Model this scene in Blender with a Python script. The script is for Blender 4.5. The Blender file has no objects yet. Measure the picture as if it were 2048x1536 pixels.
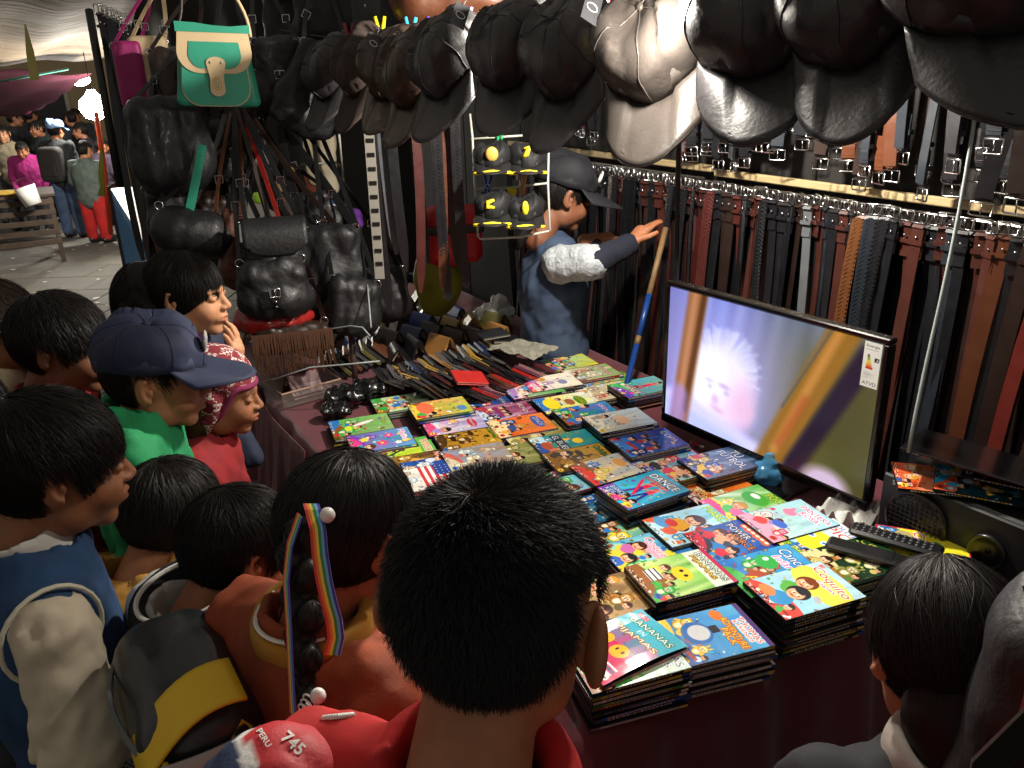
import bpy, math, random
import numpy as np
from mathutils import Vector, Matrix, Euler
rnd = random.Random(7); R = np.random.RandomState(11)
sc = bpy.context.scene
COL = sc.collection
# ---------------------------------------------------------------- camera, light, exposure
CAM = np.array([0, 0, 1.8]); PITCH = math.radians(21.2); ROLL = math.radians(-1.6); FPX = 1650.0
_c, _s = math.cos(PITCH), math.sin(PITCH)
FW = np.array([0, _c, -_s]); _U = np.array([0, _s, _c]); _X = np.array([1., 0, 0])
RT = math.cos(ROLL)*_X + math.sin(ROLL)*_U
UP = -math.sin(ROLL)*_X + math.cos(ROLL)*_U
cd = bpy.data.cameras.new('camera'); cam = bpy.data.objects.new('camera', cd); COL.objects.link(cam)
cam.matrix_world = Matrix(((RT[0], UP[0], -FW[0], CAM[0]), (RT[1], UP[1], -FW[1], CAM[1]), (RT[2], UP[2], -FW[2], CAM[2]), (0, 0, 0, 1)))
cd.sensor_width = 36; cd.lens = 36*FPX/2048; cd.clip_start = .05; cd.clip_end = 300
sc.camera = cam
w = bpy.data.worlds.new('World'); sc.world = w; w.use_nodes = True
bg = w.node_tree.nodes['Background']; bg.inputs[0].default_value = (1.0, .90, .78, 1); bg.inputs[1].default_value = .17
sc.view_settings.view_transform = 'Standard'; sc.view_settings.look = 'None'
sc.view_settings.exposure = 0.5; sc.view_settings.gamma = 1
try: sc.view_settings.use_curve_mapping = False
except Exception: pass
LAMP = (.40, 2.16, 2.04)
def D(px, py): return FW + (px-1024)/FPX*RT + (768-py)/FPX*UP
def pz(px, py, z):
    d = D(px, py); return CAM + d*((z-CAM[2])/d[2])
def pd(px, py, depth): return CAM + D(px, py)*depth
def lerp(a, b, t): return np.asarray(a)*(1-t)+np.asarray(b)*t
def ground_z(y): return -0.025*max(0, y-2.5)
# table frame: u across the table, v away from the children
TO = np.array([.09, 1.10]); UA = np.array([.866, .50]); VA = np.array([-.50, .866]); TZ = .72
def tp(u, v, z=TZ): q = TO+UA*u+VA*v; return np.array([q[0], q[1], z])

# ---------------------------------------------------------------- materials
def srgb(h):
    if isinstance(h, str):
        h = h.lstrip('#'); c = [int(h[i:i+2], 16)/255 for i in (0, 2, 4)]
    else: c = list(h[:3])
    return tuple((x/12.92 if x <= .04045 else ((x+.055)/1.055)**2.4) for x in c)
MATS = {}
def mat(name, color, rough=.6, metal=0, bump=0, bscale=60, var=0, vscale=8, sheen=0, spec=.5, coat=0, emit=None, es=0, alpha=None, attr=None, trans=0, bdist=.002, stretch=None, sss=0, col2=None):
    if name in MATS: return MATS[name]
    m = bpy.data.materials.new(name); m.use_nodes = True; nt = m.node_tree; b = nt.nodes['Principled BSDF']
    c = srgb(color) if isinstance(color, str) else color
    b.inputs['Base Color'].default_value = (*c, 1); b.inputs['Roughness'].default_value = rough; b.inputs['Metallic'].default_value = metal
    b.inputs['Specular IOR Level'].default_value = spec
    if sheen: b.inputs['Sheen Weight'].default_value = sheen
    if coat: b.inputs['Coat Weight'].default_value = coat; b.inputs['Coat Roughness'].default_value = .12
    if trans: b.inputs['Transmission Weight'].default_value = trans
    if sss: b.inputs['Subsurface Weight'].default_value = sss; b.inputs['Subsurface Radius'].default_value = (.012, .005, .003)
    if alpha is not None: b.inputs['Alpha'].default_value = alpha
    if emit: b.inputs['Emission Color'].default_value = (*srgb(emit), 1); b.inputs['Emission Strength'].default_value = es
    tc = nt.nodes.new('ShaderNodeTexCoord'); mp = nt.nodes.new('ShaderNodeMapping'); nt.links.new(tc.outputs['Object'], mp.inputs[0])
    if stretch: mp.inputs['Scale'].default_value = stretch
    src = None
    if attr:
        at = nt.nodes.new('ShaderNodeAttribute'); at.attribute_name = attr
        mx = nt.nodes.new('ShaderNodeMix'); mx.data_type = 'RGBA'; mx.blend_type = 'MULTIPLY'; mx.inputs[0].default_value = 1
        mx.inputs[6].default_value = (*c, 1); nt.links.new(at.outputs['Color'], mx.inputs[7]); src = mx.outputs[2]
    if var:
        n = nt.nodes.new('ShaderNodeTexNoise'); n.inputs['Scale'].default_value = vscale; n.inputs['Detail'].default_value = 5
        nt.links.new(mp.outputs[0], n.inputs[0])
        rmp = nt.nodes.new('ShaderNodeValToRGB'); rmp.color_ramp.elements[0].position = .3; rmp.color_ramp.elements[1].position = .7
        k = 1-var; rmp.color_ramp.elements[0].color = (k, k, k, 1); rmp.color_ramp.elements[1].color = (1, 1, 1, 1)
        if col2:
            c2 = srgb(col2); rmp.color_ramp.elements[0].color = (*[a/max(b_, 1e-3) for a, b_ in zip(c2, c)], 1)
        nt.links.new(n.outputs[0], rmp.inputs[0])
        mx = nt.nodes.new('ShaderNodeMix'); mx.data_type = 'RGBA'; mx.blend_type = 'MULTIPLY'; mx.inputs[0].default_value = 1
        if src: nt.links.new(src, mx.inputs[6])
        else: mx.inputs[6].default_value = (*c, 1)
        nt.links.new(rmp.outputs[0], mx.inputs[7]); src = mx.outputs[2]
        rr = nt.nodes.new('ShaderNodeMapRange'); rr.inputs[3].default_value = max(0, rough-.12); rr.inputs[4].default_value = min(1, rough+.12)
        nt.links.new(n.outputs[0], rr.inputs[0]); nt.links.new(rr.outputs[0], b.inputs['Roughness'])
    if src: nt.links.new(src, b.inputs['Base Color'])
    if bump:
        n = nt.nodes.new('ShaderNodeTexNoise'); n.inputs['Scale'].default_value = bscale; n.inputs['Detail'].default_value = 4
        nt.links.new(mp.outputs[0], n.inputs[0]); bu = nt.nodes.new('ShaderNodeBump'); bu.inputs['Strength'].default_value = bump
        bu.inputs['Distance'].default_value = bdist
        nt.links.new(n.outputs[0], bu.inputs['Height']); nt.links.new(bu.outputs[0], b.inputs['Normal'])
    MATS[name] = m; return m
def mat_img(name, arr, rough=.3, emis=0, bump=0, coat=0):
    """flat print: a picture computed in this script, arr HxWx3 in sRGB 0..1, row 0 at the top"""
    h, w_ = arr.shape[:2]
    im = bpy.data.images.new(name, w_, h); px = np.ones((h, w_, 4), np.float32); px[..., :3] = np.clip(arr[::-1], 0, 1)
    im.pixels.foreach_set(px.ravel()); im.update(); im.pack()
    m = bpy.data.materials.new(name); m.use_nodes = True; nt = m.node_tree; b = nt.nodes['Principled BSDF']
    t = nt.nodes.new('ShaderNodeTexImage'); t.image = im; t.interpolation = 'Cubic'; t.extension = 'EXTEND'
    if emis:
        nt.links.new(t.outputs[0], b.inputs['Emission Color']); b.inputs['Emission Strength'].default_value = emis
        b.inputs['Base Color'].default_value = (.01, .01, .01, 1)
    else: nt.links.new(t.outputs[0], b.inputs['Base Color'])
    b.inputs['Roughness'].default_value = rough
    if coat: b.inputs['Coat Weight'].default_value = coat; b.inputs['Coat Roughness'].default_value = .08
    if bump:
        n = nt.nodes.new('ShaderNodeTexNoise'); n.inputs['Scale'].default_value = 12
        tc = nt.nodes.new('ShaderNodeTexCoord'); nt.links.new(tc.outputs['Object'], n.inputs[0])
        bu = nt.nodes.new('ShaderNodeBump'); bu.inputs['Strength'].default_value = bump; bu.inputs['Distance'].default_value = .01
        nt.links.new(n.outputs[0], bu.inputs['Height']); nt.links.new(bu.outputs[0], b.inputs['Normal'])
    return m

# ---------------------------------------------------------------- mesh helpers
class MB:
    """collects quads, boxes, tubes into ONE mesh"""
    def __init__(s): s.v = []; s.f = []; s.m = []; s.uv = []
    def add(s, V, F, m=0):
        o = len(s.v); s.v += [tuple(map(float, q)) for q in V]; s.f += [tuple(i+o for i in f) for f in F]; s.m += [m]*len(F); return s
    def box(s, c, size, rot=None, m=0, bev=0):
        hx, hy, hz = [q/2 for q in size]; V = []
        if bev:   # chamfered box, 24 vertices
            import itertools
            F = []; idx = {}
            b = min(bev, hx*.9, hy*.9, hz*.9)
            for sx, sy, sz in itertools.product((-1, 1), repeat=3):
                for k, p in enumerate(((sx*hx, sy*(hy-b), sz*(hz-b)), (sx*(hx-b), sy*hy, sz*(hz-b)), (sx*(hx-b), sy*(hy-b), sz*hz))):
                    idx[(sx, sy, sz, k)] = len(V); V.append(p)
            def fx(l, n):
                a, b_, c_ = (np.array(V[i]) for i in l[:3])
                if np.dot(np.cross(b_-a, c_-b_), n) < 0: l = l[::-1]
                F.append(tuple(l))
            for k in range(3):
                for q in (-1, 1):
                    o = [i for i in range(3) if i != k]; l = []
                    for a, b_ in ((-1, -1), (1, -1), (1, 1), (-1, 1)):
                        t = [0, 0, 0]; t[k] = q; t[o[0]] = a; t[o[1]] = b_; l.append(idx[(*t, k)])
                    n = np.zeros(3); n[k] = q; fx(l, n)
            for k in range(3):
                o = [i for i in range(3) if i != k]
                for a, b_ in ((-1, -1), (1, -1), (1, 1), (-1, 1)):
                    l = []
                    for q in (-1, 1):
                        t = [0, 0, 0]; t[k] = q; t[o[0]] = a; t[o[1]] = b_
                        l += [idx[(*t, o[0])], idx[(*t, o[1])]] if q == -1 else [idx[(*t, o[1])], idx[(*t, o[0])]]
                    n = np.zeros(3); n[o[0]] = a; n[o[1]] = b_; fx(l, n)
            for sx, sy, sz in itertools.product((-1, 1), repeat=3): fx([idx[(sx, sy, sz, k)] for k in range(3)], np.array([sx, sy, sz]))
        else:
            V = [(x, y, z) for x in (-hx, hx) for y in (-hy, hy) for z in (-hz, hz)]
            F = [(0, 1, 3, 2), (4, 6, 7, 5), (0, 4, 5, 1), (2, 3, 7, 6), (0, 2, 6, 4), (1, 5, 7, 3)]
        V = np.array(V)
        if rot is not None: V = V @ np.array(rot).T
        return s.add(V+np.array(c), F, m)
    def tube(s, pts, r, n=8, m=0, closed=False, cap=True):
        P = [np.array(p, float) for p in pts]; N = len(P); rr = r if hasattr(r, '__len__') else [r]*N
        V = []; up = np.array([0, 0, 1.]); prev = None
        for i in range(N):
            t = P[(i+1) % N]-P[i-1] if closed else P[min(i+1, N-1)]-P[max(i-1, 0)]
            t = t/(np.linalg.norm(t)+1e-12)
            a = np.cross(t, up) if prev is None else prev-t*np.dot(prev, t)
            if np.linalg.norm(a) < 1e-4: a = np.cross(t, np.array([1., .3, 0]))
            a /= np.linalg.norm(a); prev = a; b = np.cross(t, a)
            for k in range(n):
                an = 2*math.pi*k/n; V.append(P[i]+rr[i]*(math.cos(an)*a+math.sin(an)*b))
        F = []
        for i in range(N if closed else N-1):
            j = (i+1) % N
            for k in range(n): F.append((i*n+k, i*n+(k+1) % n, j*n+(k+1) % n, j*n+k))
        if cap and not closed: F.append(tuple(range(n-1, -1, -1))); F.append(tuple((N-1)*n+k for k in range(n)))
        return s.add(V, F, m)
    def ribbon(s, pts, side, w, t=.003, m=0):
        """flat strap along pts, width along side"""
        P = [np.array(p, float) for p in pts]; N = len(P); V = []
        sd = [np.array(q, float) for q in side] if hasattr(side[0], '__len__') else [np.array(side, float)]*N
        ww = w if hasattr(w, '__len__') else [w]*N
        for i in range(N):
            tg = P[min(i+1, N-1)]-P[max(i-1, 0)]; tg /= np.linalg.norm(tg)+1e-12
            a = sd[i]-tg*np.dot(sd[i], tg); a /= np.linalg.norm(a)+1e-12; nn = np.cross(tg, a)
            for q, k in ((-1, -1), (1, -1), (1, 1), (-1, 1)): V.append(P[i]+a*q*ww[i]/2+nn*k*t/2)
        F = [(3, 2, 1, 0), tuple((N-1)*4+k for k in range(4))]
        for i in range(N-1):
            for k in range(4): F.append((i*4+k, i*4+(k+1) % 4, (i+1)*4+(k+1) % 4, (i+1)*4+k))
        return s.add(V, F, m)
    def lathe(s, prof, c=(0, 0, 0), n=20, m=0, rot=None, cap=True):
        V = []; K = len(prof)
        for (r, z) in prof:
            for k in range(n): a = 2*math.pi*k/n; V.append((r*math.cos(a), r*math.sin(a), z))
        F = [(i*n+k, i*n+(k+1) % n, (i+1)*n+(k+1) % n, (i+1)*n+k) for i in range(K-1) for k in range(n)]
        if cap: F += [tuple(range(n-1, -1, -1)), tuple((K-1)*n+k for k in range(n))]
        V = np.array(V)
        if rot is not None: V = V @ np.array(rot).T
        return s.add(V+np.array(c), F, m)
    def grid(s, fn, nu, nv, m=0, thick=0):
        """sheet fn(a,b) a,b in 0..1"""
        P = np.array([[fn(i/nu, j/nv) for j in range(nv+1)] for i in range(nu+1)], float)
        F = [(i*(nv+1)+j, (i+1)*(nv+1)+j, (i+1)*(nv+1)+j+1, i*(nv+1)+j+1) for i in range(nu) for j in range(nv)]
        V = P.reshape(-1, 3)
        if thick:
            du = np.gradient(P, axis=0); dv = np.gradient(P, axis=1); nn = np.cross(du, dv).reshape(-1, 3)
            nn /= np.linalg.norm(nn, axis=1, keepdims=True)+1e-12; o = len(V); V2 = V-nn*thick
            F2 = [tuple(reversed([q+o for q in f])) for f in F]
            bd = [i*(nv+1) for i in range(nu+1)]+[nu*(nv+1)+j for j in range(1, nv+1)]+[i*(nv+1)+nv for i in range(nu-1, -1, -1)]+[j for j in range(nv-1, 0, -1)]
            F3 = [(bd[(k+1) % len(bd)], bd[k], bd[k]+o, bd[(k+1) % len(bd)]+o) for k in range(len(bd))]
            return s.add(np.vstack([V, V2]), F+F2+F3, m)
        return s.add(V, F, m)
    def ell(s, c, r, n=16, k=10, m=0, rot=None):
        prof = [(math.sin(math.pi*i/k), -math.cos(math.pi*i/k)) for i in range(k+1)]
        prof[0] = (1e-4, -1); prof[-1] = (1e-4, 1)
        V = np.array([(a*math.cos(2*math.pi*j/n), a*math.sin(2*math.pi*j/n), z) for a, z in prof for j in range(n)])*np.array(r)
        F = [(i*n+j, i*n+(j+1) % n, (i+1)*n+(j+1) % n, (i+1)*n+j) for i in range(k) for j in range(n)]
        if rot is not None: V = V @ np.array(rot).T
        return s.add(V+np.array(c), F, m)
    def obj(s, name, mats, parent=None, smooth=False, **kw):
        me = bpy.data.meshes.new(name); me.from_pydata(s.v, [], s.f)
        for q in (mats if isinstance(mats, (list, tuple)) else [mats]): me.materials.append(q)
        if any(s.m): me.polygons.foreach_set('material_index', s.m)
        if smooth: me.polygons.foreach_set('use_smooth', [True]*len(s.f))
        me.update(); return link(name, me, parent, **kw)
def link(name, data, parent=None, loc=None, rot=None, label=None, cat=None, group=None, kind=None):
    o = bpy.data.objects.new(name, data); COL.objects.link(o); o.parent = parent
    if loc is not None: o.location = [float(q) for q in loc]
    if rot is not None: o.rotation_euler = rot
    tag(o, label, cat, group, kind); return o
def tag(o, label=None, cat=None, group=None, kind=None):
    if label: o['label'] = label
    if cat: o['category'] = cat
    if group: o['group'] = group
    if kind: o['kind'] = kind
def thing(name, label, cat, loc=(0, 0, 0), rot=(0, 0, 0), group=None): return link(name, None, None, loc, rot, label, cat, group)
def copy_tree(o, parent=None):
    c = o.copy(); COL.objects.link(c); c.parent = parent
    for k in [q for q in bpy.data.objects if q.parent == o]: copy_tree(k, c)
    return c
def setmat(o, m):
    o.material_slots[0].link = 'OBJECT'; o.material_slots[0].material = m
def ordn(n): return ['zeroth', 'first', 'second', 'third', 'fourth', 'fifth', 'sixth', 'seventh', 'eighth', 'ninth', 'tenth', 'eleventh', 'twelfth', 'thirteenth'][n] if n < 14 else '%dth' % n if n % 10 not in (1, 2, 3) or n < 20 else '%d%s' % (n, {1: 'st', 2: 'nd', 3: 'rd'}[n % 10])
def Rz(a): c, s = math.cos(a), math.sin(a); return np.array([[c, -s, 0], [s, c, 0], [0, 0, 1.]])
def Rx(a): c, s = math.cos(a), math.sin(a); return np.array([[1, 0, 0], [0, c, -s], [0, s, c]])
def Ry(a): c, s = math.cos(a), math.sin(a); return np.array([[c, 0, s], [0, 1., 0], [-s, 0, c]])

# ---------------------------------------------------------------- implicit surfaces (smooth unions) meshed with surface nets
def sm(a, b, k): h = np.clip(.5+.5*(b-a)/k, 0, 1); return b*(1-h)+a*h-k*h*(1-h)
def smax(a, b, k): return -sm(-a, -b, k)
def s_ell(P, c, r, rot=None):
    q = P-np.asarray(c, np.float32)
    if rot is not None: q = q @ np.asarray(rot, np.float32)
    r = np.asarray(r, np.float32); k0 = np.linalg.norm(q/r, axis=-1); k1 = np.linalg.norm(q/(r*r), axis=-1)+1e-9
    return k0*(k0-1)/k1
def s_cap(P, a, b, ra, rb, flat=None):
    a = np.asarray(a, np.float32); b = np.asarray(b, np.float32); d = b-a; t = np.clip((P-a) @ d/(d @ d+1e-9), 0, 1)
    q = P-a-t[..., None]*d
    if flat is not None: q = q*np.asarray(flat, np.float32)
    return np.linalg.norm(q, axis=-1)-(ra+(rb-ra)*t)
def s_box(P, c, h, r, rot=None):
    q = P-np.asarray(c, np.float32)
    if rot is not None: q = q @ np.asarray(rot, np.float32)
    q = np.abs(q)-(np.asarray(h, np.float32)-r)
    return np.linalg.norm(np.maximum(q, 0), axis=-1)+np.minimum(q.max(-1), 0)-r
def nets(f, lo, hi, h):
    lo = np.array(lo, np.float32); n = np.ceil((np.array(hi)-lo)/h).astype(int)+1
    ax = [lo[i]+h*np.arange(n[i], dtype=np.float32) for i in range(3)]
    P = np.stack(np.meshgrid(*ax, indexing='ij'), -1)
    d = f(P).astype(np.float32)
    d[0], d[-1], d[:, 0], d[:, -1], d[:, :, 0], d[:, :, -1] = (np.maximum(x, h*.3) for x in (d[0], d[-1], d[:, 0], d[:, -1], d[:, :, 0], d[:, :, -1]))
    s = d < 0; nc = n-1
    acc = np.zeros((*nc, 3), np.float32); cnt = np.zeros(nc, np.float32)
    import itertools
    for a in range(3):
        o = [i for i in range(3) if i != a]
        for b0, b1 in itertools.product((0, 1), repeat=2):
            sl0 = [None]*3; sl1 = [None]*3
            sl0[a] = slice(0, nc[a]); sl1[a] = slice(1, nc[a]+1)
            for q, bb in zip(o, (b0, b1)): sl0[q] = slice(bb, nc[q]+bb); sl1[q] = slice(bb, nc[q]+bb)
            d0, d1 = d[tuple(sl0)], d[tuple(sl1)]; x = (d0 < 0) != (d1 < 0)
            t = np.where(x, d0/(d0-d1+1e-12), 0)
            acc[..., a] += np.where(x, t, 0); acc[..., o[0]] += x*b0; acc[..., o[1]] += x*b1; cnt += x
    act = cnt > 0; idx = -np.ones(nc, int); ijk = np.argwhere(act); idx[act] = np.arange(len(ijk))
    V = lo+h*(ijk+acc[act]/cnt[act][:, None])
    F = []
    for a in range(3):
        o1, o2 = (a+1) % 3, (a+2) % 3
        sl0 = [slice(None)]*3; sl1 = [slice(None)]*3; sl0[a] = slice(0, n[a]-1); sl1[a] = slice(1, n[a])
        s0, s1 = s[tuple(sl0)], s[tuple(sl1)]; E = np.argwhere(s0 != s1)
        E = E[(E[:, o1] > 0) & (E[:, o1] < nc[o1]) & (E[:, o2] > 0) & (E[:, o2] < nc[o2])]
        if not len(E): continue
        fl = s0[tuple(E.T)]
        def g(i, j): q = E.copy(); q[:, o1] -= i; q[:, o2] -= j; return idx[tuple(q.T)]
        Q = np.stack([g(0, 0), g(1, 0), g(1, 1), g(0, 1)], 1); Q[~fl] = Q[~fl][:, ::-1]
        F.append(Q)
    return V, np.concatenate(F)
def raw_mesh(name, V, F, mats, cols=None, smooth=True):
    me = bpy.data.meshes.new(name); nv, nf, k = len(V), len(F), F.shape[1]
    me.vertices.add(nv); me.vertices.foreach_set('co', np.asarray(V, np.float32).ravel())
    me.loops.add(nf*k); me.loops.foreach_set('vertex_index', F.astype(np.int32).ravel())
    me.polygons.add(nf); me.polygons.foreach_set('loop_start', np.arange(0, nf*k, k, dtype=np.int32))
    if smooth: me.polygons.foreach_set('use_smooth', np.ones(nf, bool))
    me.update(calc_edges=True); me.validate()
    for q in (mats if isinstance(mats, (list, tuple)) else [mats]): me.materials.append(q)
    if cols is not None:
        a = me.color_attributes.new('Col', 'FLOAT_COLOR', 'POINT'); c = np.ones((nv, 4), np.float32); c[:, :3] = cols; a.data.foreach_set('color', c.ravel())
    return me
def folds(P, amp, f, seed=0):
    """sharp creases between soft swells"""
    a = wob(P, 1.0, f, seed); b = wob(P, 1.0, f*1.7, seed+11)
    return amp*(.55-np.abs(a))+amp*.5*(.5-np.abs(b))
def surf(o):
    from mathutils.bvhtree import BVHTree
    bpy.context.view_layer.update(); me = o.data; M = o.matrix_world
    return BVHTree.FromPolygons([M @ v.co for v in me.vertices], [p.vertices[:] for p in me.polygons]), M.inverted()
def on_surface(o, pix, lift=.0015):
    """points of an object's own surface, in its own frame"""
    T, Mi = surf(o); out = []
    for px, py in pix:
        d = Vector(D(px, py)).normalized(); h = T.ray_cast(Vector(CAM), d); out.append(None if h[0] is None else np.array(Mi @ (h[0]-d*lift)))
    return out
def decal_text(o, txt, px, py, h, ang, name, m, bold=.02):
    V, F = text_tris(txt, 0, bold); c, s_ = math.cos(ang), math.sin(ang); V = V*h
    Q = on_surface(o, [(px+v[0]*c+v[1]*s_, py+v[0]*s_-v[1]*c) for v in V], .002)
    F = [tuple(t) for t in F if all(Q[i] is not None for i in t)]
    if not F: print('decal missed', txt); return
    g = MB(); g.add([q if q is not None else (0, 0, 0) for q in Q], F); return g.obj(name, m, o)
def wob(P, amp, f, seed=0):
    """folds and creases: sum of skewed waves"""
    r = np.random.RandomState(seed); o = np.zeros(P.shape[:-1], np.float32)
    for k in range(5):
        d = r.randn(3); d /= np.linalg.norm(d); fr = f*(1+.6*k); o += np.sin((P @ d.astype(np.float32))*fr+r.rand()*6+1.5*np.sin(P[..., k % 3]*f*.7+k))/(1+.5*k)
    return amp*o/2.4
# ---------------------------------------------------------------- flat print: a small rasteriser for covers, spines and the screen
_TX = {}
def text_tris(s, shear=0.0, bold=0.0):
    key = (s, shear, bold)
    if key in _TX: return _TX[key]
    cu = bpy.data.curves.new('t', 'FONT'); cu.body = s; cu.shear = shear; cu.offset = bold; cu.resolution_u = 3; cu.fill_mode = 'FRONT'
    o = bpy.data.objects.new('t', cu); me = o.to_mesh(); me.calc_loop_triangles()
    V = np.zeros(len(me.vertices)*3, np.float32); me.vertices.foreach_get('co', V); V = V.reshape(-1, 3)[:, :2].copy()
    T = np.zeros(len(me.loop_triangles)*3, np.int32); me.loop_triangles.foreach_get('vertices', T); T = T.reshape(-1, 3)
    o.to_mesh_clear(); bpy.data.objects.remove(o); bpy.data.curves.remove(cu)
    if len(V): V -= V.min(0); V /= max(V[:, 1].max(), 1e-6)
    _TX[key] = (V, T); return V, T
class Art:
    def __init__(s, w, h, c='#888888'):
        s.w, s.h = w, h; s.a = np.zeros((h, w, 3), np.float32); s.a[:] = s.c(c); s.Y, s.X = np.mgrid[0:h, 0:w].astype(np.float32)
        s.Y = (s.Y+.5)/h; s.X = (s.X+.5)/w; s.asp = h/w
    def c(s, c):
        if isinstance(c, str): c = c.lstrip('#'); return np.array([int(c[i:i+2], 16)/255 for i in (0, 2, 4)], np.float32)
        return np.array(c, np.float32)
    def put(s, M, c): M = np.clip(M, 0, 1)[..., None]; s.a = s.a*(1-M)+s.c(c)*M; return s
    def grad(s, c0, c1, ang=90): t = np.clip(.5+(s.X-.5)*math.cos(math.radians(ang))+(s.Y-.5)*math.sin(math.radians(ang)), 0, 1)[..., None]; s.a = s.c(c0)*(1-t)+s.c(c1)*t; return s
    def ell(s, x, y, rx, ry, c, rot=0, soft=None, al=1):
        dx = s.X-x; dy = (s.Y-y)*s.asp; cr, sr = math.cos(rot), math.sin(rot); a = dx*cr+dy*sr; b = -dx*sr+dy*cr
        d = np.sqrt((a/rx)**2+(b/ry)**2); e = soft or 1.5/(s.w*min(rx, ry)); return s.put(al*np.clip((1-d)/e+.5, 0, 1), c)
    def rect(s, x0, y0, x1, y1, c, al=1): return s.put(al*((s.X >= x0) & (s.X <= x1) & (s.Y >= y0) & (s.Y <= y1)), c)
    def line(s, x0, y0, x1, y1, w, c, soft=1.5, al=1):
        ax, ay = x1-x0, (y1-y0)*s.asp; t = np.clip(((s.X-x0)*ax+(s.Y-y0)*s.asp*ay)/(ax*ax+ay*ay+1e-9), 0, 1)
        d = np.hypot(s.X-x0-t*ax, (s.Y-y0)*s.asp-t*ay); return s.put(al*np.clip((w-d)*s.w/soft+.5, 0, 1), c)
    def blob(s, x, y, r, c, seed=0, sq=1.0):
        q = np.random.RandomState(seed); dx = s.X-x; dy = (s.Y-y)*s.asp/sq; an = np.arctan2(dy, dx); rr = r*(1+.22*np.sin(2*an+q.rand()*6)+.16*np.sin(3*an+q.rand()*6)+.1*np.sin(5*an+q.rand()*6))
        s.put(.55*np.clip((rr*1.1+.006-np.hypot(dx, dy))*s.w/1.5+.5, 0, 1), s.c(c)*.35)
        return s.put(np.clip((rr-np.hypot(dx, dy))*s.w/1.5+.5, 0, 1), c)
    def kid(s, x, y, r, skin='#e9b184', hair='#3a2013', shirt='#d04030', seed=0, body=True):
        if body: s.ell(x, y+r*1.75/s.asp, r*1.05, r*1.1, shirt); s.ell(x-r*.9, y+r*1.5/s.asp, r*.35, r*.6, shirt, .6)
        s.ell(x, y-r*.2/s.asp, r*1.14, r*1.08, s.c(hair)*.4); s.ell(x, y-r*.22/s.asp, r*1.08, r*1.02, hair); s.ell(x, y+r*.12/s.asp, r*.88, r*.86, s.c(skin)*.6); s.ell(x, y+r*.12/s.asp, r*.84, r*.82, skin); s.ell(x-r*.5, y+r*.4/s.asp, r*.2, r*.14, s.c(skin)*[1, .8, .8], 0, .9); s.ell(x+r*.5, y+r*.4/s.asp, r*.2, r*.14, s.c(skin)*[1, .8, .8], 0, .9); s.ell(x-r*.3, y-r*.7/s.asp, r*.35, r*.12, np.clip(s.c(hair)*1.3+.15, 0, 1), -.4, .9)
        s.ell(x-r*.2, y-r*.55/s.asp, r*.75, r*.35, hair, .2)
        for q in (-1, 1): s.ell(x+q*r*.33, y+r*.1/s.asp, r*.15, r*.19, '#ffffff'); s.ell(x+q*r*.33+.1*r, y+r*.12/s.asp, r*.08, r*.12, '#20140c')
        s.ell(x, y+r*.55/s.asp, r*.3, r*.1, '#a03028'); return s
    def critter(s, x, y, r, c, c2='#f4e8c8', seed=0):
        q = np.random.RandomState(seed); k = q.randint(3); s.ell(x, y+r*1.2/s.asp, r*.98, r*1.08, s.c(c)*.3); s.ell(x, y+r*1.2/s.asp, r*.9, r, c); s.ell(x, y+r*1.35/s.asp, r*.5, r*.62, c2)
        for e in (-1, 1):
            if k == 0: s.ell(x+e*r*.62, y-r*.62/s.asp, r*.33, r*.33, c)
            elif k == 1: s.ell(x+e*r*.4, y-r*1.1/s.asp, r*.2, r*.6, c, e*.25)
            else: s.line(x+e*r*.5, y-r*.5/s.asp, x+e*r*.75, y-r*1.15/s.asp, r*.16, c)
            s.ell(x+e*r*1.05, y+r*.9/s.asp, r*.26, r*.6, c, -e*.7)
        s.ell(x, y, r*1.02, r*.92, s.c(c)*.3); s.ell(x, y, r*.94, r*.84, c); s.ell(x-r*.25, y-r*.3/s.asp, r*.4, r*.25, np.clip(s.c(c)*1.25+.08, 0, 1), 0, .9)
        for e in (-1, 1): s.ell(x+e*r*.32, y-r*.1/s.asp, r*.22, r*.27, '#ffffff'); s.ell(x+e*r*.28, y-r*.06/s.asp, r*.1, r*.15, '#15120e')
        s.ell(x, y+r*.38/s.asp, r*.42, r*.26, c2); s.ell(x, y+r*.27/s.asp, r*.14, r*.09, '#2a1a14'); s.ell(x, y+r*.5/s.asp, r*.22, r*.06, '#a03028'); return s
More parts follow.
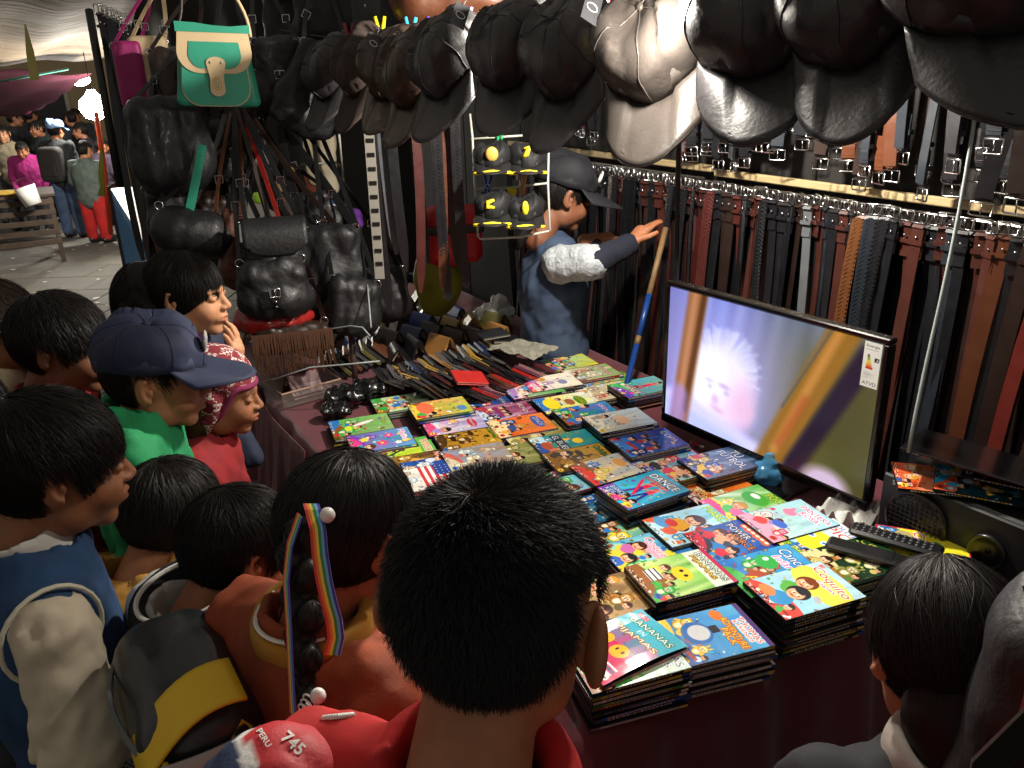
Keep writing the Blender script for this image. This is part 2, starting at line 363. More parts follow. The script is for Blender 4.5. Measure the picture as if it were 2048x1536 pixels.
    def mask_text(s, t, x, y, h, rot=0, shear=0, bold=0, w=None, sx=1.0):
        V, T = text_tris(t, shear, bold)
        if not len(V): return np.zeros((s.h, s.w), np.float32)
        V = V.copy(); H = h*s.h
        if w: sx = w*s.w/(V[:, 0].max()*H)
        P = V*[H*sx, H]; cr, sr = math.cos(rot), math.sin(rot)
        P = np.stack([x*s.w+P[:, 0]*cr+P[:, 1]*sr, y*s.h+P[:, 0]*sr-P[:, 1]*cr], 1)
        SS = 2; M = np.zeros((s.h*SS, s.w*SS), bool); P = P*SS
        for t_ in T:
            a, b, c = P[t_]; x0 = max(int(min(a[0], b[0], c[0])), 0); x1 = min(int(max(a[0], b[0], c[0]))+2, s.w*SS); y0 = max(int(min(a[1], b[1], c[1])), 0); y1 = min(int(max(a[1], b[1], c[1]))+2, s.h*SS)
            if x1 <= x0 or y1 <= y0: continue
            yy, xx = np.mgrid[y0:y1, x0:x1]+.5
            e = lambda p, q: (q[0]-p[0])*(yy-p[1])-(q[1]-p[1])*(xx-p[0])
            w0, w1, w2 = e(a, b), e(b, c), e(c, a); M[y0:y1, x0:x1] |= ((w0 >= 0) & (w1 >= 0) & (w2 >= 0)) | ((w0 <= 0) & (w1 <= 0) & (w2 <= 0))
        return M.reshape(s.h, SS, s.w, SS).mean((1, 3)).astype(np.float32)
    def text(s, t, x, y, h, c='#ffffff', out=None, ow=2, **k):
        M = s.mask_text(t, x, y, h, **k)
        if out:
            O = M.copy()
            for i in range(-ow, ow+1):
                for j in range(-ow, ow+1):
                    if i*i+j*j <= ow*ow+1: O = np.maximum(O, np.roll(np.roll(M, i, 0), j, 1))
            s.put(O, out)
        return s.put(M, c)
    def busy(s, cols, n, seed, y0=.25, y1=1., r=(.04, .13)):
        q = np.random.RandomState(seed)
        for i in range(n): s.blob(q.rand(), y0+(y1-y0)*q.rand(), r[0]+(r[1]-r[0])*q.rand()**2, cols[q.randint(len(cols))], seed*31+i, .6+.8*q.rand())
        return s
    def grain(s, a, seed=0):
        q = np.random.RandomState(seed); s.a = s.a*(1+a*(q.rand(s.h, s.w, 1)-.5))+a*.4*(q.rand(s.h, s.w, 3)-.5); return s
    def blur(s, k):
        for _ in range(k):
            for ax in (0, 1): p = np.pad(s.a, [(1, 1) if i == ax else (0, 0) for i in range(3)], mode='edge'); n = s.a.shape[ax]; s.a = (np.take(p, range(n), ax)+2*s.a+np.take(p, range(2, n+2), ax))/4
        return s
PAL = {'jungle': ['#3fae49', '#f4d03f', '#e0453a', '#2f78c8', '#8e5a2b', '#ffffff'], 'sea': ['#2ba7df', '#bfe8f7', '#f6c445', '#e8663c', '#1a4f9c', '#ffffff'],
       'gold': ['#c8962c', '#7c5418', '#e5bc55', '#4d3410', '#a06d20', '#33240c'], 'party': ['#e83e8c', '#8240b8', '#30b8d0', '#f5df40', '#49c05a', '#ffffff'],
       'fire': ['#e65a25', '#f7a63b', '#8b2f18', '#f6d9a0', '#34508f', '#5e3b22'], 'blue': ['#1d4fa3', '#3c86d8', '#102a60', '#c9d8ee', '#b03844', '#d9b48c'],
       'pale': ['#e6dfc9', '#c9bfa6', '#9a8f7a', '#7f6a55', '#c25b4b', '#b6cfd8'], 'pink': ['#f3a6c0', '#f8d7df', '#d9437c', '#b9d8f0', '#f2e3a0', '#a886c9'],
       'team': ['#d8302c', '#ffffff', '#2346a8', '#f0c020', '#3a3a3a', '#e0a880'], 'olive': ['#8f8b45', '#c9bf6a', '#4b4a20', '#a8722c', '#d9d29b', '#5d7a3a']}
def cover_art(d, seed):
    a = Art(150, 212); a.grad(d['bg'][0], d['bg'][1], d.get('ang', 90)); pal = PAL[d.get('pal', 'jungle')]
    q = np.random.RandomState(seed+5); pal2 = [c for c in pal if c != '#ffffff']
    for j in range(7): a.line(.5+.4*math.cos(j*.9), -.1, q.rand()*1.6-.3, 1.1, .03+.04*q.rand(), np.clip(a.c(d['bg'][j % 2])*(1.15 if j % 2 else .8)+.03, 0, 1), 14, .5)
    y1 = d.get('y0', .3); a.ell(q.rand(), 1.0, .7, .35, pal2[q.randint(len(pal2))]); a.ell(q.rand(), 1.08, .6, .36, pal2[q.randint(len(pal2))], .2)
    a.busy(pal, d.get('n', 26)//2, seed, y1, 1.02, (.02, .07)); a.busy(pal, 34, seed+900, y1*.5, 1.02, (.008, .028))
    if d.get('n', 26) > 3:
        for j in range(3 if d.get('draw') else 6):
            x, y, r = [.2, .78, .5, .3, .7, .12][j]+q.uniform(-.06, .06), max(y1+.12, [.62, .72, .5, .86, .42, .4][j])+q.uniform(-.05, .05), q.uniform(.07, .13)
            if q.rand() < .45: a.kid(x, y, r, ['#e9b184', '#d89868', '#f2c8a0'][q.randint(3)], ['#2a1a12', '#5a3018', '#c8902c', '#181418'][q.randint(4)], pal2[q.randint(len(pal2))])
            else: a.critter(x, y, r, pal2[q.randint(len(pal2))], seed=seed*7+j)
            if q.rand() < .6: a.kid(x+.16, y+.06, r*.6, '#e9b184', '#2a1a12', pal2[q.randint(len(pal2))])
    for k in d.get('draw', []):
        if k[0] == 'kid': a.kid(*k[1:5], *k[5:])
        elif k[0] == 'ell': a.ell(*k[1:])
        elif k[0] == 'rect': a.rect(*k[1:])
        elif k[0] == 'line': a.line(*k[1:])
        elif k[0] == 'flower':
            for j in range(5): an = j*1.257+k[1]*9; a.ell(k[1]+k[3]*.7*math.cos(an), k[2]+k[3]*.7*math.sin(an)/a.asp, k[3]*.5, k[3]*.42, k[4], an)
            a.ell(k[1], k[2], k[3]*.35, k[3]*.35, '#f7e04a')
        elif k[0] == 'horse':
            x, y, r, c = k[1:5]; a.ell(x, y, r, r*.45, c); a.line(x+r*.8, y, x+r*1.25, y-r*.6, r*.17, c); a.ell(x+r*1.35, y-r*.62, r*.28, r*.13, c, .4)
            for j in (-.7, -.45, .5, .75): a.line(x+r*j, y, x+r*(j+q.uniform(-.2, .25)), y+r*.8, r*.07, c)
        elif k[0] == 'flag':
            x0, y0, x1, y1 = k[1:5]
            for j in range(9): a.rect(x0, y0+(y1-y0)*j/9, x1, y0+(y1-y0)*(j+1)/9, '#c8303a' if j % 2 == 0 else '#f2f0ea')
            a.rect(x0, y0, x0+(x1-x0)*.5, y0+(y1-y0)*.5, '#24408c')
            for j in range(12): a.ell(x0+(x1-x0)*.5*((j % 4)+.5)/4, y0+(y1-y0)*.5*((j//4)+.5)/3, .012, .012, '#ffffff')
        elif k[0] == 'person':
            x, y, r, c1, c2 = k[1:6]; a.ell(x, y-r*.9, r*.2, r*.22, '#c98f68'); a.ell(x, y-r*1.0, r*.22, r*.16, '#241410'); a.line(x, y-r*.55, x, y, r*.2, c1); a.line(x-r*.06, y, x-r*.25, y+r*.7, r*.1, c2); a.line(x+r*.06, y, x+r*.3, y+r*.65, r*.1, c2)
            a.line(x, y-r*.5, x-r*.5, y-r*.2, r*.07, '#c98f68'); a.line(x, y-r*.5, x+r*.5, y-r*.7, r*.07, '#c98f68')
    # small print: lines of tiny letters at the foot and a badge
    for j in range(3):
        y = .955+.014*j; xx = .05
        while xx < .6: l = q.uniform(.01, .05); a.rect(xx, y, xx+l, y+.007, '#20242c' if q.rand() < .6 else '#f4f0e0'); xx += l+.012
    a.ell(.87, .93, .075, .06, ['#f2c230', '#e03a34', '#f7f3e2', '#3366b8'][seed % 4]); a.rect(.82, .925, .92, .937, '#20242c')
    a.grain(.10, seed)
    for t in d.get('text', []): a.text(*t[:4], **{**dict(c='#ffffff', out='#203050'), **(t[4] if len(t) > 4 else {})})
    if d.get('edge'): 
        e = .022; a.rect(0, 0, 1, e*.7, d['edge']); a.rect(0, 1-e*.7, 1, 1, d['edge']); a.rect(0, 0, e, 1, d['edge']); a.rect(1-e, 0, 1, 1, d['edge'])
    return a.a

# ---------------------------------------------------------------- heads, hair, clothes
SKIN = ['#b47b56', '#a56a48', '#95603f', '#c08a64', '#85543a']
def head_sdf(P):
    ax = P.copy(); ax[..., 0] = np.abs(ax[..., 0])
    d = s_ell(P, (0, .012, .028), (.072, .09, .082))
    d = sm(d, s_ell(P, (0, -.028, -.03), (.058, .058, .07)), .03)
    d = sm(d, s_cap(P, (-.03, -.005, -.068), (.03, -.005, -.068), .03, .03), .03)
    d = sm(d, s_ell(P, (0, -.066, -.089), (.022, .017, .016)), .024)
    d = sm(d, s_ell(ax, (.034, -.056, -.034), (.026, .026, .026)), .02)
    d = sm(d, s_cap(ax, (0, -.08, .02), (.038, -.068, .02), .01, .008), .016)
    d = smax(d, -s_ell(ax, (.031, -.098, .0), (.019, .02, .0135)), .012)
    d = sm(d, s_ell(ax, (.031, -.0735, .001), (.0165, .012, .0105)), .004)
    d = sm(d, s_cap(P, (0, -.084, .004), (0, -.1, -.024), .0062, .0105), .010)
    d = sm(d, s_ell(ax, (.0115, -.092, -.028), (.0075, .01, .0065)), .006)
    d = smax(d, -s_ell(ax, (.0055, -.1, -.036), (.0035, .004, .003)), .003)
    d = sm(d, s_ell(P, (0, -.079, -.054), (.026, .015, .018)), .012)
    d = sm(d, s_cap(ax, (.0, -.0955, -.0495), (.017, -.089, -.052), .0052, .003), .004)
    d = sm(d, s_cap(ax, (.0, -.0935, -.0615), (.014, -.089, -.0595), .0062, .004), .004)
    d = smax(d, -s_cap(ax, (0, -.1005, -.0555), (.02, -.093, -.0555), .0018, .0015), .003)
    rt = Rz(-.45) @ Rx(.15)
    e = s_ell(ax, (.079, .016, -.004), (.0065, .019, .031), rt.T)
    e = smax(e, -s_ell(ax, (.0865, .006, .0), (.006, .0115, .019), rt.T), .006)
    e = sm(e, s_ell(ax, (.077, .004, -.006), (.006, .006, .008)), .005)
    d = sm(d, e, .007)
    d = sm(d, s_cap(P, (0, .022, -.05), (0, .045, -.16), .044, .05), .012)
    return d
_hv, _hf = nets(head_sdf, (-.125, -.125, -.235), (.125, .125, .125), .0026)
def head_cols(V):
    c = np.ones((len(V), 3), np.float32); ax = np.abs(V[:, 0])
    def reg(x, y, z, rx, ry, rz): return np.clip(1.6-np.sqrt(((ax-x)/rx)**2+((V[:, 1]-y)/ry)**2+((V[:, 2]-z)/rz)**2)*1.0, 0, 1)[:, None]
    def mix(m, q): c[:] = c*(1-m)+np.array(q, np.float32)*m
    mix(reg(.040, -.06, -.03, .022, .03, .02)*.3, (1.0, .78, .72)); mix(reg(.0, -.1, -.026, .01, .012, .008)*.25, (1, .82, .78))
    mix(reg(.008, -.093, -.052, .009, .02, .0036)*.75, (.88, .52, .50)); mix(reg(.007, -.093, -.061, .009, .02, .0045)*.75, (.90, .54, .52))
    mix(reg(.0, -.1, -.0556, .013, .02, .0012)*.8, (.3, .16, .14))
    mix(reg(.031, -.08, .0235, .0145, .03, .0026)*.85, (.10, .07, .06))
    mix(reg(.031, -.086, .008, .0125, .02, .0016)*.8, (.12, .08, .07))
    mix(reg(.031, -.0855, .0005, .0105, .006, .0036), (1.5, 1.65, 1.8)); mix(reg(.031, -.087, .0005, .0032, .006, .0036), (.05, .035, .03))
    mix(reg(.084, .006, 0, .008, .012, .018)*.45, (.62, .42, .38)); return c
_hc = head_cols(_hv)
_headme = raw_mesh('body', _hv, _hf, mat('skin_base', SKIN[0], .5, attr='Col', var=.12, vscale=30, bump=.12, bscale=220, bdist=.0006, sss=.12), _hc)
def skin(i):
    return mat('skin_%d' % i, SKIN[i], .58, attr='Col', var=.26, vscale=38, bump=.3, bscale=220, bdist=.0006, sss=.1)
def hairline(y, kind='boy'):
    K = {'boy': ([-.12, -.075, -.05, -.02, .015, .05, .12], [.062, .06, .045, .012, -.01, -.055, -.07]),
         'bowl': ([-.12, -.075, -.05, -.02, .01, .05, .12], [.048, .046, .032, .002, -.02, -.06, -.075]),
         'long': ([-.12, -.075, -.05, -.02, .02, .05, .12], [.068, .066, .045, .0, -.01, -.07, -.08]),
         'bald': ([-.12, .12], [.2, .2])}[kind]
    return np.interp(y, *K)
def strands(name, P0, T0, N0, L, lift, wid, K=5, drop=.0, ell=None, jit=.25, m=None, parent=None, seed=0, curl=0, sc_=1.0):
    """hair as many thin ribbons; with ell=(centre, radii) they flow along that ellipsoid, else free"""
    q = np.random.RandomState(seed); n = len(P0)
    Ls = L*(.40+.85*q.rand(n, 1)); T = T0+jit*q.randn(n, 3)*.35; T -= N0*(T*N0).sum(1, keepdims=True); T /= np.linalg.norm(T, axis=1, keepdims=True)+1e-9
    pts = [P0.copy()]; p = P0.copy(); nn = N0.copy(); lf = lift*(.5+q.rand(n, 1)); kick = curl*q.randn(n, 3)
    if ell is not None: c, r = np.array(ell[0]), np.array(ell[1]); rad0 = np.linalg.norm((p-c)/r, axis=1, keepdims=True)
    for k in range(1, K):
        s = k/(K-1); p = p+T*Ls/(K-1)
        if ell is not None:
            u = (p-c)/r; rad = np.linalg.norm(u, axis=1, keepdims=True)
            p = c+u/rad*(rad0+lf*s)*r; g = u/r; nn = g/np.linalg.norm(g, axis=1, keepdims=True)
            T = T-nn*(T*nn).sum(1, keepdims=True)+kick*.15; T[:, 2] -= drop*s; T -= nn*(T*nn).sum(1, keepdims=True); T /= np.linalg.norm(T, axis=1, keepdims=True)+1e-9
        else: T = T+np.array([0, 0, -drop])+kick*.1; T /= np.linalg.norm(T, axis=1, keepdims=True)
        pts.append(p.copy())
    S = np.cross(T, nn); S /= np.linalg.norm(S, axis=1, keepdims=True)+1e-9; S = S+.5*nn*q.randn(n, 1); S /= np.linalg.norm(S, axis=1, keepdims=True)+1e-9
    V = np.zeros((n, K, 2, 3), np.float32)
    for k in range(K): ww = wid*(1-.75*(k/(K-1))**2)/2; V[:, k, 0] = pts[k]-S*ww; V[:, k, 1] = pts[k]+S*ww
    b = np.arange(n)[:, None]*K*2; F = np.stack([b+np.array([[2*k, 2*k+1, 2*k+3, 2*k+2]]) for k in range(K-1)], 1).reshape(-1, 4)
    me = raw_mesh(name, V.reshape(-1, 3), F, m, smooth=True); o = link(name, me, parent); return o
def hair_mat(nm='hair_black', c=(.010, .008, .007), r=.5): return mat(nm, c, r, spec=.16, var=.35, vscale=40)
HE = (np.array([0, .014, .022]), np.array([.0765, .0945, .0875]))
def hair_on(parent, kind='boy', n=6000, L=.04, lift=.05, wid=.0016, crown=(.01, .06, .1), seed=0, m=None, vol=1.0, drop=.3, swirl=.35, jit=.3, line=None, curl=0, name='hair', er=1.0):
    c, r = HE; r = r*vol; q = np.random.RandomState(seed); m = m or hair_mat()
    # base cap under the strands
    n1, n2 = 56, 40; V = []; ok = []
    for i in range(n2+1):
        for j in range(n1):
            th = math.pi*i/n2; ph = 2*math.pi*j/n1; u = np.array([math.sin(th)*math.cos(ph), math.sin(th)*math.sin(ph), math.cos(th)]); p = c+u*r*(1.0+.012*math.sin(ph*9+th*5))
            V.append(p); ok.append(p[2] > hairline(p[1], kind)+.004*math.sin(ph*17) and not (kind != 'long' and abs(p[0]) > .055 and abs(p[1]-.016) < .024 and p[2] < .030))
    F = [(i*n1+j, i*n1+(j+1) % n1, (i+1)*n1+(j+1) % n1, (i+1)*n1+j) for i in range(n2) for j in range(n1)]
    F = np.array([f[::-1] for f in F if all(ok[k] for k in f)])
    V = np.array(V); used = np.unique(F); mp = -np.ones(len(V), int); mp[used] = np.arange(len(used)); F = mp[F]; V = V[used]
    u = q.randn(n*3, 3); u /= np.linalg.norm(u, axis=1, keepdims=True); P = c+u*r*(1.0+.03*q.rand(len(u), 1))
    P = P[P[:, 2] > hairline(P[:, 1], kind)+.002]
    if kind != 'long': P = P[~((np.abs(P[:, 0]) > .052) & (np.abs(P[:, 1]-.016) < .026*er) & (P[:, 2] < .040*er))]
    P = P[:n]; g = (P-c)/r**2; N = g/np.linalg.norm(g, axis=1, keepdims=True)
    cr = np.array(crown); T = P-cr; T -= N*(T*N).sum(1, keepdims=True); T /= np.linalg.norm(T, axis=1, keepdims=True)+1e-9
    if swirl: T = T+swirl*np.cross(N, T)*np.exp(-np.linalg.norm(P-cr, axis=1, keepdims=True)/.06); 
    o = strands(name, P, T, N, L, lift, wid, 5, drop, (c, r), jit, m, parent, seed, curl)
    k = max(len(P)//14, 1)
    strands('stray_hair', P[:k], T[:k], N[:k], L*1.05, min(lift*1.6+.03, .10), wid*.6, 5, drop*.6, (c, r), .9, m, parent, seed+50, .9)
    # the cap joins the strands in one mesh
    me = o.data; base = raw_mesh('hb', V, F, m)
    import bmesh
    bm = bmesh.new(); bm.from_mesh(me); bm.from_mesh(base); bm.to_mesh(me); bm.free(); bpy.data.meshes.remove(base)
    return o
def person(px, py, depth, label, look=None, tilt=.25, roll=0, size=1.0, tone=0, cat='child', group='children watching the television', yaw=None, sx=1.0):
    """a root at the feet, a head at the place the photograph shows it, and its local frame: face to -Y"""
    hp = pd(px, py, depth)
    if yaw is None:
        tv = tp(.9, .55, 1.0) if look is None else np.array(look); g = tv-hp; yaw = math.atan2(g[0], -g[1])
    gz = 0.0 if hp[1] < 4 else ground_z(hp[1])
    ny = (.045*math.cos(tilt)+.16*math.sin(tilt)-.045)*size; nz_ = (.045*math.sin(tilt)-.16*math.cos(tilt)+.16)*size-.16*(size-1)*1.0
    off = Rz(yaw) @ np.array([0, ny, 0])   # the neck carries the head forward when it bends down
    r = thing('person', label, cat, (hp[0]+off[0], hp[1]+off[1], gz), (0, 0, yaw), group)
    h = link('body', _headme, r, (0, -ny, hp[2]-gz), (tilt, roll, 0)); h.scale = (size*sx, size, size); h.rotation_euler = (-tilt if False else tilt, roll, 0)
    setmat(h, skin(tone))
    return r, h, hp[2]-gz+nz_+.028
def head_world(r, h): return Matrix.Translation(r.location) @ r.rotation_euler.to_matrix().to_4x4() @ Matrix.Translation(h.location) @ h.rotation_euler.to_matrix().to_4x4()
def cloth(name, parent, f, lo, hi, m, h=.009, cols=None):
    V, F = nets(f, lo, hi, h); me = raw_mesh(name, V, F, m, cols(V) if cols else None); return link(name, me, parent)
def torso_f(z, w=.30, dep=.10, arms=None, wr=.004, sd=1, bottom=-.62, fat=1.0, hood=False, neckr=.058, sleeves=True, nz=-.15):
    """jacket or jumper: z is the head height; arms: list of [shoulder, elbow, wrist] in head-relative coordinates"""
    A = arms if arms is not None else [[(s*w*.47, .035, -.205), (s*(w*.5+.035), .045, -.40), (s*(w*.45), -.06, -.56)] for s in (-1, 1)]
    def f(P):
        Q = P-np.array([0, 0, z], np.float32)
        d = s_ell(Q, (0, .04, -.32), (w*.46*fat, dep*1.1*fat, .19))
        d = sm(d, s_cap(Q, (0, .04, -.34), (0, .035, bottom), w*.40*fat, w*.43*fat, flat=(1, 1.35, 1)), .06)
        d = sm(d, s_cap(Q, (-w*.42, .035, -.205), (w*.42, .035, -.205), .052, .052), .07)
        d = sm(d, s_cap(Q, (0, .03, -.20), (0, .028, nz), .07, neckr+.012), .04)
        if sleeves:
            for a in A:
                d = sm(d, s_cap(Q, a[0], a[1], .056*fat, .046*fat), .045); d = sm(d, s_cap(Q, a[1], a[2], .046*fat, .036*fat), .02)
        if hood: d = sm(d, s_cap(Q, (-.06, .1, -.19), (.06, .1, -.19), .045, .045), .05); d = sm(d, s_ell(Q, (0, .115, -.24), (.11, .05, .07)), .04)
        d = d+folds(P*np.array([1, 1, .55], np.float32), wr*1.9, 34, sd)+wob(P*np.array([1, 1, .8], np.float32), wr*.6, 95, sd+3)+np.clip(-Q[..., 2]-.30, 0, 1)*wr*2.2*np.sin(Q[..., 2]*70+6*Q[..., 0]+3*np.sin(Q[..., 0]*22))
        # open neck
        d = smax(d, -s_cap(Q, (0, .02, -.10), (0, .034, -.185), neckr+.006, neckr-.008), .012)
        return d
    return f
def legs(parent, z, m, shoe, w=.085, top=-.60, lean=0):
    zt = z+top
    for s in (-1, 1):
        f = lambda P, s=s: sm(s_cap(P, (s*w, .03, zt), (s*w, .02, zt*.5), .075, .058), s_cap(P, (s*w, .02, zt*.5), (s*w, .03, .06), .058, .05), .02)+wob(P, .003, 40, 5)
        cloth('trouser_leg', parent, f, (s*w-.11, -.1, .02), (s*w+.11, .15, zt+.1), m, .014)
        sh = lambda P, s=s: np.maximum(sm(s_ell(P, (s*w, .03, .045), (.04, .06, .05)), s_ell(P, (s*w, -.05, .032), (.042, .075, .035)), .03), .004-P[..., 2])
        cloth('shoe', parent, sh, (s*w-.07, -.15, -.01), (s*w+.07, .12, .12), shoe, .012)
def hand_f(P, wrist, d, n, s=1.0, curl=.35, thumb=1):
    """palm, four unequal bent fingers and a thumb; d = pointing direction, n = back of the hand"""
    d = np.array(d, float); d /= np.linalg.norm(d); n = np.array(n, float); n -= d*(n@d); n /= np.linalg.norm(n); t = np.cross(d, n)*thumb; w_ = np.array(wrist, float)
    f = s_cap(P, w_, w_+d*.055*s, .021*s, .026*s)
    f = sm(f, s_cap(P, w_+d*.035*s-t*.018*s, w_+d*.065*s-t*.024*s, .013*s, .011*s), .015*s); f = sm(f, s_cap(P, w_+d*.035*s+t*.018*s, w_+d*.068*s+t*.024*s, .013*s, .011*s), .015*s)
    for k, (o, L) in enumerate(((.028, .058), (.010, .068), (-.009, .063), (-.027, .048))):
        b = w_+d*(.07-.004*abs(k-1))*s+t*o*s; a1 = b+(d*math.cos(curl*.4)-n*math.sin(curl*.4)+t*o*2)*L*.42*s
        a2 = a1+(d*math.cos(curl)-n*math.sin(curl)+t*o*2)*L*.34*s; a3 = a2+(d*math.cos(curl*1.6)-n*math.sin(curl*1.6)+t*o)*L*.26*s
        g = np.minimum(np.minimum(s_cap(P, b, a1, .0088*s, .008*s), s_cap(P, a1, a2, .008*s, .0073*s)), s_cap(P, a2, a3, .0073*s, .0058*s)); f = sm(f, g, .004*s)
    b = w_+d*.018*s+t*.022*s; a1 = b+(d*.6+t*.75-n*.25)*.036*s; a2 = a1+(d*.85+t*.4-n*.2)*.028*s
    return sm(f, np.minimum(s_cap(P, b, a1, .0115*s, .0095*s), s_cap(P, a1, a2, .0095*s, .007*s)), .006*s)
# ================================================================ the lamp of the stall
def bulb(loc, energy, name='bulb_light', color=(1, .93, .82), r=.035):
    l = bpy.data.lights.new(name, 'POINT'); l.energy = energy; l.color = color; l.shadow_soft_size = r
    return l
lt = thing('hanging_lamp', 'bright bare bulb hanging over the disc table behind the line of caps', 'lamp', LAMP)
o = link('bulb_light', bulb(LAMP, 130), lt, (0, 0, -.055)); 
g = MB(); g.lathe([(.004, -.055), (.02, -.05), (.031, -.03), (.034, -.012), (.026, .012), (.014, .035), (.013, .05)], n=20)
gb = g.obj('bulb_glass', mat('bulb_glow', '#ffffff', .3, emit='#fff1dc', es=60), lt, smooth=True); gb.visible_shadow = True
g = MB(); g.lathe([(.015, .045), (.017, .05), (.018, .09), (.008, .1)], n=16); g.obj('lamp_socket', mat('black_plastic', '#141414', .4), lt, smooth=True)
g = MB(); g.tube([(0, 0, .1), (.005, 0, .3), (0, .01, .62)], .003, 6); g.obj('lamp_cord', mat('black_plastic', '#141414', .4), lt)
lt.children[0].location = (0, 0, -.11)

LB2 = pd(1350, -62, 1.20); l2 = thing('hanging_lamp', 'second bare bulb glaring just above the grey-brown cap', 'lamp', LB2)
link('bulb_light', bulb(LB2, 15, r=.025), l2, (0, 0, -.05)); g = MB(); g.lathe([(.004, -.035), (.018, -.03), (.024, -.012), (.02, .01), (.01, .024)], n=18); g.obj('bulb_glass', mat('bulb_glow', ''), l2, smooth=True)
g = MB(); g.lathe([(.011, .024), (.014, .03), (.014, .06), (.006, .07)], n=14); g.obj('lamp_socket', mat('black_plastic', ''), l2, smooth=True)
g = MB(); g.tube([(0, 0, .07), (0, .004, .5)], .003, 6); g.obj('lamp_cord', mat('black_plastic', ''), l2)

# ================================================================ ground
GM = mat('street_concrete', '#5a574f', .85, bump=.5, bscale=9, bdist=.02, var=.45, vscale=1.1)
nt = GM.node_tree   # trodden-in pale litter and damp patches
b = nt.nodes['Principled BSDF']; src = b.inputs['Base Color'].links[0].from_socket
tc = nt.nodes.new('ShaderNodeTexCoord'); vo = nt.nodes.new('ShaderNodeTexVoronoi'); vo.inputs['Scale'].default_value = 5.5; nt.links.new(tc.outputs['Object'], vo.inputs[0])
lr = nt.nodes.new('ShaderNodeValToRGB'); lr.color_ramp.elements[0].position = .05; lr.color_ramp.elements[0].color = (1, 1, 1, 1); lr.color_ramp.elements[1].position = .085; lr.color_ramp.elements[1].color = (0, 0, 0, 1)
nt.links.new(vo.outputs['Distance'], lr.inputs[0]); mx = nt.nodes.new('ShaderNodeMix'); mx.data_type = 'RGBA'; nt.links.new(lr.outputs[0], mx.inputs[0]); nt.links.new(src, mx.inputs[6]); mx.inputs[7].default_value = (.55, .54, .5, 1); nt.links.new(mx.outputs[2], b.inputs['Base Color'])
g = MB(); ys = [-6, -2, 0, 2.5]+[2.5+1.2*k for k in range(1, 40)]
g.grid(lambda a, b_: (-30+60*a, ys[int(round(b_*(len(ys)-1)))], ground_z(ys[int(round(b_*(len(ys)-1)))])), 30, len(ys)-1)
g.obj('street_ground', GM, kind='structure')
# slabs of the street, where the joints still read
SM = [mat('slab_%d' % i, c, .85, bump=.4, bscale=25, bdist=.006, var=.4, vscale=3) for i, c in enumerate(('#57544c', '#514e47', '#5c5950'))]
gr = bpy.data.objects['street_ground']; sd = None; ns = 0
for i in range(14):
    for j in range(16):
        x = -7.2+j*.62+(i % 2)*.3; y = 5.0+i*.62; z = ground_z(y)
        if rnd.random() < .1: continue
        if sd is None:
            g = MB(); g.box((0, 0, 0), (.613, .613, .03), bev=.006); q = g.obj('paving_slab', SM[0], gr); sd = q.data
        else: q = link('paving_slab', sd, gr)
        q.location = (x, y, z-.006+rnd.uniform(-.002, .002)); q.rotation_euler = (-.025, 0, rnd.uniform(-.004, .004)); setmat(q, SM[rnd.randrange(3)])
q = np.random.RandomState(9); g = MB()
for i in range(170):
    x, y = q.uniform(-7, -1.6), q.uniform(3.5, 11); a = q.rand()*3; r_ = q.uniform(.008, .03); z = ground_z(y)+.014; g.add([(x+r_*math.cos(a+k*1.57)*(1+.5*(k % 2)), y+r_*math.sin(a+k*1.57), z+.004*(k % 2)) for k in range(4)], [(0, 1, 2, 3)])
g.obj('litter', mat('litter_pale', '#b8b4a8', .8), kind='stuff', label='small pale scraps trodden into the street', cat='litter')
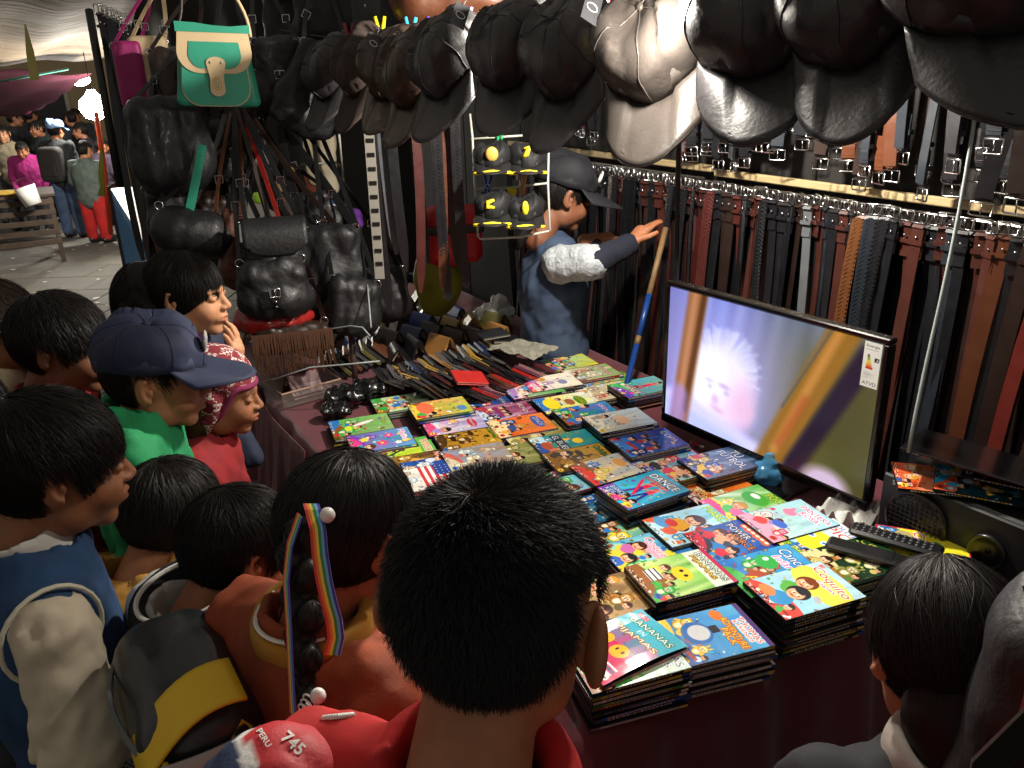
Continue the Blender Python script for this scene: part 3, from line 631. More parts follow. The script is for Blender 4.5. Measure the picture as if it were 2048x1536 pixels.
# ================================================================ table, cloth
CLM = mat('maroon_cloth', '#63202e', .8, sheen=.25, bump=.3, bscale=260, bdist=.0008, var=.25, vscale=5)
W2, L2 = 1.22, 2.95
t = thing('market_table', 'long trestle table hidden under the maroon cloth', 'table', (*tp(W2/2, L2/2, 0)[:2], 0), (0, 0, math.radians(30)))
g = MB(); g.box((0, 0, .70), (W2-.02, L2-.02, .025), bev=.004); g.obj('table_top', mat('raw_wood', '#8a6a45', .7, var=.3, vscale=12, stretch=(1, 12, 12)), t)
for sx in (-1, 1):
    for sy in (-1, 1):
        g = MB(); g.box((sx*(W2/2-.08), sy*(L2/2-.1), .345), (.045, .045, .685), bev=.004); g.obj('table_leg', mat('raw_wood', ''), t)
g = MB(); NP = []
def clothf():
    """a sheet over the table top whose skirt falls in folds on the sides the photograph shows"""
    prof = []
    pts = [(-.004, -.004), (W2+.004, -.004), (W2+.004, L2+.004), (-.004, L2+.004)]
    per = []; n = [60, 24, 60, 90]
    seg = [(pts[0], pts[1], 60), (pts[1], pts[2], 50), (pts[2], pts[3], 24), (pts[3], pts[0], 130)]
    for a, b_, k in seg:
        for i in range(k): per.append(lerp(a, b_, i/k))
    per = np.array(per); N = len(per); cen = np.array([W2/2, L2/2])
    nor = np.zeros_like(per)
    for i in range(N): d = per[(i+1) % N]-per[i-1]; nn = np.array([d[1], -d[0]]); nor[i] = nn/np.linalg.norm(nn)
    rows = [(.716, -.03, 0), (.719, -.004, 0), (.716, .004, .1), (.70, .010, .25), (.62, .016, .5), (.45, .03, .8), (.25, .045, 1), (.03, .06, 1.1)]
    s = np.arange(N)*1.0; V = []
    for z, off, fold in rows:
        w_ = fold*(.018*np.sin(s*.42)+.012*np.sin(s*.9+1.3)+.008*np.sin(s*.21+.5)); q = per+nor*(off+w_+.02*fold)[:, None]
        V += [tp(a, b_, z) for a, b_ in q]
    F = [(i*N+k, i*N+(k+1) % N, (i+1)*N+(k+1) % N, (i+1)*N+k) for i in range(len(rows)-1) for k in range(N)]
    c = len(V); V.append(tp(W2/2, L2/2, .7155)); F += [(k, c, (k+1) % N) for k in range(N)]
    g.add(V, [f[::-1] for f in F])
clothf()
g.obj('tablecloth', CLM, smooth=True, label='maroon cloth covering the long table and falling in folds to the ground', cat='tablecloth')
# the corner of cloth pulled up to the rack at the far left end
pk = pd(506, 655, 3.05); 
def drape(a, b_):
    l = lerp(tp(-.05, 2.35, .66), tp(-.03, 1.42, .7), a); base = lerp(l, l+np.array([-.06, -.05, -.62]), b_)
    top = pk*np.exp(-((a-.22)/.16)**2)[None] if False else None
    h = math.exp(-((a-.30)/.17)**2); q = base+(1-b_)*h*np.array([0, 0, .17]); q[:2] += -UA*(.03*math.sin(a*38+b_*2)*b_+.015*math.sin(a*90)*b_); return q
g = MB(); g.grid(drape, 60, 14, thick=.002); g.obj('cloth_curtain', CLM, smooth=True, label='maroon cloth side pulled up to a peak beside the child in the knitted hat', cat='cloth')

# ================================================================ disc cases
CT = .0074; CL, CW = .19, .135
_cm = {}
def case_mesh(uvm):
    g = MB(); g.box((0, 0, -CT/2+.0004), (CL, CW, CT-.0010), m=0)
    me = bpy.data.meshes.new('disc_case'); me.from_pydata(g.v, [], g.f); me.materials.append(uvm); me.update(); return me
def quad(name, P, m, parent, loc=(0, 0, 0), nx=1, lift=0):
    """printed sheet, corners: lower left, lower right, upper right, upper left of the print"""
    n = nx; V = []; uv = []
    P = [np.array(p, float) for p in P]
    for i in range(n+1):
        for j in range(n+1):
            a, b_ = i/n, j/n; V.append((P[0]*(1-a)+P[1]*a)*(1-b_)+(P[3]*(1-a)+P[2]*a)*b_); uv.append((a, b_))
            if lift: V[-1] = V[-1]+np.array([0, 0, lift*(.06+abs(math.sin(a*2.6-.5))*math.sin(b_*2.2+.4)**2)])
    F = [(i*(n+1)+j, (i+1)*(n+1)+j, (i+1)*(n+1)+j+1, i*(n+1)+j+1) for i in range(n) for j in range(n)]
    me = bpy.data.meshes.new(name); me.from_pydata([tuple(v) for v in V], [], F); ul = me.uv_layers.new(name='UVMap')
    for p in me.polygons:
        for li, vi in zip(p.loop_indices, p.vertices): ul.data[li].uv = uv[vi]
    me.materials.append(m); me.update(); return link(name, me, parent, loc)
SPC = {'black': '#17171a', 'blue': '#1f5fb0', 'teal': '#2b8fb4', 'grey': '#8d8f92', 'yellow': '#c9b23a', 'brown': '#6a4a2c', 'white': '#cfcdc4', 'navy': '#1b2850', 'green': '#3c8a3e', 'magenta': '#c03476', 'red': '#a3272b', 'pink': '#cf7aa0', 'purple': '#5d4a8c', 'orange': '#c86a2a', 'olive': '#77743c'}
def spine_art(c, txt, seed):
    a = Art(300, 12, SPC[c]); q = np.random.RandomState(seed); base = a.c(SPC[c])
    a.rect(0, 0, .09, 1, np.clip(base*.5+.25*q.rand(3), 0, 1)); a.rect(.92, 0, 1, 1, ['#c9b23a', '#d8d4c8', '#30508f'][seed % 3])
    if txt: a.text(txt, .12, .82, .62, '#f2ead2' if sum(base) < 1.7 else '#30241a', None, w=.72)
    else:
        x = .13
        while x < .8: l = q.uniform(.01, .04); a.rect(x, .25, x+l, .75, (1-base)*.7+.2 if q.rand() < .8 else '#e0b030'); x += l+.012
    return a.grain(.1, seed).a
_sp = {}
def spine_m(c, txt=None, v=0):
    k = (c, txt, v)
    if k not in _sp: _sp[k] = mat_img('print_spine_%s_%d' % (c, len(_sp)), spine_art(c, txt, len(_sp)), .32)
    return _sp[k]
_bm = None
ncase = 0
def stack(px, py, n, deg, where, d, seed, colors=('black',), txts=(), z0=None, ztop=None, jit=.006, lift=0, pos=None, first_cover=None):
    """a pile of flat disc cases: every case is a thing, the topmost carries its printed cover"""
    global _bm, ncase
    z0 = TZ+.0005+(seed*7 % 5)*.0011 if z0 is None else z0; zt = z0+n*CT
    c = pz(px, py, zt) if pos is None else np.array(pos)
    yaw = math.radians(deg); q = np.random.RandomState(seed+100)
    for k in range(n):          # k = 0 is the topmost
        dx, dy = (0, 0) if k == 0 else q.uniform(-jit, jit, 2); da = 0 if k == 0 else q.uniform(-.03, .03)
        col = colors[k % len(colors)]; tx = txts[k] if k < len(txts) else None
        if k == 0:
            lab = d['name']+' '+where
            if len(lab.split()) > 16: lab = d['name']+' on top of its pile'
        else: lab = '%s-edged disc case, %s down under the %s' % (col, ordn(k), ' '.join(d['name'].split()[:9]))
        tr = thing('disc_case', lab, 'disc case', (c[0]+dx, c[1]+dy, zt-k*CT), (0, 0, yaw+da), 'disc cases piled on the maroon table')
        if _bm is None: _bm = case_mesh(mat('case_black', '#121214', .35, coat=.2))
        link('case_shell', _bm, tr)
        h = (CL/2+.0003, CW/2+.0003)
        m = spine_m(col, tx, (k+seed) % 3)
        quad('spine', [(-h[0]+.002, -h[1], -CT+.0012), (h[0]-.002, -h[1], -CT+.0012), (h[0]-.002, -h[1], -.0008), (-h[0]+.002, -h[1], -.0008)], m, tr)
        ncase += 1
        if k == 0:
            mm = mat_img('print_cover_%d' % seed, cover_art(d, seed), .22, coat=.35, bump=.35)
            # the print's top points along the long side to the right, its lines run towards the children
            hx, hy = CL/2-.0012, CW/2-.0012; z = .0002
            quad('cover', [(-hx, hy, z), (-hx, -hy, z), (hx, -hy, z), (hx, hy, z)], mm, tr, nx=6 if lift else 1, lift=lift)
T_ = lambda s, x, y, h, c='#ffffff', out=None, **k: (s, x, y, h, dict(c=c, out=out, **k))
STK = [
 # px, py, n, deg, where, design, colours, spine texts
 (1421, 1268, 10, 17, 'in the middle of the front edge', dict(name='train adventure disc case in blue with a grey front', bg=('#5db8e8', '#2a6fb5'), pal='sea', n=12, y0=.45, draw=[('rect', 0, 0, 1, .05, '#4a2a78'), ('ell', .42, .62, .25, .22, '#2b69b0'), ('ell', .42, .6, .17, .16, '#c9ccd0'), ('rect', .34, .38, .5, .47, '#20242c'), ('line', .05, .95, .9, .83, .03, '#a83a30'), ('ell', .15, .3, .12, .09, '#e8762c')], text=[T_('THOMAS', .3, .13, .07, '#d83a2c', '#ffffff', w=.6), T_('& FRIENDS', .34, .19, .045, '#d83a2c', '#ffffff', w=.5), T_('ADVENTURE', .22, .29, .075, '#f7dc3a', '#b8501c', w=.72, rot=.05), T_('PACK', .45, .37, .075, '#f7dc3a', '#b8501c', w=.36, rot=.05)]), ('grey', 'white', 'grey', 'grey'), (None, None, 'THOMAS EL TREN Y SUS AMIGOS', None, 'THOMAS EL TREN Y SUS AMIGOS', 'THOMAS EL TREN', 'THOMAS EL TREN Y SUS AMIGOS')),
 (1608, 1178, 13, 20, 'at the right end of the front edge', dict(name='COQUITO INGLES disc case with two laughing children', bg=('#bfe6f7', '#8fd0f0'), pal='jungle', n=10, y0=.72, draw=[('ell', .55, .3, .6, .3, '#f5df58'), ('kid', .4, .42, .15, '#f0b98c', '#7c3c22', '#5cae48'), ('kid', .55, .62, .16, '#f0b98c', '#1c2430', '#2f8cc8'), ('ell', .8, .5, .1, .05, '#b8bcc2', .5), ('ell', .3, .86, .16, .1, '#e8834a')], text=[T_('Coquito', .1, .2, .13, '#d8322c', '#ffffff', w=.84, shear=.2, rot=.12), T_('Ingles', .42, .3, .055, '#c02878', '#ffffff', w=.36), T_('14', .1, .07, .04, '#ffffff', '#d8322c')]), ('black', 'black', 'black', 'black', 'black', 'brown', 'brown', 'navy', 'brown', 'purple', 'yellow'), (None,)*8+('COQUITO', 'COQUITO Matematicas y Lenguaje', None, None)),
 (1541, 1139, 11, 20, 'just behind the COQUITO INGLES pile', dict(name='CANCION INFANTIL disc case in blue and green', bg=('#3da4d8', '#2a7fc0'), pal='jungle', n=16, y0=.35, draw=[('ell', .3, .45, .2, .17, '#33a648'), ('ell', .22, .42, .05, .05, '#ffffff'), ('ell', .6, .7, .18, .16, '#a8492c')], text=[T_('Cancion', .1, .2, .13, '#ffffff', '#1c4f92', w=.75, shear=.2), T_('Infantil', .2, .33, .1, '#e8408c', '#ffffff', w=.65, shear=.2), T_('A', .5, .83, .12, '#f5df40', '#c02c28')]), ('black', 'navy', 'black', 'green'), ()),
 (1361, 1148, 12, 20, 'behind the train disc pile', dict(name='green BANANAS disc case with a yellow puppet', bg=('#6cc24a', '#e8eaa0'), pal='jungle', n=10, y0=.5, draw=[('rect', 0, 0, 1, .28, '#dcead8'), ('rect', 0, 0, 1, .05, '#c02a54'), ('ell', .5, .48, .2, .15, '#f0d030'), ('ell', .43, .46, .035, .035, '#2a2a20'), ('ell', .57, .46, .035, .035, '#2a2a20'), ('rect', .2, .7, .5, .86, '#e6e6e2'), ('line', .2, .72, .5, .72, .012, '#22262c'), ('line', .2, .78, .5, .78, .012, '#22262c'), ('line', .2, .84, .5, .84, .012, '#22262c')], text=[T_('BANANAS', .08, .14, .07, '#ffffff', '#3a5040', w=.84), T_('PIJAMAS', .12, .24, .07, '#f5df40', '#6a3a28', w=.7)]), ('black', 'black', 'orange', 'navy', 'blue', 'navy', 'brown', 'grey', 'brown', 'grey', 'white'), (None,)*6+('BANANAS EN PIJAMAS',)),
 (1252, 1312, 11, 18, 'at the near corner of the table beside the crouched boy', dict(name='pale S disc case mostly under a glossy one', bg=('#b8cfd0', '#8fb04a'), pal='jungle', n=14, y0=.4, text=[T_('BANANAS', .06, .12, .08, '#4a5a60', '#e8ece8', w=.88), T_('PIJAMAS', .1, .24, .08, '#4a5a60', '#e8ece8', w=.8)]), ('black', 'yellow', 'white', 'brown', 'green', 'red', 'navy', 'brown', 'blue', 'navy', 'grey'), (None, None, None, 'BANANAS EN PIJAMAS', None, None, 'RIO 1 Y 2 COLECCIÓN ESTRENO', None, None, None, 'RIO 1 Y 2 COLECCIÓN ESTRENO')),
 (1296, 1102, 6, 22, 'behind the green BANANAS pile', dict(name='COQUITO disc case with three children on pale blue', bg=('#3a9cd8', '#a8dcc8'), pal='jungle', n=14, y0=.25, draw=[('rect', 0, .0, 1, .25, '#2f7fc8'), ('ell', .6, .42, .4, .12, '#f7a8c0'), ('kid', .3, .55, .12, '#e9b184', '#4a2413', '#c86ab0'), ('kid', .55, .8, .13, '#e9b184', '#1c1a20', '#3a6ac8'), ('ell', .75, .3, .14, .1, '#f0e040')], text=[T_('Coquito', .12, .42, .11, '#d02c60', '#ffffff', w=.78, shear=.2, rot=.06), T_('Canciones', .1, .13, .08, '#ffffff', '#18306a', w=.6, shear=.2)]), ('black', 'teal', 'black'), ()),
 (1382, 1049, 7, 22, 'behind the COQUITO children pile', dict(name='MARCO disc case with two boys in yellow', bg=('#7fd0ee', '#dff4fa'), pal='sea', n=10, y0=.55, draw=[('kid', .42, .42, .17, '#edb98c', '#4a2818', '#e8a828'), ('kid', .72, .35, .09, '#edb98c', '#3a2018', '#b03028'), ('ell', .2, .8, .2, .12, '#5a9ad0'), ('ell', .3, .7, .14, .1, '#d8402c')], text=[T_('MARCO', .1, .14, .12, '#e8e83a', '#3a9a3a', w=.75)]), ('yellow', 'black', 'black', 'white'), ()),
 (1469, 1077, 7, 22, 'right of the MARCO case', dict(name='orange racing team disc case on blue', bg=('#28409c', '#3a9ad8'), pal='team', n=16, y0=.4, draw=[('ell', .25+.12*i, .22+.015*(i % 2), .085, .07, '#e85a28') for i in range(6)]+[('ell', .25+.12*i, .22, .05, .03, '#f8f4ee') for i in range(6)], text=[T_('POWER', .08, .42, .1, '#ffffff', '#1c1c22', w=.55, rot=-.05), T_('FORCE', .4, .52, .1, '#f0902c', '#1c1c22', w=.52, rot=-.05)]), ('navy', 'black', 'black'), ()),
 (1492, 1008, 6, 25, 'left of the PANTERA ROSA case', dict(name='green POCO disc case with a red corner', bg=('#52b83c', '#e8eef0'), pal='party', n=10, y0=.5, draw=[('ell', .42, .3, .3, .2, '#3aa832'), ('ell', .35, .25, .12, .07, '#f4f4f0'), ('ell', .7, .75, .2, .12, '#e86a9c')], text=[T_('POCO', .42, .14, .12, '#e8e84a', '#2a7a2a', w=.5)]), ('black', 'black', 'pink'), ()),
 (1575, 1040, 8, 22, 'in front of the white paper under the television', dict(name='PANTERA ROSA disc case in pale blue and pink', bg=('#a8dcf0', '#b8e0d0'), pal='pink', n=14, y0=.45, draw=[('ell', .3, .35, .14, .1, '#ee88ac'), ('ell', .25, .27, .05, .07, '#ee88ac'), ('ell', .55, .65, .16, .1, '#3a6ad0'), ('ell', .3, .8, .14, .1, '#e04a48')], text=[T_('PANTERA', .25, .15, .085, '#d8347c', '#ffffff', w=.7), T_('ROSA', .4, .26, .085, '#d8347c', '#ffffff', w=.42)]), ('black', 'white', 'black', 'black'), ()),
 (1640, 1081, 8, 20, 'left of the two remote controls', dict(name='POLLITO PIO disc case with a big yellow ball', bg=('#e8f6fa', '#9ad0f0'), pal='jungle', n=10, y0=.6, draw=[('ell', .45, .55, .33, .3, '#f8e838'), ('ell', .3, .5, .07, .07, '#ffffff'), ('ell', .6, .5, .07, .07, '#ffffff'), ('ell', .3, .5, .035, .035, '#3a8ac8'), ('ell', .6, .5, .035, .035, '#3a8ac8'), ('ell', .15, .88, .16, .12, '#8a2a78')], text=[T_('POLLITO', .12, .12, .075, '#2238a0', '#ffffff', w=.72), T_('PIO', .2, .26, .13, '#e0281c', '#ffffff', w=.55), T_('Y SUS AMIGOS', .06, .93, .08, '#f0f04a', '#2a7a28', w=.88)]), ('black', 'yellow', 'navy', 'black'), ()),
 (1712, 1118, 10, 20, 'under the black remote controls', dict(name='dark green disc case', bg=('#1c4a28', '#0f2a18'), pal='olive', n=8, text=[T_('CIRCO', .1, .2, .1, '#d8c850', None, w=.6)]), ('green', 'yellow', 'black', 'olive', 'black'), ()),
 (1287, 978, 10, 28, 'in the centre of the discs, cases fanned to the right', dict(name='DANCE KIDS disc case with two dancers in red', bg=('#2a9cc0', '#48b8dc'), pal='party', n=8, y0=.75, draw=[('ell', .5, .13, .4, .1, '#8a8478'), ('person', .45, .5, .32, '#d8284c', '#5a2a8c'), ('person', .68, .55, .3, '#e03a50', '#302a88'), ('line', .2, .35, .55, .7, .03, '#e02850')], text=[T_('DANCE', .12, .21, .12, '#ffffff', '#14506a', w=.76), T_('COREOGRAFIAS', .14, .29, .05, '#f0e0c8', '#8c1c2c', w=.66), T_('DANCE', .08, .84, .07, '#ffffff', '#1c5a8c', w=.4), T_('KIDS', .08, .92, .06, '#ffffff', '#1c5a8c', w=.25)]), ('blue', 'navy', 'grey', 'navy', 'blue', 'teal', 'navy', 'grey', 'blue', 'navy'), ()),
 (1222, 935, 6, 28, 'behind the DANCE KIDS pile', dict(name='toy disc case in sand, green and yellow', bg=('#c8d4e0', '#d8b880'), pal='jungle', n=22, y0=.5, draw=[('ell', .4, .3, .2, .12, '#e8a860')], text=[T_('DINO', .3, .2, .09, '#e8e0f0', '#4a4a90', w=.4)]), ('black', 'yellow', 'olive'), ()),
 (1152, 957, 4, 25, 'behind the foreground boy\'s hair', dict(name='pale blue and red MY DAY disc case', bg=('#a8dce8', '#58b8d0'), pal='party', n=10, edge='#d02c3c', y0=.5, draw=[('ell', .6, .3, .22, .14, '#4a2a78')], text=[T_('MY DAY', .35, .33, .09, '#ffffff', '#c02c50', w=.55)]), ('red', 'teal'), ()),
 (1195, 1015, 3, 24, 'low between the DANCE KIDS pile and the boy\'s hair', dict(name='teal disc case with a white swirl', bg=('#2f8cb8', '#1c3a5c'), pal='sea', n=14, text=[T_('ANIMALES', .1, .2, .08, '#ffffff', '#c02c3c', w=.7)]), ('red', 'teal'), ()),
 (1356, 935, 6, 24, 'left of the blue plastic bag', dict(name='football disc case with red and white players', bg=('#4a9ac0', '#b8d8a8'), pal='team', n=34, y0=.0, text=[T_('GOL', .1, .15, .1, '#ffffff', '#2346a8', w=.4)]), ('yellow', 'olive', 'yellow', 'grey'), ()),
 (1441, 924, 7, 24, 'nearest the blue plastic bag', dict(name='dark blue TU FUTBOL disc case with white letters', bg=('#30486c', '#88a0b8'), pal='team', n=16, y0=.5, text=[T_('TU', .2, .2, .13, '#f8f8f4', '#203050', w=.3), T_('FUTBOL', .08, .36, .13, '#f8f8f4', '#203050', w=.84)]), ('grey', 'yellow', 'olive', 'orange'), ()),
 (1446, 985, 3, 24, 'in front of the football cases', dict(name='orange sunset disc case with dark heads', bg=('#f08a30', '#c8401c'), pal='fire', n=18, y0=.2, text=[T_('LEON', .1, .85, .1, '#f8e8a0', '#702010', w=.5)]), ('orange', 'black'), ()),
 (1297, 884, 8, 22, 'below the lower left corner of the television', dict(name='blue team disc case with a crowd of faces', bg=('#1c3a8c', '#2f68b8'), pal='blue', n=34, y0=.05, draw=[('kid', .2+.2*i, .45+.05*(i % 2), .08, '#c98f68', '#2a1a14', ['#2346a8', '#b03844'][i % 2]) for i in range(4)], text=[T_('COPA', .15, .16, .1, '#e8e8f0', '#102a60', w=.6)]), ('white', 'blue', 'blue', 'yellow', 'purple', 'black'), ()),
 (1239, 840, 9, 20, 'behind the blue team pile', dict(name='pale romance disc case with a sleeping face', bg=('#b8d0e0', '#c8c0a8'), pal='pale', n=12, y0=.3, draw=[('ell', .5, .45, .25, .15, '#e0b898')], text=[T_('AMOR', .1, .9, .07, '#405060', None, w=.35)]), ('black', 'white', 'black', 'grey', 'black'), ()),
 (1175, 826, 6, 20, 'left of the pale romance pile', dict(name='purple and sea-green disc case', bg=('#2a9cc8', '#6a4a9c'), pal='jungle', n=26, y0=.1, text=[T_('SIRENA', .1, .2, .09, '#f0e8ff', '#5a3a90', w=.66)]), ('purple', 'grey'), ()),
 (1131, 805, 4, 20, 'in front of the white-sided case', dict(name='yellow disc case with a green title badge', bg=('#e8eef0', '#f4d82c'), pal='jungle', n=6, y0=.5, draw=[('ell', .45, .75, .34, .2, '#f6dc1e'), ('ell', .5, .42, .2, .12, '#a0603a'), ('ell', .5, .22, .3, .13, '#4a8a2a')], text=[T_('GEORGE', .26, .25, .08, '#f0e030', '#2a5a18', w=.5)]), ('teal', 'blue', 'white'), ()),
 (1066, 777, 5, 20, 'at the left of the fifth row of discs', dict(name='leaf green disc case with a girl\'s face', bg=('#58b04a', '#f0d8dc'), pal='pink', n=16, y0=.5, draw=[('kid', .4, .4, .14, '#f0c0a0', '#7a3020', '#58a0d8')], text=[T_('HADA', .2, .16, .08, '#ffffff', '#2a7a2a', w=.5)]), ('black', 'pink', 'black'), ()),
 (1102, 764, 5, 20, 'between the green girl case and the red-bordered case', dict(name='cream disc case with grey and pink figures', bg=('#f4ecd0', '#e8e0d8'), pal='pink', n=20, y0=.1, draw=[('ell', .6, .3, .16, .12, '#8888b0')], text=[T_('BEBES', .4, .9, .08, '#c04a70', '#ffffff', w=.5)]), ('black', 'white'), ()),
 (1183, 745, 4, 22, 'in the farthest row of discs', dict(name='red-bordered disc case with bears', bg=('#88b068', '#c8b8a0'), pal='pale', n=20, edge='#b02838', text=[T_('LOS OSOS', .1, .25, .08, '#ffffff', '#8a1c2c', w=.75)]), ('red', 'white'), ()),
 (1216, 762, 2, 22, 'before the red-bordered case', dict(name='green lion disc case', bg=('#3a9c48', '#e89030'), pal='jungle', n=24), ('green', 'orange'), ()),
 (1283, 773, 6, 24, 'against the left edge of the television', dict(name='red and teal DANCE disc case', bg=('#88a8a0', '#2a9cb8'), pal='party', n=10, y0=.5, draw=[('person', .5, .4, .3, '#e02850', '#c82848'), ('ell', .5, .7, .3, .1, '#8a8478')], text=[T_('DANCE', .2, .78, .11, '#ffffff', '#6a3a30', w=.66)]), ('white', 'blue', 'blue', 'purple', 'olive', 'orange'), ()),
 (1212, 783, 3, 22, 'left of the red DANCE pile', dict(name='sand disc case with an orange fish', bg=('#d8c8a0', '#b8a888'), pal='pale', n=12), ('black',), ()),
 (1137, 725, 3, 24, 'at the far end next to the wallets', dict(name='yellow-edged disc case', bg=('#e0d848', '#88c0b0'), pal='jungle', n=12), ('yellow', 'orange', 'teal'), ()),
 (1110, 729, 3, 22, 'at the far end touching the wallets', dict(name='teal-edged disc case', bg=('#38a0c0', '#c8e0d8'), pal='sea', n=12), ('teal', 'teal', 'blue'), ()),
 (1132, 885, 5, 20, 'behind the golden horse pile', dict(name='EL BUEN disc case with a boxed title', bg=('#2a90a8', '#3a8a58'), pal='sea', n=22, y0=.3, draw=[('ell', .5, .3, .14, .12, '#f4d038'), ('rect', .05, .5, .95, .66, '#1c3040'), ('ell', .5, .82, .2, .12, '#b04a28')], text=[T_('EL BUEN', .1, .63, .1, '#f4f4f0', None, w=.8)]), ('black', 'white'), ()),
 (1160, 915, 5, 20, 'behind the curly front of the boy\'s hair', dict(name='golden disc case with running horses', bg=('#c89a30', '#8a641c'), pal='gold', n=20, y0=.1, edge='#20180c', draw=[('horse', .3, .45, .16, '#3c2810'), ('horse', .6, .6, .15, '#5a3c18')], text=[T_('Caballos', .1, .15, .08, '#6ab040', '#2a1c08', w=.6, shear=.2)]), ('black', 'blue', 'black', 'yellow'), ()),
 (1043, 850, 4, 20, 'left of the EL BUEN case', dict(name='orange disc case with a blue round badge', bg=('#e88a3c', '#d85a24'), pal='fire', n=22, y0=.35, draw=[('ell', .45, .2, .34, .13, '#3a58b0')], text=[T_('DINOS', .2, .23, .09, '#e8f0ff', '#1c2a70', w=.5)]), ('blue', 'grey'), ()),
 (1068, 866, 3, 20, 'before the orange badge case', dict(name='olive disc case with a frieze', bg=('#8a8448', '#b8aa68'), pal='olive', n=22, y0=.1), ('yellow', 'blue'), ()),
 (935, 877, 4, 19, 'above the braided girl\'s head to the right', dict(name='golden disc case with four horses', bg=('#c8962c', '#9c7420'), pal='gold', n=24, y0=.1, edge='#1c1408', draw=[('horse', .25, .4, .14, '#3c2810'), ('horse', .55, .5, .14, '#5a3c18'), ('horse', .4, .72, .14, '#2c1c0c')], text=[T_('Corral', .1, .1, .07, '#60c040', '#2a1c08', w=.6)]), ('black', 'teal', 'blue', 'black'), ()),
 (907, 847, 4, 19, 'behind the golden four horses', dict(name='pale princess disc case with a red badge', bg=('#a8a0d0', '#e8c8c8'), pal='pink', n=22, y0=.2, draw=[('kid', .35, .5, .1, '#f0c8a8', '#e0b040', '#c8a0d8'), ('ell', .6, .2, .26, .1, '#c82c48')], text=[T_('Princesas', .36, .22, .06, '#ffffff', '#8c1c30', w=.5)]), ('black', 'blue'), ()),
 (880, 815, 6, 19, 'at the left edge of the discs behind the princess case', dict(name='coral and lime disc case', bg=('#b8d048', '#e88a5c'), pal='jungle', n=14, y0=.2, draw=[('ell', .4, .75, .35, .2, '#e8704c'), ('ell', .7, .15, .16, .12, '#5888c0')]), ('green', 'blue', 'black', 'yellow'), ()),
 (965, 803, 3, 20, 'close to the black gloves', dict(name='dark blue disc case with a silver title', bg=('#1c3a78', '#3468b0'), pal='blue', n=24, text=[T_('GALAXIA', .1, .2, .08, '#d0d8e8', '#101c40', w=.7)]), ('blue', 'navy'), ()),
 (1010, 823, 3, 20, 'between the silver-titled case and the badge case', dict(name='purple-red disc case with three faces', bg=('#8c3050', '#b8a0c0'), pal='blue', n=16, y0=.3, draw=[('kid', .25+.22*i, .5, .09, '#e0b088', '#3a2018', '#883060') for i in range(3)], text=[T_('VECINOS', .1, .2, .08, '#ffffff', '#5a1c30', w=.7)]), ('purple', 'blue'), ()),
 (803, 805, 3, 19, 'in the far left corner of the discs', dict(name='plain pale green disc case', bg=('#98c890', '#d8e8c8'), pal='jungle', n=8), ('green', 'grey'), ()),
 (722, 850, 4, 19, 'at the far left edge of the table', dict(name='bird disc case with white and yellow ducks', bg=('#98b878', '#58b848'), pal='jungle', n=20, y0=.1, draw=[('ell', .4, .45, .28, .07, '#f4f4f0', 1.2), ('ell', .6, .72, .14, .09, '#d8f038')], text=[T_('Patos', .2, .14, .07, '#f0f070', '#3a6a28', w=.4)]), ('yellow', 'white', 'black'), ()),
 (762, 880, 4, 19, 'left of the golden four horses', dict(name='magenta flower disc case on sky blue', bg=('#58a8d8', '#8858a8'), pal='party', n=18, y0=.1, draw=[('flower', .3, .35, .1, '#e83e9c'), ('flower', .65, .5, .12, '#e83e7c'), ('flower', .35, .75, .1, '#f0e050'), ('flower', .75, .25, .07, '#ffffff')], text=[T_('Manana', .08, .16, .09, '#c8307c', '#ffffff', w=.6)]), ('teal', 'magenta'), ()),
 (805, 899, 3, 19, 'just behind the braided girl\'s hair', dict(name='lime TANGO disc case with black silhouettes', bg=('#c8e028', '#a8d038'), pal='olive', n=4, y0=.6, draw=[('rect', 0, 0, 1, .22, '#58b048'), ('line', .4, .4, .7, .72, .03, '#181c10'), ('ell', .5, .5, .07, .05, '#181c10'), ('line', .6, .6, .3, .75, .02, '#181c10')], text=[T_('TANGOS', .12, .17, .12, '#d83a20', '#f8f4e0', w=.75)]), ('green', 'olive'), ()),
 (835, 927, 3, 19, 'between the TANGO and the flag cases', dict(name='brown NATURA disc case with a golden dog', bg=('#3c2814', '#a87828'), pal='gold', n=10, y0=.3, draw=[('ell', .5, .5, .28, .16, '#d8a040'), ('ell', .4, .4, .1, .08, '#e8c070')], text=[T_('NATURA', .1, .18, .09, '#f4efe0', '#a82c20', w=.7)]), ('black', 'brown'), ()),
 (876, 935, 4, 19, 'right of the golden dog case', dict(name='deep blue disc case with a wave', bg=('#2858b0', '#183880'), pal='blue', n=18, y0=.2), ('blue', 'navy'), ()),
 (838, 958, 5, 19, 'touching the braided girl\'s hair', dict(name='white disc case with a stars and stripes corner', bg=('#e8e6e0', '#d8d4cc'), pal='pale', n=8, y0=.5, draw=[('flag', 0, 0, .95, .45), ('ell', .3, .7, .14, .1, '#a8845c'), ('ell', .6, .75, .12, .1, '#8c6a48')]), ('red', 'magenta', 'white', 'magenta'), ()),
 (955, 912, 4, 19, 'behind the boy\'s hair, before the golden four horses', dict(name='brown crowd disc case', bg=('#a89078', '#7888a8'), pal='pale', n=30, y0=0, draw=[('ell', .2+.2*i, .35, .06, .06, '#c89870') for i in range(4)]), ('blue', 'brown', 'grey'), ()),
 (1030, 910, 4, 19, 'between the brown crowd case and the EL BUEN case', dict(name='olive green disc case with a white edge', bg=('#7c8448', '#a8a068'), pal='olive', n=20), ('white', 'teal', 'yellow'), ()),
]
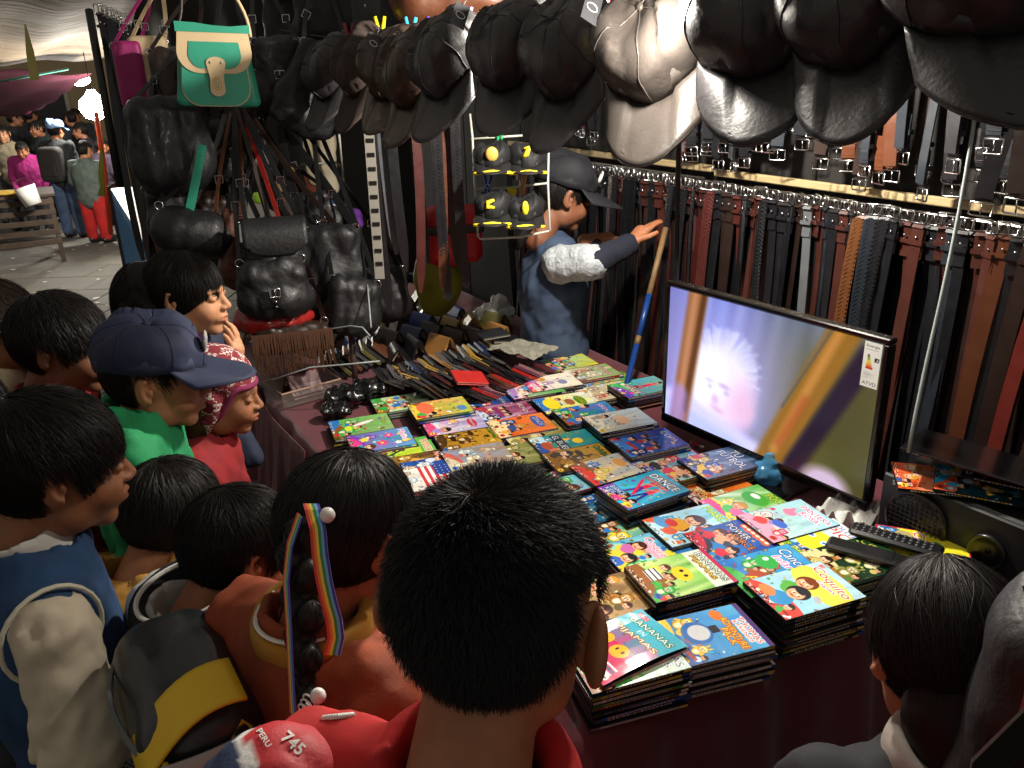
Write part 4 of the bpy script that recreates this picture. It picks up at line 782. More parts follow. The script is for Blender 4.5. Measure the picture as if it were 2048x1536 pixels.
STK += [
 (1242, 1072, 4, 24, 'low between the toy cases and the COQUITO children case', dict(name='turquoise farm disc case with a white title', bg=('#2fa8b8', '#e8d070'), pal='jungle', n=20, text=[T_('GRANJA', .1, .2, .09, '#ffffff', '#1c5a60', w=.7)]), ('black', 'teal'), ()),
 (1228, 1190, 9, 20, 'left of the green BANANAS pile', dict(name='brown dinosaur disc case', bg=('#7a5a38', '#c8a868'), pal='olive', n=22, text=[T_('JURASICO', .08, .2, .09, '#f0d060', '#40200c', w=.8)]), ('black', 'grey', 'black', 'brown'), ()),
 (1318, 905, 5, 22, 'between the blue team pile and the football cases', dict(name='red circus disc case', bg=('#c03a30', '#e8b848'), pal='team', n=22, text=[T_('CIRCO', .1, .2, .09, '#ffffff', '#6a1c14', w=.6)]), ('black', 'white', 'blue'), ()),
 (1262, 925, 4, 24, 'left of the red circus case', dict(name='lilac fairy disc case', bg=('#b8a0d8', '#e8d8f0'), pal='pink', n=22, text=[T_('HADAS', .1, .2, .09, '#ffffff', '#6a3a90', w=.6)]), ('purple', 'black'), ())]
for i, s_ in enumerate(STK): stack(*s_[:6], i, s_[6], s_[7])
# the two glossy loose ones
gd = dict(name='glossy BANANAS EN PIJAMAS disc sleeve bent up at its edge', bg=('#4ab0c8', '#c82a5c'), pal='jungle', n=0, draw=[('rect', 0, 0, 1, .34, '#48aec4'), ('ell', .5, .9, .8, .5, '#c82c5c'), ('ell', .25, .58, .13, .12, '#f0b030'), ('ell', .62, .62, .15, .13, '#f0b030'), ('ell', .56, .61, .02, .03, '#302010'), ('ell', .68, .61, .02, .03, '#302010'), ('ell', .2, .57, .02, .03, '#302010'), ('line', .1, .8, .9, .8, .016, '#f4f4f4'), ('line', .1, .84, .9, .84, .016, '#3a5a8c'), ('line', .1, .88, .9, .88, .016, '#f4f4f4'), ('line', .1, .92, .9, .92, .016, '#3a5a8c'), ('line', .1, .96, .9, .96, .016, '#f4f4f4')],
          text=[T_('Vol.2', .08, .09, .045, '#ffffff', '#c02c50'), T_('BANANAS', .1, .20, .08, '#f8f8f0', '#2a6a50', w=.82), T_('EN', .4, .29, .06, '#f8f8f0', None), T_('PIJAMAS', .08, .40, .08, '#f8f4e0', '#8a5a28', w=.84)])
stack(1247, 1291, 1, 30, 'at the near corner of the table', gd, 90, ('pink',), (), z0=TZ+11*CT+.003, lift=.010)

# ================================================================ television
tvc = [tp(1.02, 1.02, 0), tp(1.02, .24, 0)]
pl, prr = pd(1328, 838, 2.52), pd(1738, 1022, 1.96)
bl = pz(1328, 838, .765); br = pz(1738, 1022, .765)
dv = (br-bl)[:2]; TVW = float(np.linalg.norm(dv)); ya = math.atan2(dv[1], dv[0]); TVH = TVW/1.60
mid = (bl+br)/2
tv = thing('television', 'large flat television with a white energy sticker, showing a pale face behind orange bars', 'television', (mid[0], mid[1], TZ), (0, 0, ya))
BK = mat('tv_bezel', '#0b0b0c', .18, coat=.5); z0 = .045
for nm, c, s_ in (('bezel_bottom', (0, 0, z0+.014), (TVW, .03, .028)), ('bezel_top', (0, 0, z0+TVH-.007), (TVW, .03, .014)), ('bezel_side', (-TVW/2+.007, 0, z0+TVH/2+.007), (.014, .03, TVH-.042)), ('bezel_side', (TVW/2-.007, 0, z0+TVH/2+.007), (.014, .03, TVH-.042))):
    g = MB(); g.box(c, s_, bev=.003); g.obj(nm, BK, tv)
g = MB(); g.box((0, .025, z0+TVH/2), (TVW-.03, .03, TVH-.03), bev=.008); g.box((0, .05, z0+TVH*.4), (TVW*.5, .03, TVH*.5), bev=.01); g.obj('rear_shell', mat('tv_rear', '#151517', .5), tv)
g = MB(); g.box((0, .02, .006), (.30, .17, .012), bev=.004); g.box((0, .03, .03), (.06, .03, .05), bev=.004); g.obj('tv_stand', BK, tv)
def screen_art():
    a = Art(640, 380, '#5a68a8'); a.grad('#7d86c8', '#5c5c50', 12)
    q = np.random.RandomState(3)
    for i in range(14):
        x = .2+.045*i; a.line(x+.02, -.05, x-.06+.02*q.rand(), .8, .012+.02*q.rand(), ['#8ea6e8', '#4a5cb0', '#6f8ee0', '#3b4a90'][i % 4], 26, .5)
    a.ell(.66, .5, .2, .36, '#6c6a52', 0, 1.2, .85); a.ell(.9, .9, .25, .4, '#5a4a1e', 0, 1.0, .9); a.ell(.86, .55, .16, .2, '#5a5222', .4, 1.1, .85); a.ell(.93, .75, .12, .35, '#4a4420', 0, 1, .8)
    a.ell(.03, .8, .2, .16, '#d6d4ff', 0, 1.2); a.ell(.0, .45, .1, .4, '#7672a8', 0, 1.3)
    a.blur(10)
    # the overexposed head and the shoulder, out of focus
    a.ell(.30, .62, .27, .33, '#c9b8ec', 0, 1.4, .8); q = np.random.RandomState(8)
    for i in range(90):
        an = -3.1+3.3*i/89+q.uniform(-.05, .05); r0, r1 = .08, .155+.05*q.rand(); a.line(.31+r0*math.cos(an), .50+r0*1.5*math.sin(an), .32+r1*math.cos(an+.12), .48+r1*1.55*math.sin(an+.1), .004, ['#f6efff', '#ffffff', '#d8ccf4'][i % 3], 6, .5)
    a.ell(.31, .55, .15, .13, '#f3e6fb', .2, .8); a.ell(.28, .66, .15, .16, '#fff4ff', .25, .7); a.ell(.36, .72, .11, .13, '#fbdcec', .3, .9); a.ell(.43, .70, .05, .10, '#f2b4cc', .3, 1.3, .6); a.ell(.465, .77, .022, .045, '#f8c0d4', .4, 1, .6)
    a.ell(.24, .58, .09, .10, '#ffffff', 0, 1.1); a.ell(.33, .61, .03, .010, '#cfa4cc', .1, 1, .8); a.ell(.25, .60, .025, .009, '#d8b4d8', .1, 1, .7)
    a.ell(.30, .80, .035, .010, '#e0a0c0', .2, 1.2, .6); a.ell(.285, .73, .018, .022, '#e8b4d0', 0, 1, .8); a.ell(.345, .655, .014, .008, '#a890b8', 0, 1, .6); a.ell(.255, .645, .012, .008, '#a88ab8', 0, 1, .6)
    for i in range(16): a.line(.12+.022*i, .84+.008*i, .16+.022*i, .90+.010*i, .004, '#f4e4f8', 5, .5)
    a.line(.05, .90, .62, 1.10, .08, '#e0d4fa', 24, .95); a.line(.0, .98, .4, 1.1, .08, '#c4c8fa', 20, .9); a.blur(12)
    a.line(.165, -.05, .085, 1.0, .052, '#9a5c30', 16); a.line(.15, -.05, .072, 1.0, .018, '#c88a60', 16, .8); a.line(.20, -.05, .115, .9, .014, '#4c2a14', 10, .8); a.line(.08, .8, .07, 1.1, .05, '#b090d8', 24, .7)
    a.line(.86, -.05, .56, 1.08, .062, '#96641e', 18); a.line(.83, .0, .60, .92, .018, '#c8853a', 16, .9); a.line(.72, .5, .62, .86, .016, '#a84420', 22, .6); a.line(.95, .1, .66, 1.1, .04, '#1e1028', 18, .95)
    a.line(.80, .0, .62, .6, .004, '#3a4a60', 3, .7); a.ell(.84, 1.02, .10, .07, '#d8b8c8', 0, .6)
    a.blur(10); a.a = a.a*np.array([.94, .97, 1.03], np.float32); return a.grain(.09, 2).a
hx = TVW/2-.015
quad('screen', [(-hx, -.012, z0+.029), (hx, -.012, z0+.029), (hx, -.012, z0+TVH-.015), (-hx, -.012, z0+TVH-.015)], mat_img('print_screen', screen_art(), .25, emis=.85), tv)
a = Art(80, 210, '#f4f4f2'); a.text('Energia', .12, .13, .07, '#30343a', w=.76); a.rect(.1, .16, .8, .17, '#9098a0'); 
for k, (c, w_) in enumerate((('#3a7a30', .12), ('#8ab030', .17), ('#e8d820', .22), ('#f0c020', .27), ('#e88020', .32), ('#d03020', .4))): a.rect(.28-w_*.2, .30+.05*k, .28+w_*.8, .345+.05*k, c)
a.rect(.66, .33, .92, .42, '#14161a'); a.text('A', .74, .415, .07, '#ffffff'); a.ell(.3, .29, .05, .05, '#222428')
for k in range(6): a.rect(.12, .66+.025*k, .4+.4*((k*7) % 5)/5, .668+.025*k, '#a8aeb4')
a.text('ATVD', .1, .95, .075, '#50545a', w=.8)
x1 = TVW/2-.016; g = quad('energy_sticker', [(x1-.044, -.0155, z0+TVH-.125), (x1, -.0155, z0+TVH-.125), (x1, -.0155, z0+TVH-.016), (x1-.044, -.0155, z0+TVH-.016)], mat_img('print_sticker', a.a, .5), tv)
print('TV', TVW, TVH, ya)

# ================================================================ things around the television
def bag_film(name, c, px, py, r, h, m, lab, cat, sd, z=TZ, grp=None):
    p = pz(px, py, z); f = lambda P: sm(s_ell(P, (0, 0, h*.32), (r, r*.8, h*.36)), s_ell(P, (r*.3, 0, h*.7), (r*.45, r*.4, h*.34)), .03)+folds(P, .012, 60, sd)+folds(P, .005, 150, sd+1)
    V, F = nets(f, (-r*1.5, -r*1.5, 0), (r*1.5, r*1.5, h*1.3), .006); me = raw_mesh(name, V, F, m, smooth=False); return link(name, me, None, p, None, lab, cat)
bag_film('plastic_bag', None, 1532, 968, .05, .10, mat('blue_film', '#58b4f0', .15, trans=.45, spec=.7), 'crumpled translucent blue plastic bag at the foot of the television', 'bag', 4)
def paper(name, px, py, w_, h_, m, lab, cat, sd, z, yaw=0, amp=.02, res=26):
    q = np.random.RandomState(sd); ph = q.rand(8)*6; p = pz(px, py, z)
    f = lambda a, b_: ((a-.5)*w_, (b_-.5)*h_, abs(amp*(math.sin(a*7+ph[0])*math.cos(b_*6+ph[1])+.6*math.sin(a*15+ph[2]+b_*9)+.3*math.sin(b_*23+ph[3])))+.002)
    g = MB(); g.grid(f, res, res, thick=.0008); o = g.obj(name, m, smooth=False, label=lab, cat=cat); o.location = p; o.rotation_euler = (0, 0, yaw); return o
WH = mat('white_paper', '#e6e6e2', .7)
paper('tissue', 1705, 1035, .13, .12, WH, 'white crumpled tissue under the lower right corner of the television', 'tissue', 5, TZ+.004, .4, .035)
bt = thing('battery', 'small red and silver battery lying before the television frame', 'battery', pz(1395, 890, TZ+.012), (0, math.pi/2, ya))
g = MB(); g.lathe([(.001, -.025), (.007, -.025), (.007, .006)], n=12); g.obj('battery_wrap', mat('red_wrap', '#b02820', .3), bt, smooth=True)
g = MB(); g.lathe([(.0069, .006), (.0069, .023), (.003, .0235), (.003, .026)], n=12); g.obj('battery_tip', mat('chrome', '#c8c8c8', .2, 1), bt, smooth=True)
def remote(px, py, z, yaw, label, buttons=True):
    r = thing('remote_control', label, 'remote control', pz(px, py, z), (0, 0, yaw)); g = MB(); g.box((0, 0, .009), (.19, .046, .018), bev=.006); g.obj('remote_body', mat('remote_black', '#17171a', .3, coat=.3), r)
    if buttons:
        bd = None
        for i in range(12):
            for j in range(3):
                if bd is None: g = MB(); g.lathe([(.0042, 0), (.004, .002), (.0005, .0024)], n=8); q = g.obj('button', mat('button_grey', '#4a4a50', .4), r, smooth=True); bd = q.data
                else: q = link('button', bd, r)
                q.location = (-.08+.0138*i, -.013+.013*j, .0178)
    else: g = MB(); g.box((0, 0, .0185), (.08, .036, .002), bev=.0008); g.obj('battery_cover', mat('remote_black', ''), r)
ztop = TZ+10*CT
remote(1790, 1088, ztop+.004, math.radians(-37), 'black remote control with many round buttons, upper of the pair on the discs')
remote(1745, 1117, ztop+.004, math.radians(-34), 'smooth black remote control with its buttons down, lower of the pair on the discs', False)

# speaker with the discs on top, facing the children like the television
SH, SWd, SDp = .17, .36, .24
c0 = pz(1768, 943, TZ+SH); vd = np.array([math.cos(ya), math.sin(ya)]); ud = np.array([-vd[1], vd[0]])
cc = c0[:2]+vd*SWd/2+ud*SDp/2
spk = thing('loudspeaker', 'black loudspeaker cabinet with a round woofer at the right of the television', 'speaker', (cc[0], cc[1], TZ), (0, 0, ya))
SB = mat('speaker_vinyl', '#141416', .45, bump=.4, bscale=300, bdist=.0005)
g = MB(); g.box((0, .008, SH/2+.002), (SWd, SDp-.016, SH-.004), bev=.006); g.obj('cabinet', SB, spk)
g = MB(); g.box((0, -SDp/2+.006, SH/2+.002), (SWd, .012, SH-.006), bev=.004); g.obj('front_panel', mat('speaker_front', '#1d1d22', .4), spk)
rotf = Rx(math.pi/2)
for nm, x, z_, r_ in (('woofer', -.085, .085, .066), ('bass_port', .075, .085, .036)):
    g = MB(); g.lathe([(r_*1.1, 0), (r_*1.1, .01), (r_, .012), (r_*.93, .004), (r_*.86, .006), (r_*.3, -.004), (r_*.2, -.001), (.002, .001)], (x, -SDp/2-.001, z_), 32, rot=rotf, cap=False); g.obj(nm, mat('cone_black', '#0c0c0d', .35, coat=.3), spk, smooth=True)
g = MB()
for i in range(13):
    for j in range(13):
        x = -.066+.011*i; z_ = -.066+.011*j
        if x*x+z_*z_ < .0040: g.box((-.085+x, -SDp/2-.0150, .085+z_), (.0022, .0016, .011)); g.box((-.085+x, -SDp/2-.0152, .085+z_), (.0108, .0014, .0022))
q = g.obj('grille', mat('grille_black', '#202024', .4), spk); q['kind'] = 'stuff'
V, T = text_tris('SONY'); V = V*.012; g = MB()
g.add([(-.155+v[0], -SDp/2-.0006, SH-.022+v[1]) for v in V], [tuple(t_) for t_ in T]); g.obj('maker_lettering', mat('silver_print', '#d0d0d0', .4), spk)
# loose sleeves on the speaker
SPD = [(1880, 958, SH+.004, -.30, dict(name='orange and white loose disc sleeve', bg=('#f4f0ea', '#e85a28'), pal='fire', n=4, y0=.7, draw=[('ell', .5, .35, .16, .12, '#b01c24')], text=[T_('ELECTRO', .1, .2, .08, '#1c1c1c', None, w=.7), T_('MIX', .1, .8, .07, '#ffffff', None, w=.4)]), 'on the speaker beside the television'),
       (1965, 968, SH+.013, -.50, dict(name='dark teal loose disc sleeve', bg=('#102a34', '#1c4a58'), pal='sea', n=6, text=[T_('CUMBIA', .1, .2, .08, '#68c0d0', None, w=.7)]), 'on the speaker leaning at its edge'),
       (2025, 945, SH+.024, -.6, dict(name='grey loose disc sleeve', bg=('#30343c', '#16181c'), pal='blue', n=8), 'on the speaker at the photo edge')]
for k, (px, py, z_, yw, d, wh) in enumerate(SPD):
    stack(px, py, 1, math.degrees(yw)+0, wh, d, 60+k, ('black',), (), z0=TZ+z_)
stack(1845, 1092, 1, -22, 'in front of the speaker', dict(name='yellow COQUITO disc case with a red edge', bg=('#f4e438', '#e8d828'), pal='jungle', n=6, y0=.75, edge='#c0284c', draw=[('ell', .3, .7, .22, .16, '#b8a878'), ('ell', .5, .35, .2, .1, '#3a8a4a')], text=[T_('Coquito', .08, .62, .16, '#d02c60', '#ffffff', w=.84, shear=.2)]), 70, ('red',), (), z0=TZ+.06)
pt = pz(1850, 1092, TZ+.05); stack(1850, 1100, 7, -22, 'under the yellow COQUITO case', dict(name='navy disc case', bg=('#1b2850', '#102040'), pal='blue', n=5), 71, ('navy', 'red', 'grey', 'blue'), (), z0=TZ)
dk = thing('laptop_lid', 'thin dark glossy panel lying over the discs on the loudspeaker', 'screen panel', pz(1985, 925, TZ+SH+.06), (math.radians(-9), math.radians(4), math.radians(-40)))
g = MB(); g.box((0, 0, 0), (.34, .22, .008), bev=.003); g.obj('panel', mat('tv_bezel', ''), dk)
# ================================================================ stall wall, rails, belts
BW = 1.50
wl = thing('stall_wall', 'dark board wall behind the rows of belts', 'wall', (*tp(BW+.05, 1.3, 0)[:2], 0), (0, 0, math.radians(30)))
g = MB()
for k in range(9): 
    bx = MB(); bx.box((0, -2.5+.6*k, 1.35), (.02, .592, 2.7), bev=.004); bx.obj('wall_panel', mat('dark_board', '#16120f', .8, var=.3, vscale=6), wl)
def rail(u, v0, v1, z, name, lab, wood):
    a, b_ = tp(u, v0, z), tp(u, v1, z); r = thing(name, lab, 'rail', (*lerp(a, b_, .5),), (0, 0, math.radians(30)))
    g = MB(); g.box((0, 0, 0), (.02, v1-v0, .024), bev=.003); g.obj('wood_strip', wood, r)
    g = MB(); g.tube([(-.035, -(v1-v0)/2, -.03), (-.035, (v1-v0)/2, -.03)], .004, 8); g.obj('hanging_rod', mat('steel', '#b8b8b4', .25, 1), r); return r
PW = mat('pale_pine', '#a8946c', .6, var=.25, vscale=20, stretch=(8, 1, 8))
rail(BW, -.75, 1.30, 1.425, 'belt_rail', 'pale wooden strip carrying the nearer row of belts', PW)
rail(BW+.005, 1.32, 2.75, 1.435, 'belt_rail', 'pale wooden strip carrying the farther row of belts behind the vendor', PW)
rail(BW-.02, -.75, 2.75, 2.25, 'belt_rail', 'high strip from which the upper row of belts hangs', mat('raw_wood', ''))
BC = {'black': '#141519', 'dark brown': '#281b17', 'chestnut': '#43211a', 'tan': '#643c20', 'reddish': '#5e2018', 'grey-blue': '#22272e', 'oxblood': '#4a1f1c', 'silver-grey': '#5c6064', 'cognac': '#58301c'}
BM = {k: mat('belt_leather_'+k.replace(' ', '_'), v, .38, bump=.35, bscale=180, bdist=.0008, var=.2, vscale=25, coat=.12) for k, v in BC.items()}
CHR = mat('chrome', '#c8c8c8', .2, 1)
def belt_meshes(L, wd, seed, kind):
    """strap hanging down from its folded buckle end; kind: plain, braided, stitched"""
    q = random.Random(seed); pts = []; n = 14; c1, c2 = q.uniform(-.03, .03), q.uniform(-.02, .02)
    for i in range(n+1): s_ = i/n; pts.append((c1*math.sin(s_*3)+.0*s_, c2*math.sin(s_*4+1), -L*s_-.035))
    ws = [wd]*(n-1)+[wd*.95, wd*.35]
    a = MB(); a.ribbon(pts, (1, 0, 0), ws, .0035)
    a.ribbon([(0, .004, -.03), (.0, .007, -.06), (0, .0045, -.12)], (1, 0, 0), wd, .003)
    a.ribbon([(0, .006, -.04), (0, 0, -.026), (0, -.004, -.034)], (1, 0, 0), wd*.95, .003)
    if kind == 'stitched':
        for sx in (-1, 1):
            for i in range(2, 40): z_ = -.04-L*.97*i/40; s_ = (-.035-z_)/L; a.box((c1*math.sin(s_*3)+sx*wd*.4, c2*math.sin(s_*4+1)-.002, z_), (.001, .0012, .010))
    if kind == 'braided':
        for i in range(int(L/.013)):
            s_ = i*.013/L; x0 = c1*math.sin(s_*3); y0 = c2*math.sin(s_*4+1)-.0022
            for sx in (-1, 1): a.box((x0+sx*wd*.22, y0-.0005*sx, -.036-i*.013), (wd*.5, .003, .0062), Ry(sx*.75))
    st = a.obj('strap', BM['black'], smooth=False).data
    b_ = MB(); w2, h = wd/2+.005, .024
    b_.tube([(-w2, 0, -.022), (-w2, 0, h-.022+.004), (-w2+.004, 0, h-.016), (w2-.004, 0, h-.016), (w2, 0, h-.018), (w2, 0, -.022)], .0026, 6, closed=True)
    b_.tube([(0, -.001, -.02), (0, -.004, h-.018)], .002, 5)
    bu = b_.obj('buckle', CHR, smooth=True).data
    c_ = MB(); 
    for (cx, cy, sx, sy) in ((0, -.0045, wd+.006, .002), (0, .0085, wd+.006, .002), (-wd/2-.003, .002, .002, .013), (wd/2+.003, .002, .002, .013)): c_.box((cx, cy, -.075), (sx, sy, .012))
    kp = c_.obj('keeper_loop', BM['black']).data
    d_ = MB(); d_.ell((0, -.0045, -.060), (.0045, .0022, .0045), 8, 6); rv = d_.obj('rivet', CHR, smooth=True).data
    for o in list(bpy.data.objects):
        if o.name in ('strap', 'buckle', 'keeper_loop', 'rivet') or (o.parent is None and o.name.split('.')[0] in ('strap', 'buckle', 'keeper_loop', 'rivet')): bpy.data.objects.remove(o)
    return st, bu, kp, rv
PROT = [belt_meshes(*a) for a in ((1.02, .036, 1, 'plain'), (1.0, .032, 2, 'stitched'), (1.05, .038, 3, 'plain'), (.98, .036, 4, 'braided'), (1.03, .028, 5, 'plain'))]
PROS = [belt_meshes(*a) for a in ((.80, .038, 6, 'plain'), (.86, .036, 7, 'stitched'), (.78, .036, 8, 'braided'))]
def belt(p, yaw, col, pro, label, group, flip=False, sway=0, sw2=0):
    r = thing('belt', label, 'belt', p, (sw2+(math.pi if flip else 0), sway, yaw), group)
    for nm, me in zip(('strap', 'buckle', 'keeper_loop', 'rivet'), pro):
        o = link(nm, me, r)
        if nm in ('strap', 'keeper_loop'): setmat(o, BM[col])
    return r
face = math.radians(30)-math.pi/2   # towards the table side
rb = random.Random(21); cnt = {}
near = ['black', 'reddish', 'dark brown', 'reddish', 'dark brown', 'black', 'cognac', 'chestnut', 'chestnut', 'black', 'grey-blue', 'chestnut', 'black', 'chestnut', 'chestnut', 'black', 'black', 'grey-blue', 'tan', 'black', 'chestnut', 'black', 'grey-blue', 'chestnut', 'silver-grey', 'dark brown', 'black', 'black']
v = -.62; k = 0; RAILB = []
while v < 2.66:
    col = near[(k-18)] if 18 <= k < 18+len(near) else rb.choice(['black', 'black', 'black', 'dark brown', 'oxblood', 'oxblood', 'chestnut', 'black', 'dark brown', 'silver-grey' if rb.random() < .25 else 'black', 'chestnut'])
    RAILB.append((v, col)); v += rb.uniform(.027, .042) if v < 1.0 else rb.uniform(.024, .036); k += 1
for i, (v, col) in enumerate(RAILB):
    cnt[col] = cnt.get(col, 0)+1
    kind = rb.randrange(len(PROT)); pk_ = ['plain', 'stitched', 'broad', 'braided', 'narrow'][kind]
    belt(tp(BW-.035+rb.uniform(-.012, .004), v, 1.392+rb.uniform(-.004, .004)), face+rb.uniform(-.55, .45)+math.pi/2*0, col, PROT[kind], '%s %s belt, %s from the right of its colour on the lower rail' % (pk_, col, ordn(cnt[col])), 'belts hanging from the lower rail', sway=rb.uniform(-.03, .03), sw2=rb.uniform(-.025, .01))
cnt = {}; v = -.58
while v < 2.6:
    col = rb.choice(['black', 'black', 'dark brown', 'oxblood']); kind = rb.randrange(3); cnt[col] = cnt.get(col, 0)+1
    belt(tp(BW-.006, v, 1.385), face+rb.uniform(-.15, .15), col, PROT[kind], '%s %s belt in the rear rank of the lower rail, %s from the right' % (['plain', 'stitched', 'broad'][kind], col, ordn(cnt[col])), 'belts in the rear rank of the lower rail', sway=rb.uniform(-.01, .01)); v += rb.uniform(.040, .056)
cnt = {}; v = -.5; i = 0
while v < 2.3:
    col = rb.choice(['black', 'black', 'dark brown', 'grey-blue', 'oxblood', 'black']) if not .45 < v < .75 else rb.choice(['tan', 'dark brown', 'black', 'cognac', 'grey-blue'])
    cnt[col] = cnt.get(col, 0)+1; kind = rb.randrange(3); L = (.80, .86, .78)[kind]
    zb = 1.475+rb.uniform(-.02, .09)+.03*math.sin(v*9)
    belt(tp(BW-.075+rb.uniform(-.03, .02), v, zb), face+rb.uniform(-.5, .5), col, PROS[kind], '%s %s belt hung buckle down, %s from the right in the upper row' % (['plain', 'stitched', 'braided'][kind], col, ordn(cnt[col])), 'belts hanging buckle down in the upper row', flip=True, sway=rb.uniform(-.03, .03))
    v += rb.uniform(.028, .05); i += 1
# broad black belts hanging nearer at the right edge, and the grey cord before the wall
for i, (px, py, dd) in enumerate(((1905, 340, 1.78), (1985, 300, 1.7), (2030, 420, 1.66), (1960, 425, 1.9))):
    belt(pd(px, py, dd), face+.25*i-.4, ['black', 'grey-blue', 'dark brown', 'black'][i], PROS[i % 3], 'broad %s belt hung buckle down near the photo edge, %s one' % (['black', 'slate', 'brown', 'black'][i], ['leftmost', 'middle', 'rightmost', 'lowest'][i]), 'belts hanging buckle down in the upper row', flip=True, sway=.04*i-.05)
g = MB(); c0 = pd(1955, 200, 1.72); c1 = pd(1822, 905, 1.83); g.tube([lerp(c0, c1, t)+np.array([.006*math.sin(t*5), 0, 0]) for t in np.linspace(-.5, 1, 14)], .0042, 8)
g.obj('cord', mat('grey_cord', '#8e9696', .6), smooth=True, label='grey cord running down in front of the belts to the loudspeaker', cat='cord')
g = MB(); c0 = pd(1357, 310, 1.9); c1 = pd(1352, 560, 2.05); g.tube([lerp(c0, c1, t) for t in np.linspace(-.6, 1, 8)], .006, 8)
g.obj('thin_post', mat('black_plastic', ''), smooth=True, label='thin black post behind the left edge of the television', cat='post')
# broom handle
br0, br1 = pd(1330, 462, 3.0), pd(1262, 735, 2.85); bt = thing('broom_handle', 'broom handle, bare wood above and blue below, leaning by the vendor', 'handle', (0, 0, 0))
e = lerp(br0, br1, 1.9); e[2] = max(e[2], .02)
for nm, t0, t1, c in (('bare_wood', -.02, .48, mat('broom_wood', '#7a5f3c', .6, var=.3, vscale=30)), ('blue_sleeve', .48, .78, mat('blue_paint', '#143878', .35)), ('wood_band', .78, .84, mat('broom_wood', '')), ('blue_sleeve', .84, 2.0, mat('blue_paint', ''))):
    g = MB(); g.tube([lerp(br0, br1, t0), lerp(br0, br1, t1)], .0105 if nm[0] == 'b' else .0100, 12); g.obj(nm, c, bt, smooth=True)
g = MB(); f = tp(BW-.25, .2, 0); 

# ================================================================ caps on the line
def cap_mesh(crown_h=.100, brim=.105, ra=.088, rb_=.102, panels=6, seam=.0035, flat=0.0):
    a = MB(); 
    def cr(i, j):
        ph = 2*math.pi*i; t = j*math.pi/2*.985; s_ = 1-seam*14*abs(math.sin(ph*panels/2))**.35*math.sin(t)*0
        rr = math.sin(math.pi/2-t*.0)*1.0; k = math.cos(t)**.62
        puff = 1+.10*math.sin(t*2)
        w_ = 1-.02*(1-abs(math.sin(ph*panels/2))**.3)
        return (ra*k*puff*w_*math.cos(ph), rb_*k*puff*w_*math.sin(ph), crown_h*(math.sin(t)**.9))
    a.grid(cr, 60, 14, thick=.0025)
    b_ = MB()
    def bf(i, j):
        ph = -math.pi/2+(i-.5)*2.25; ex = math.cos((i-.5)*2.25)**.7 if abs(i-.5) < .5 else .3
        x, y = ra*1.01*math.cos(ph), rb_*1.01*math.sin(ph); ex = max(0, math.cos((i-.5)*2.7))**.55
        return (x*(1+.10*j), y-brim*j*ex, -.012*j-.05*(x/ra)**2*.35*j)
    b_.grid(bf, 28, 9, thick=.0035)
    b_.tube([bf(i/28, .995) for i in range(29)], .003, 6); b_.tube([np.array(bf(.06+.88*i/28, .86))+np.array([0, 0, .0012]) for i in range(29)], .0011, 4)
    c_ = MB(); 
    for k in range(3):
        ph = math.pi*k/3+math.pi/6; pts = []
        for t in np.linspace(-math.pi/2, math.pi/2, 25):
            j = 1-abs(t)/(math.pi/2); q = cr((ph+(0 if t < 0 else math.pi))/(2*math.pi), j); pts.append(np.array(q)*1.006)
        c_.tube(pts, .0010, 4)
    d_ = MB(); d_.ell((0, 0, crown_h+.001), (.008, .008, .004), 10, 6)
    e_ = MB(); e_.grid(lambda i, j: (ra*1.012*math.cos(2*math.pi*i), rb_*1.012*math.sin(2*math.pi*i), -.002+.028*j), 48, 1, thick=.0015)
    return a, b_, c_, d_, e_
_cap = {}
def cap(loc, rot, m, label, group=None, scale=1, mb=None, lean=None):
    key = int(abs(loc[0]*997)) % 3 if mb is None else 3
    r = thing('cap', label, 'cap', loc, (0, 0, 0), group); r.matrix_world = Matrix.Translation(Vector([float(q) for q in loc])) @ Matrix(np.array(rot).tolist()).to_4x4() @ Matrix.Scale(scale, 4)
    if key not in _cap:
        ms = cap_mesh() if key < 3 else cap_mesh(brim=.072); _cap[key] = []
        for nm, g in zip(('crown', 'brim', 'seam', 'button', 'sweatband'), ms):
            o = g.obj(nm, m, None, smooth=True)
            if key < 3:
                n_ = len(o.data.vertices); vv = np.zeros(n_*3, np.float32); o.data.vertices.foreach_get('co', vv); vv = vv.reshape(-1, 3); sm_ = np.clip(vv[:, 2]/.05+.6, .25, 1.3)[:, None]
                vv += sm_*np.stack([wob(vv, .008, 22, key), wob(vv, .006, 26, key+7), wob(vv, .011, 24, key+3)-.010*(np.abs(vv[:, 0]) < .04)], -1)+sm_*np.stack([wob(vv, .002, 80, 9)]*3, -1)
                o.data.vertices.foreach_set('co', vv.ravel()); o.data.update()
            _cap[key].append((nm, o.data)); bpy.data.objects.remove(o)
    for nm, me in _cap[key]:
        o = link(nm, me, r); setmat(o, (mb or m) if nm == 'brim' else m)
    return r
LE = {'black': mat('cap_black', '#2e2c2e', .46, bump=.6, bscale=150, bdist=.0014, var=.2, vscale=40, coat=.08),
      'brown': mat('cap_brown', '#42332a', .4, bump=.5, bscale=170, bdist=.0012, var=.25, vscale=30, coat=.1), 'grey-brown': mat('cap_grey', '#453f3b', .42, bump=.5, bscale=170, bdist=.0012, var=.2, vscale=30, coat=.1), 'suede': mat('cap_suede', '#3a2e29', .8, bump=.5, bscale=200, bdist=.001)}
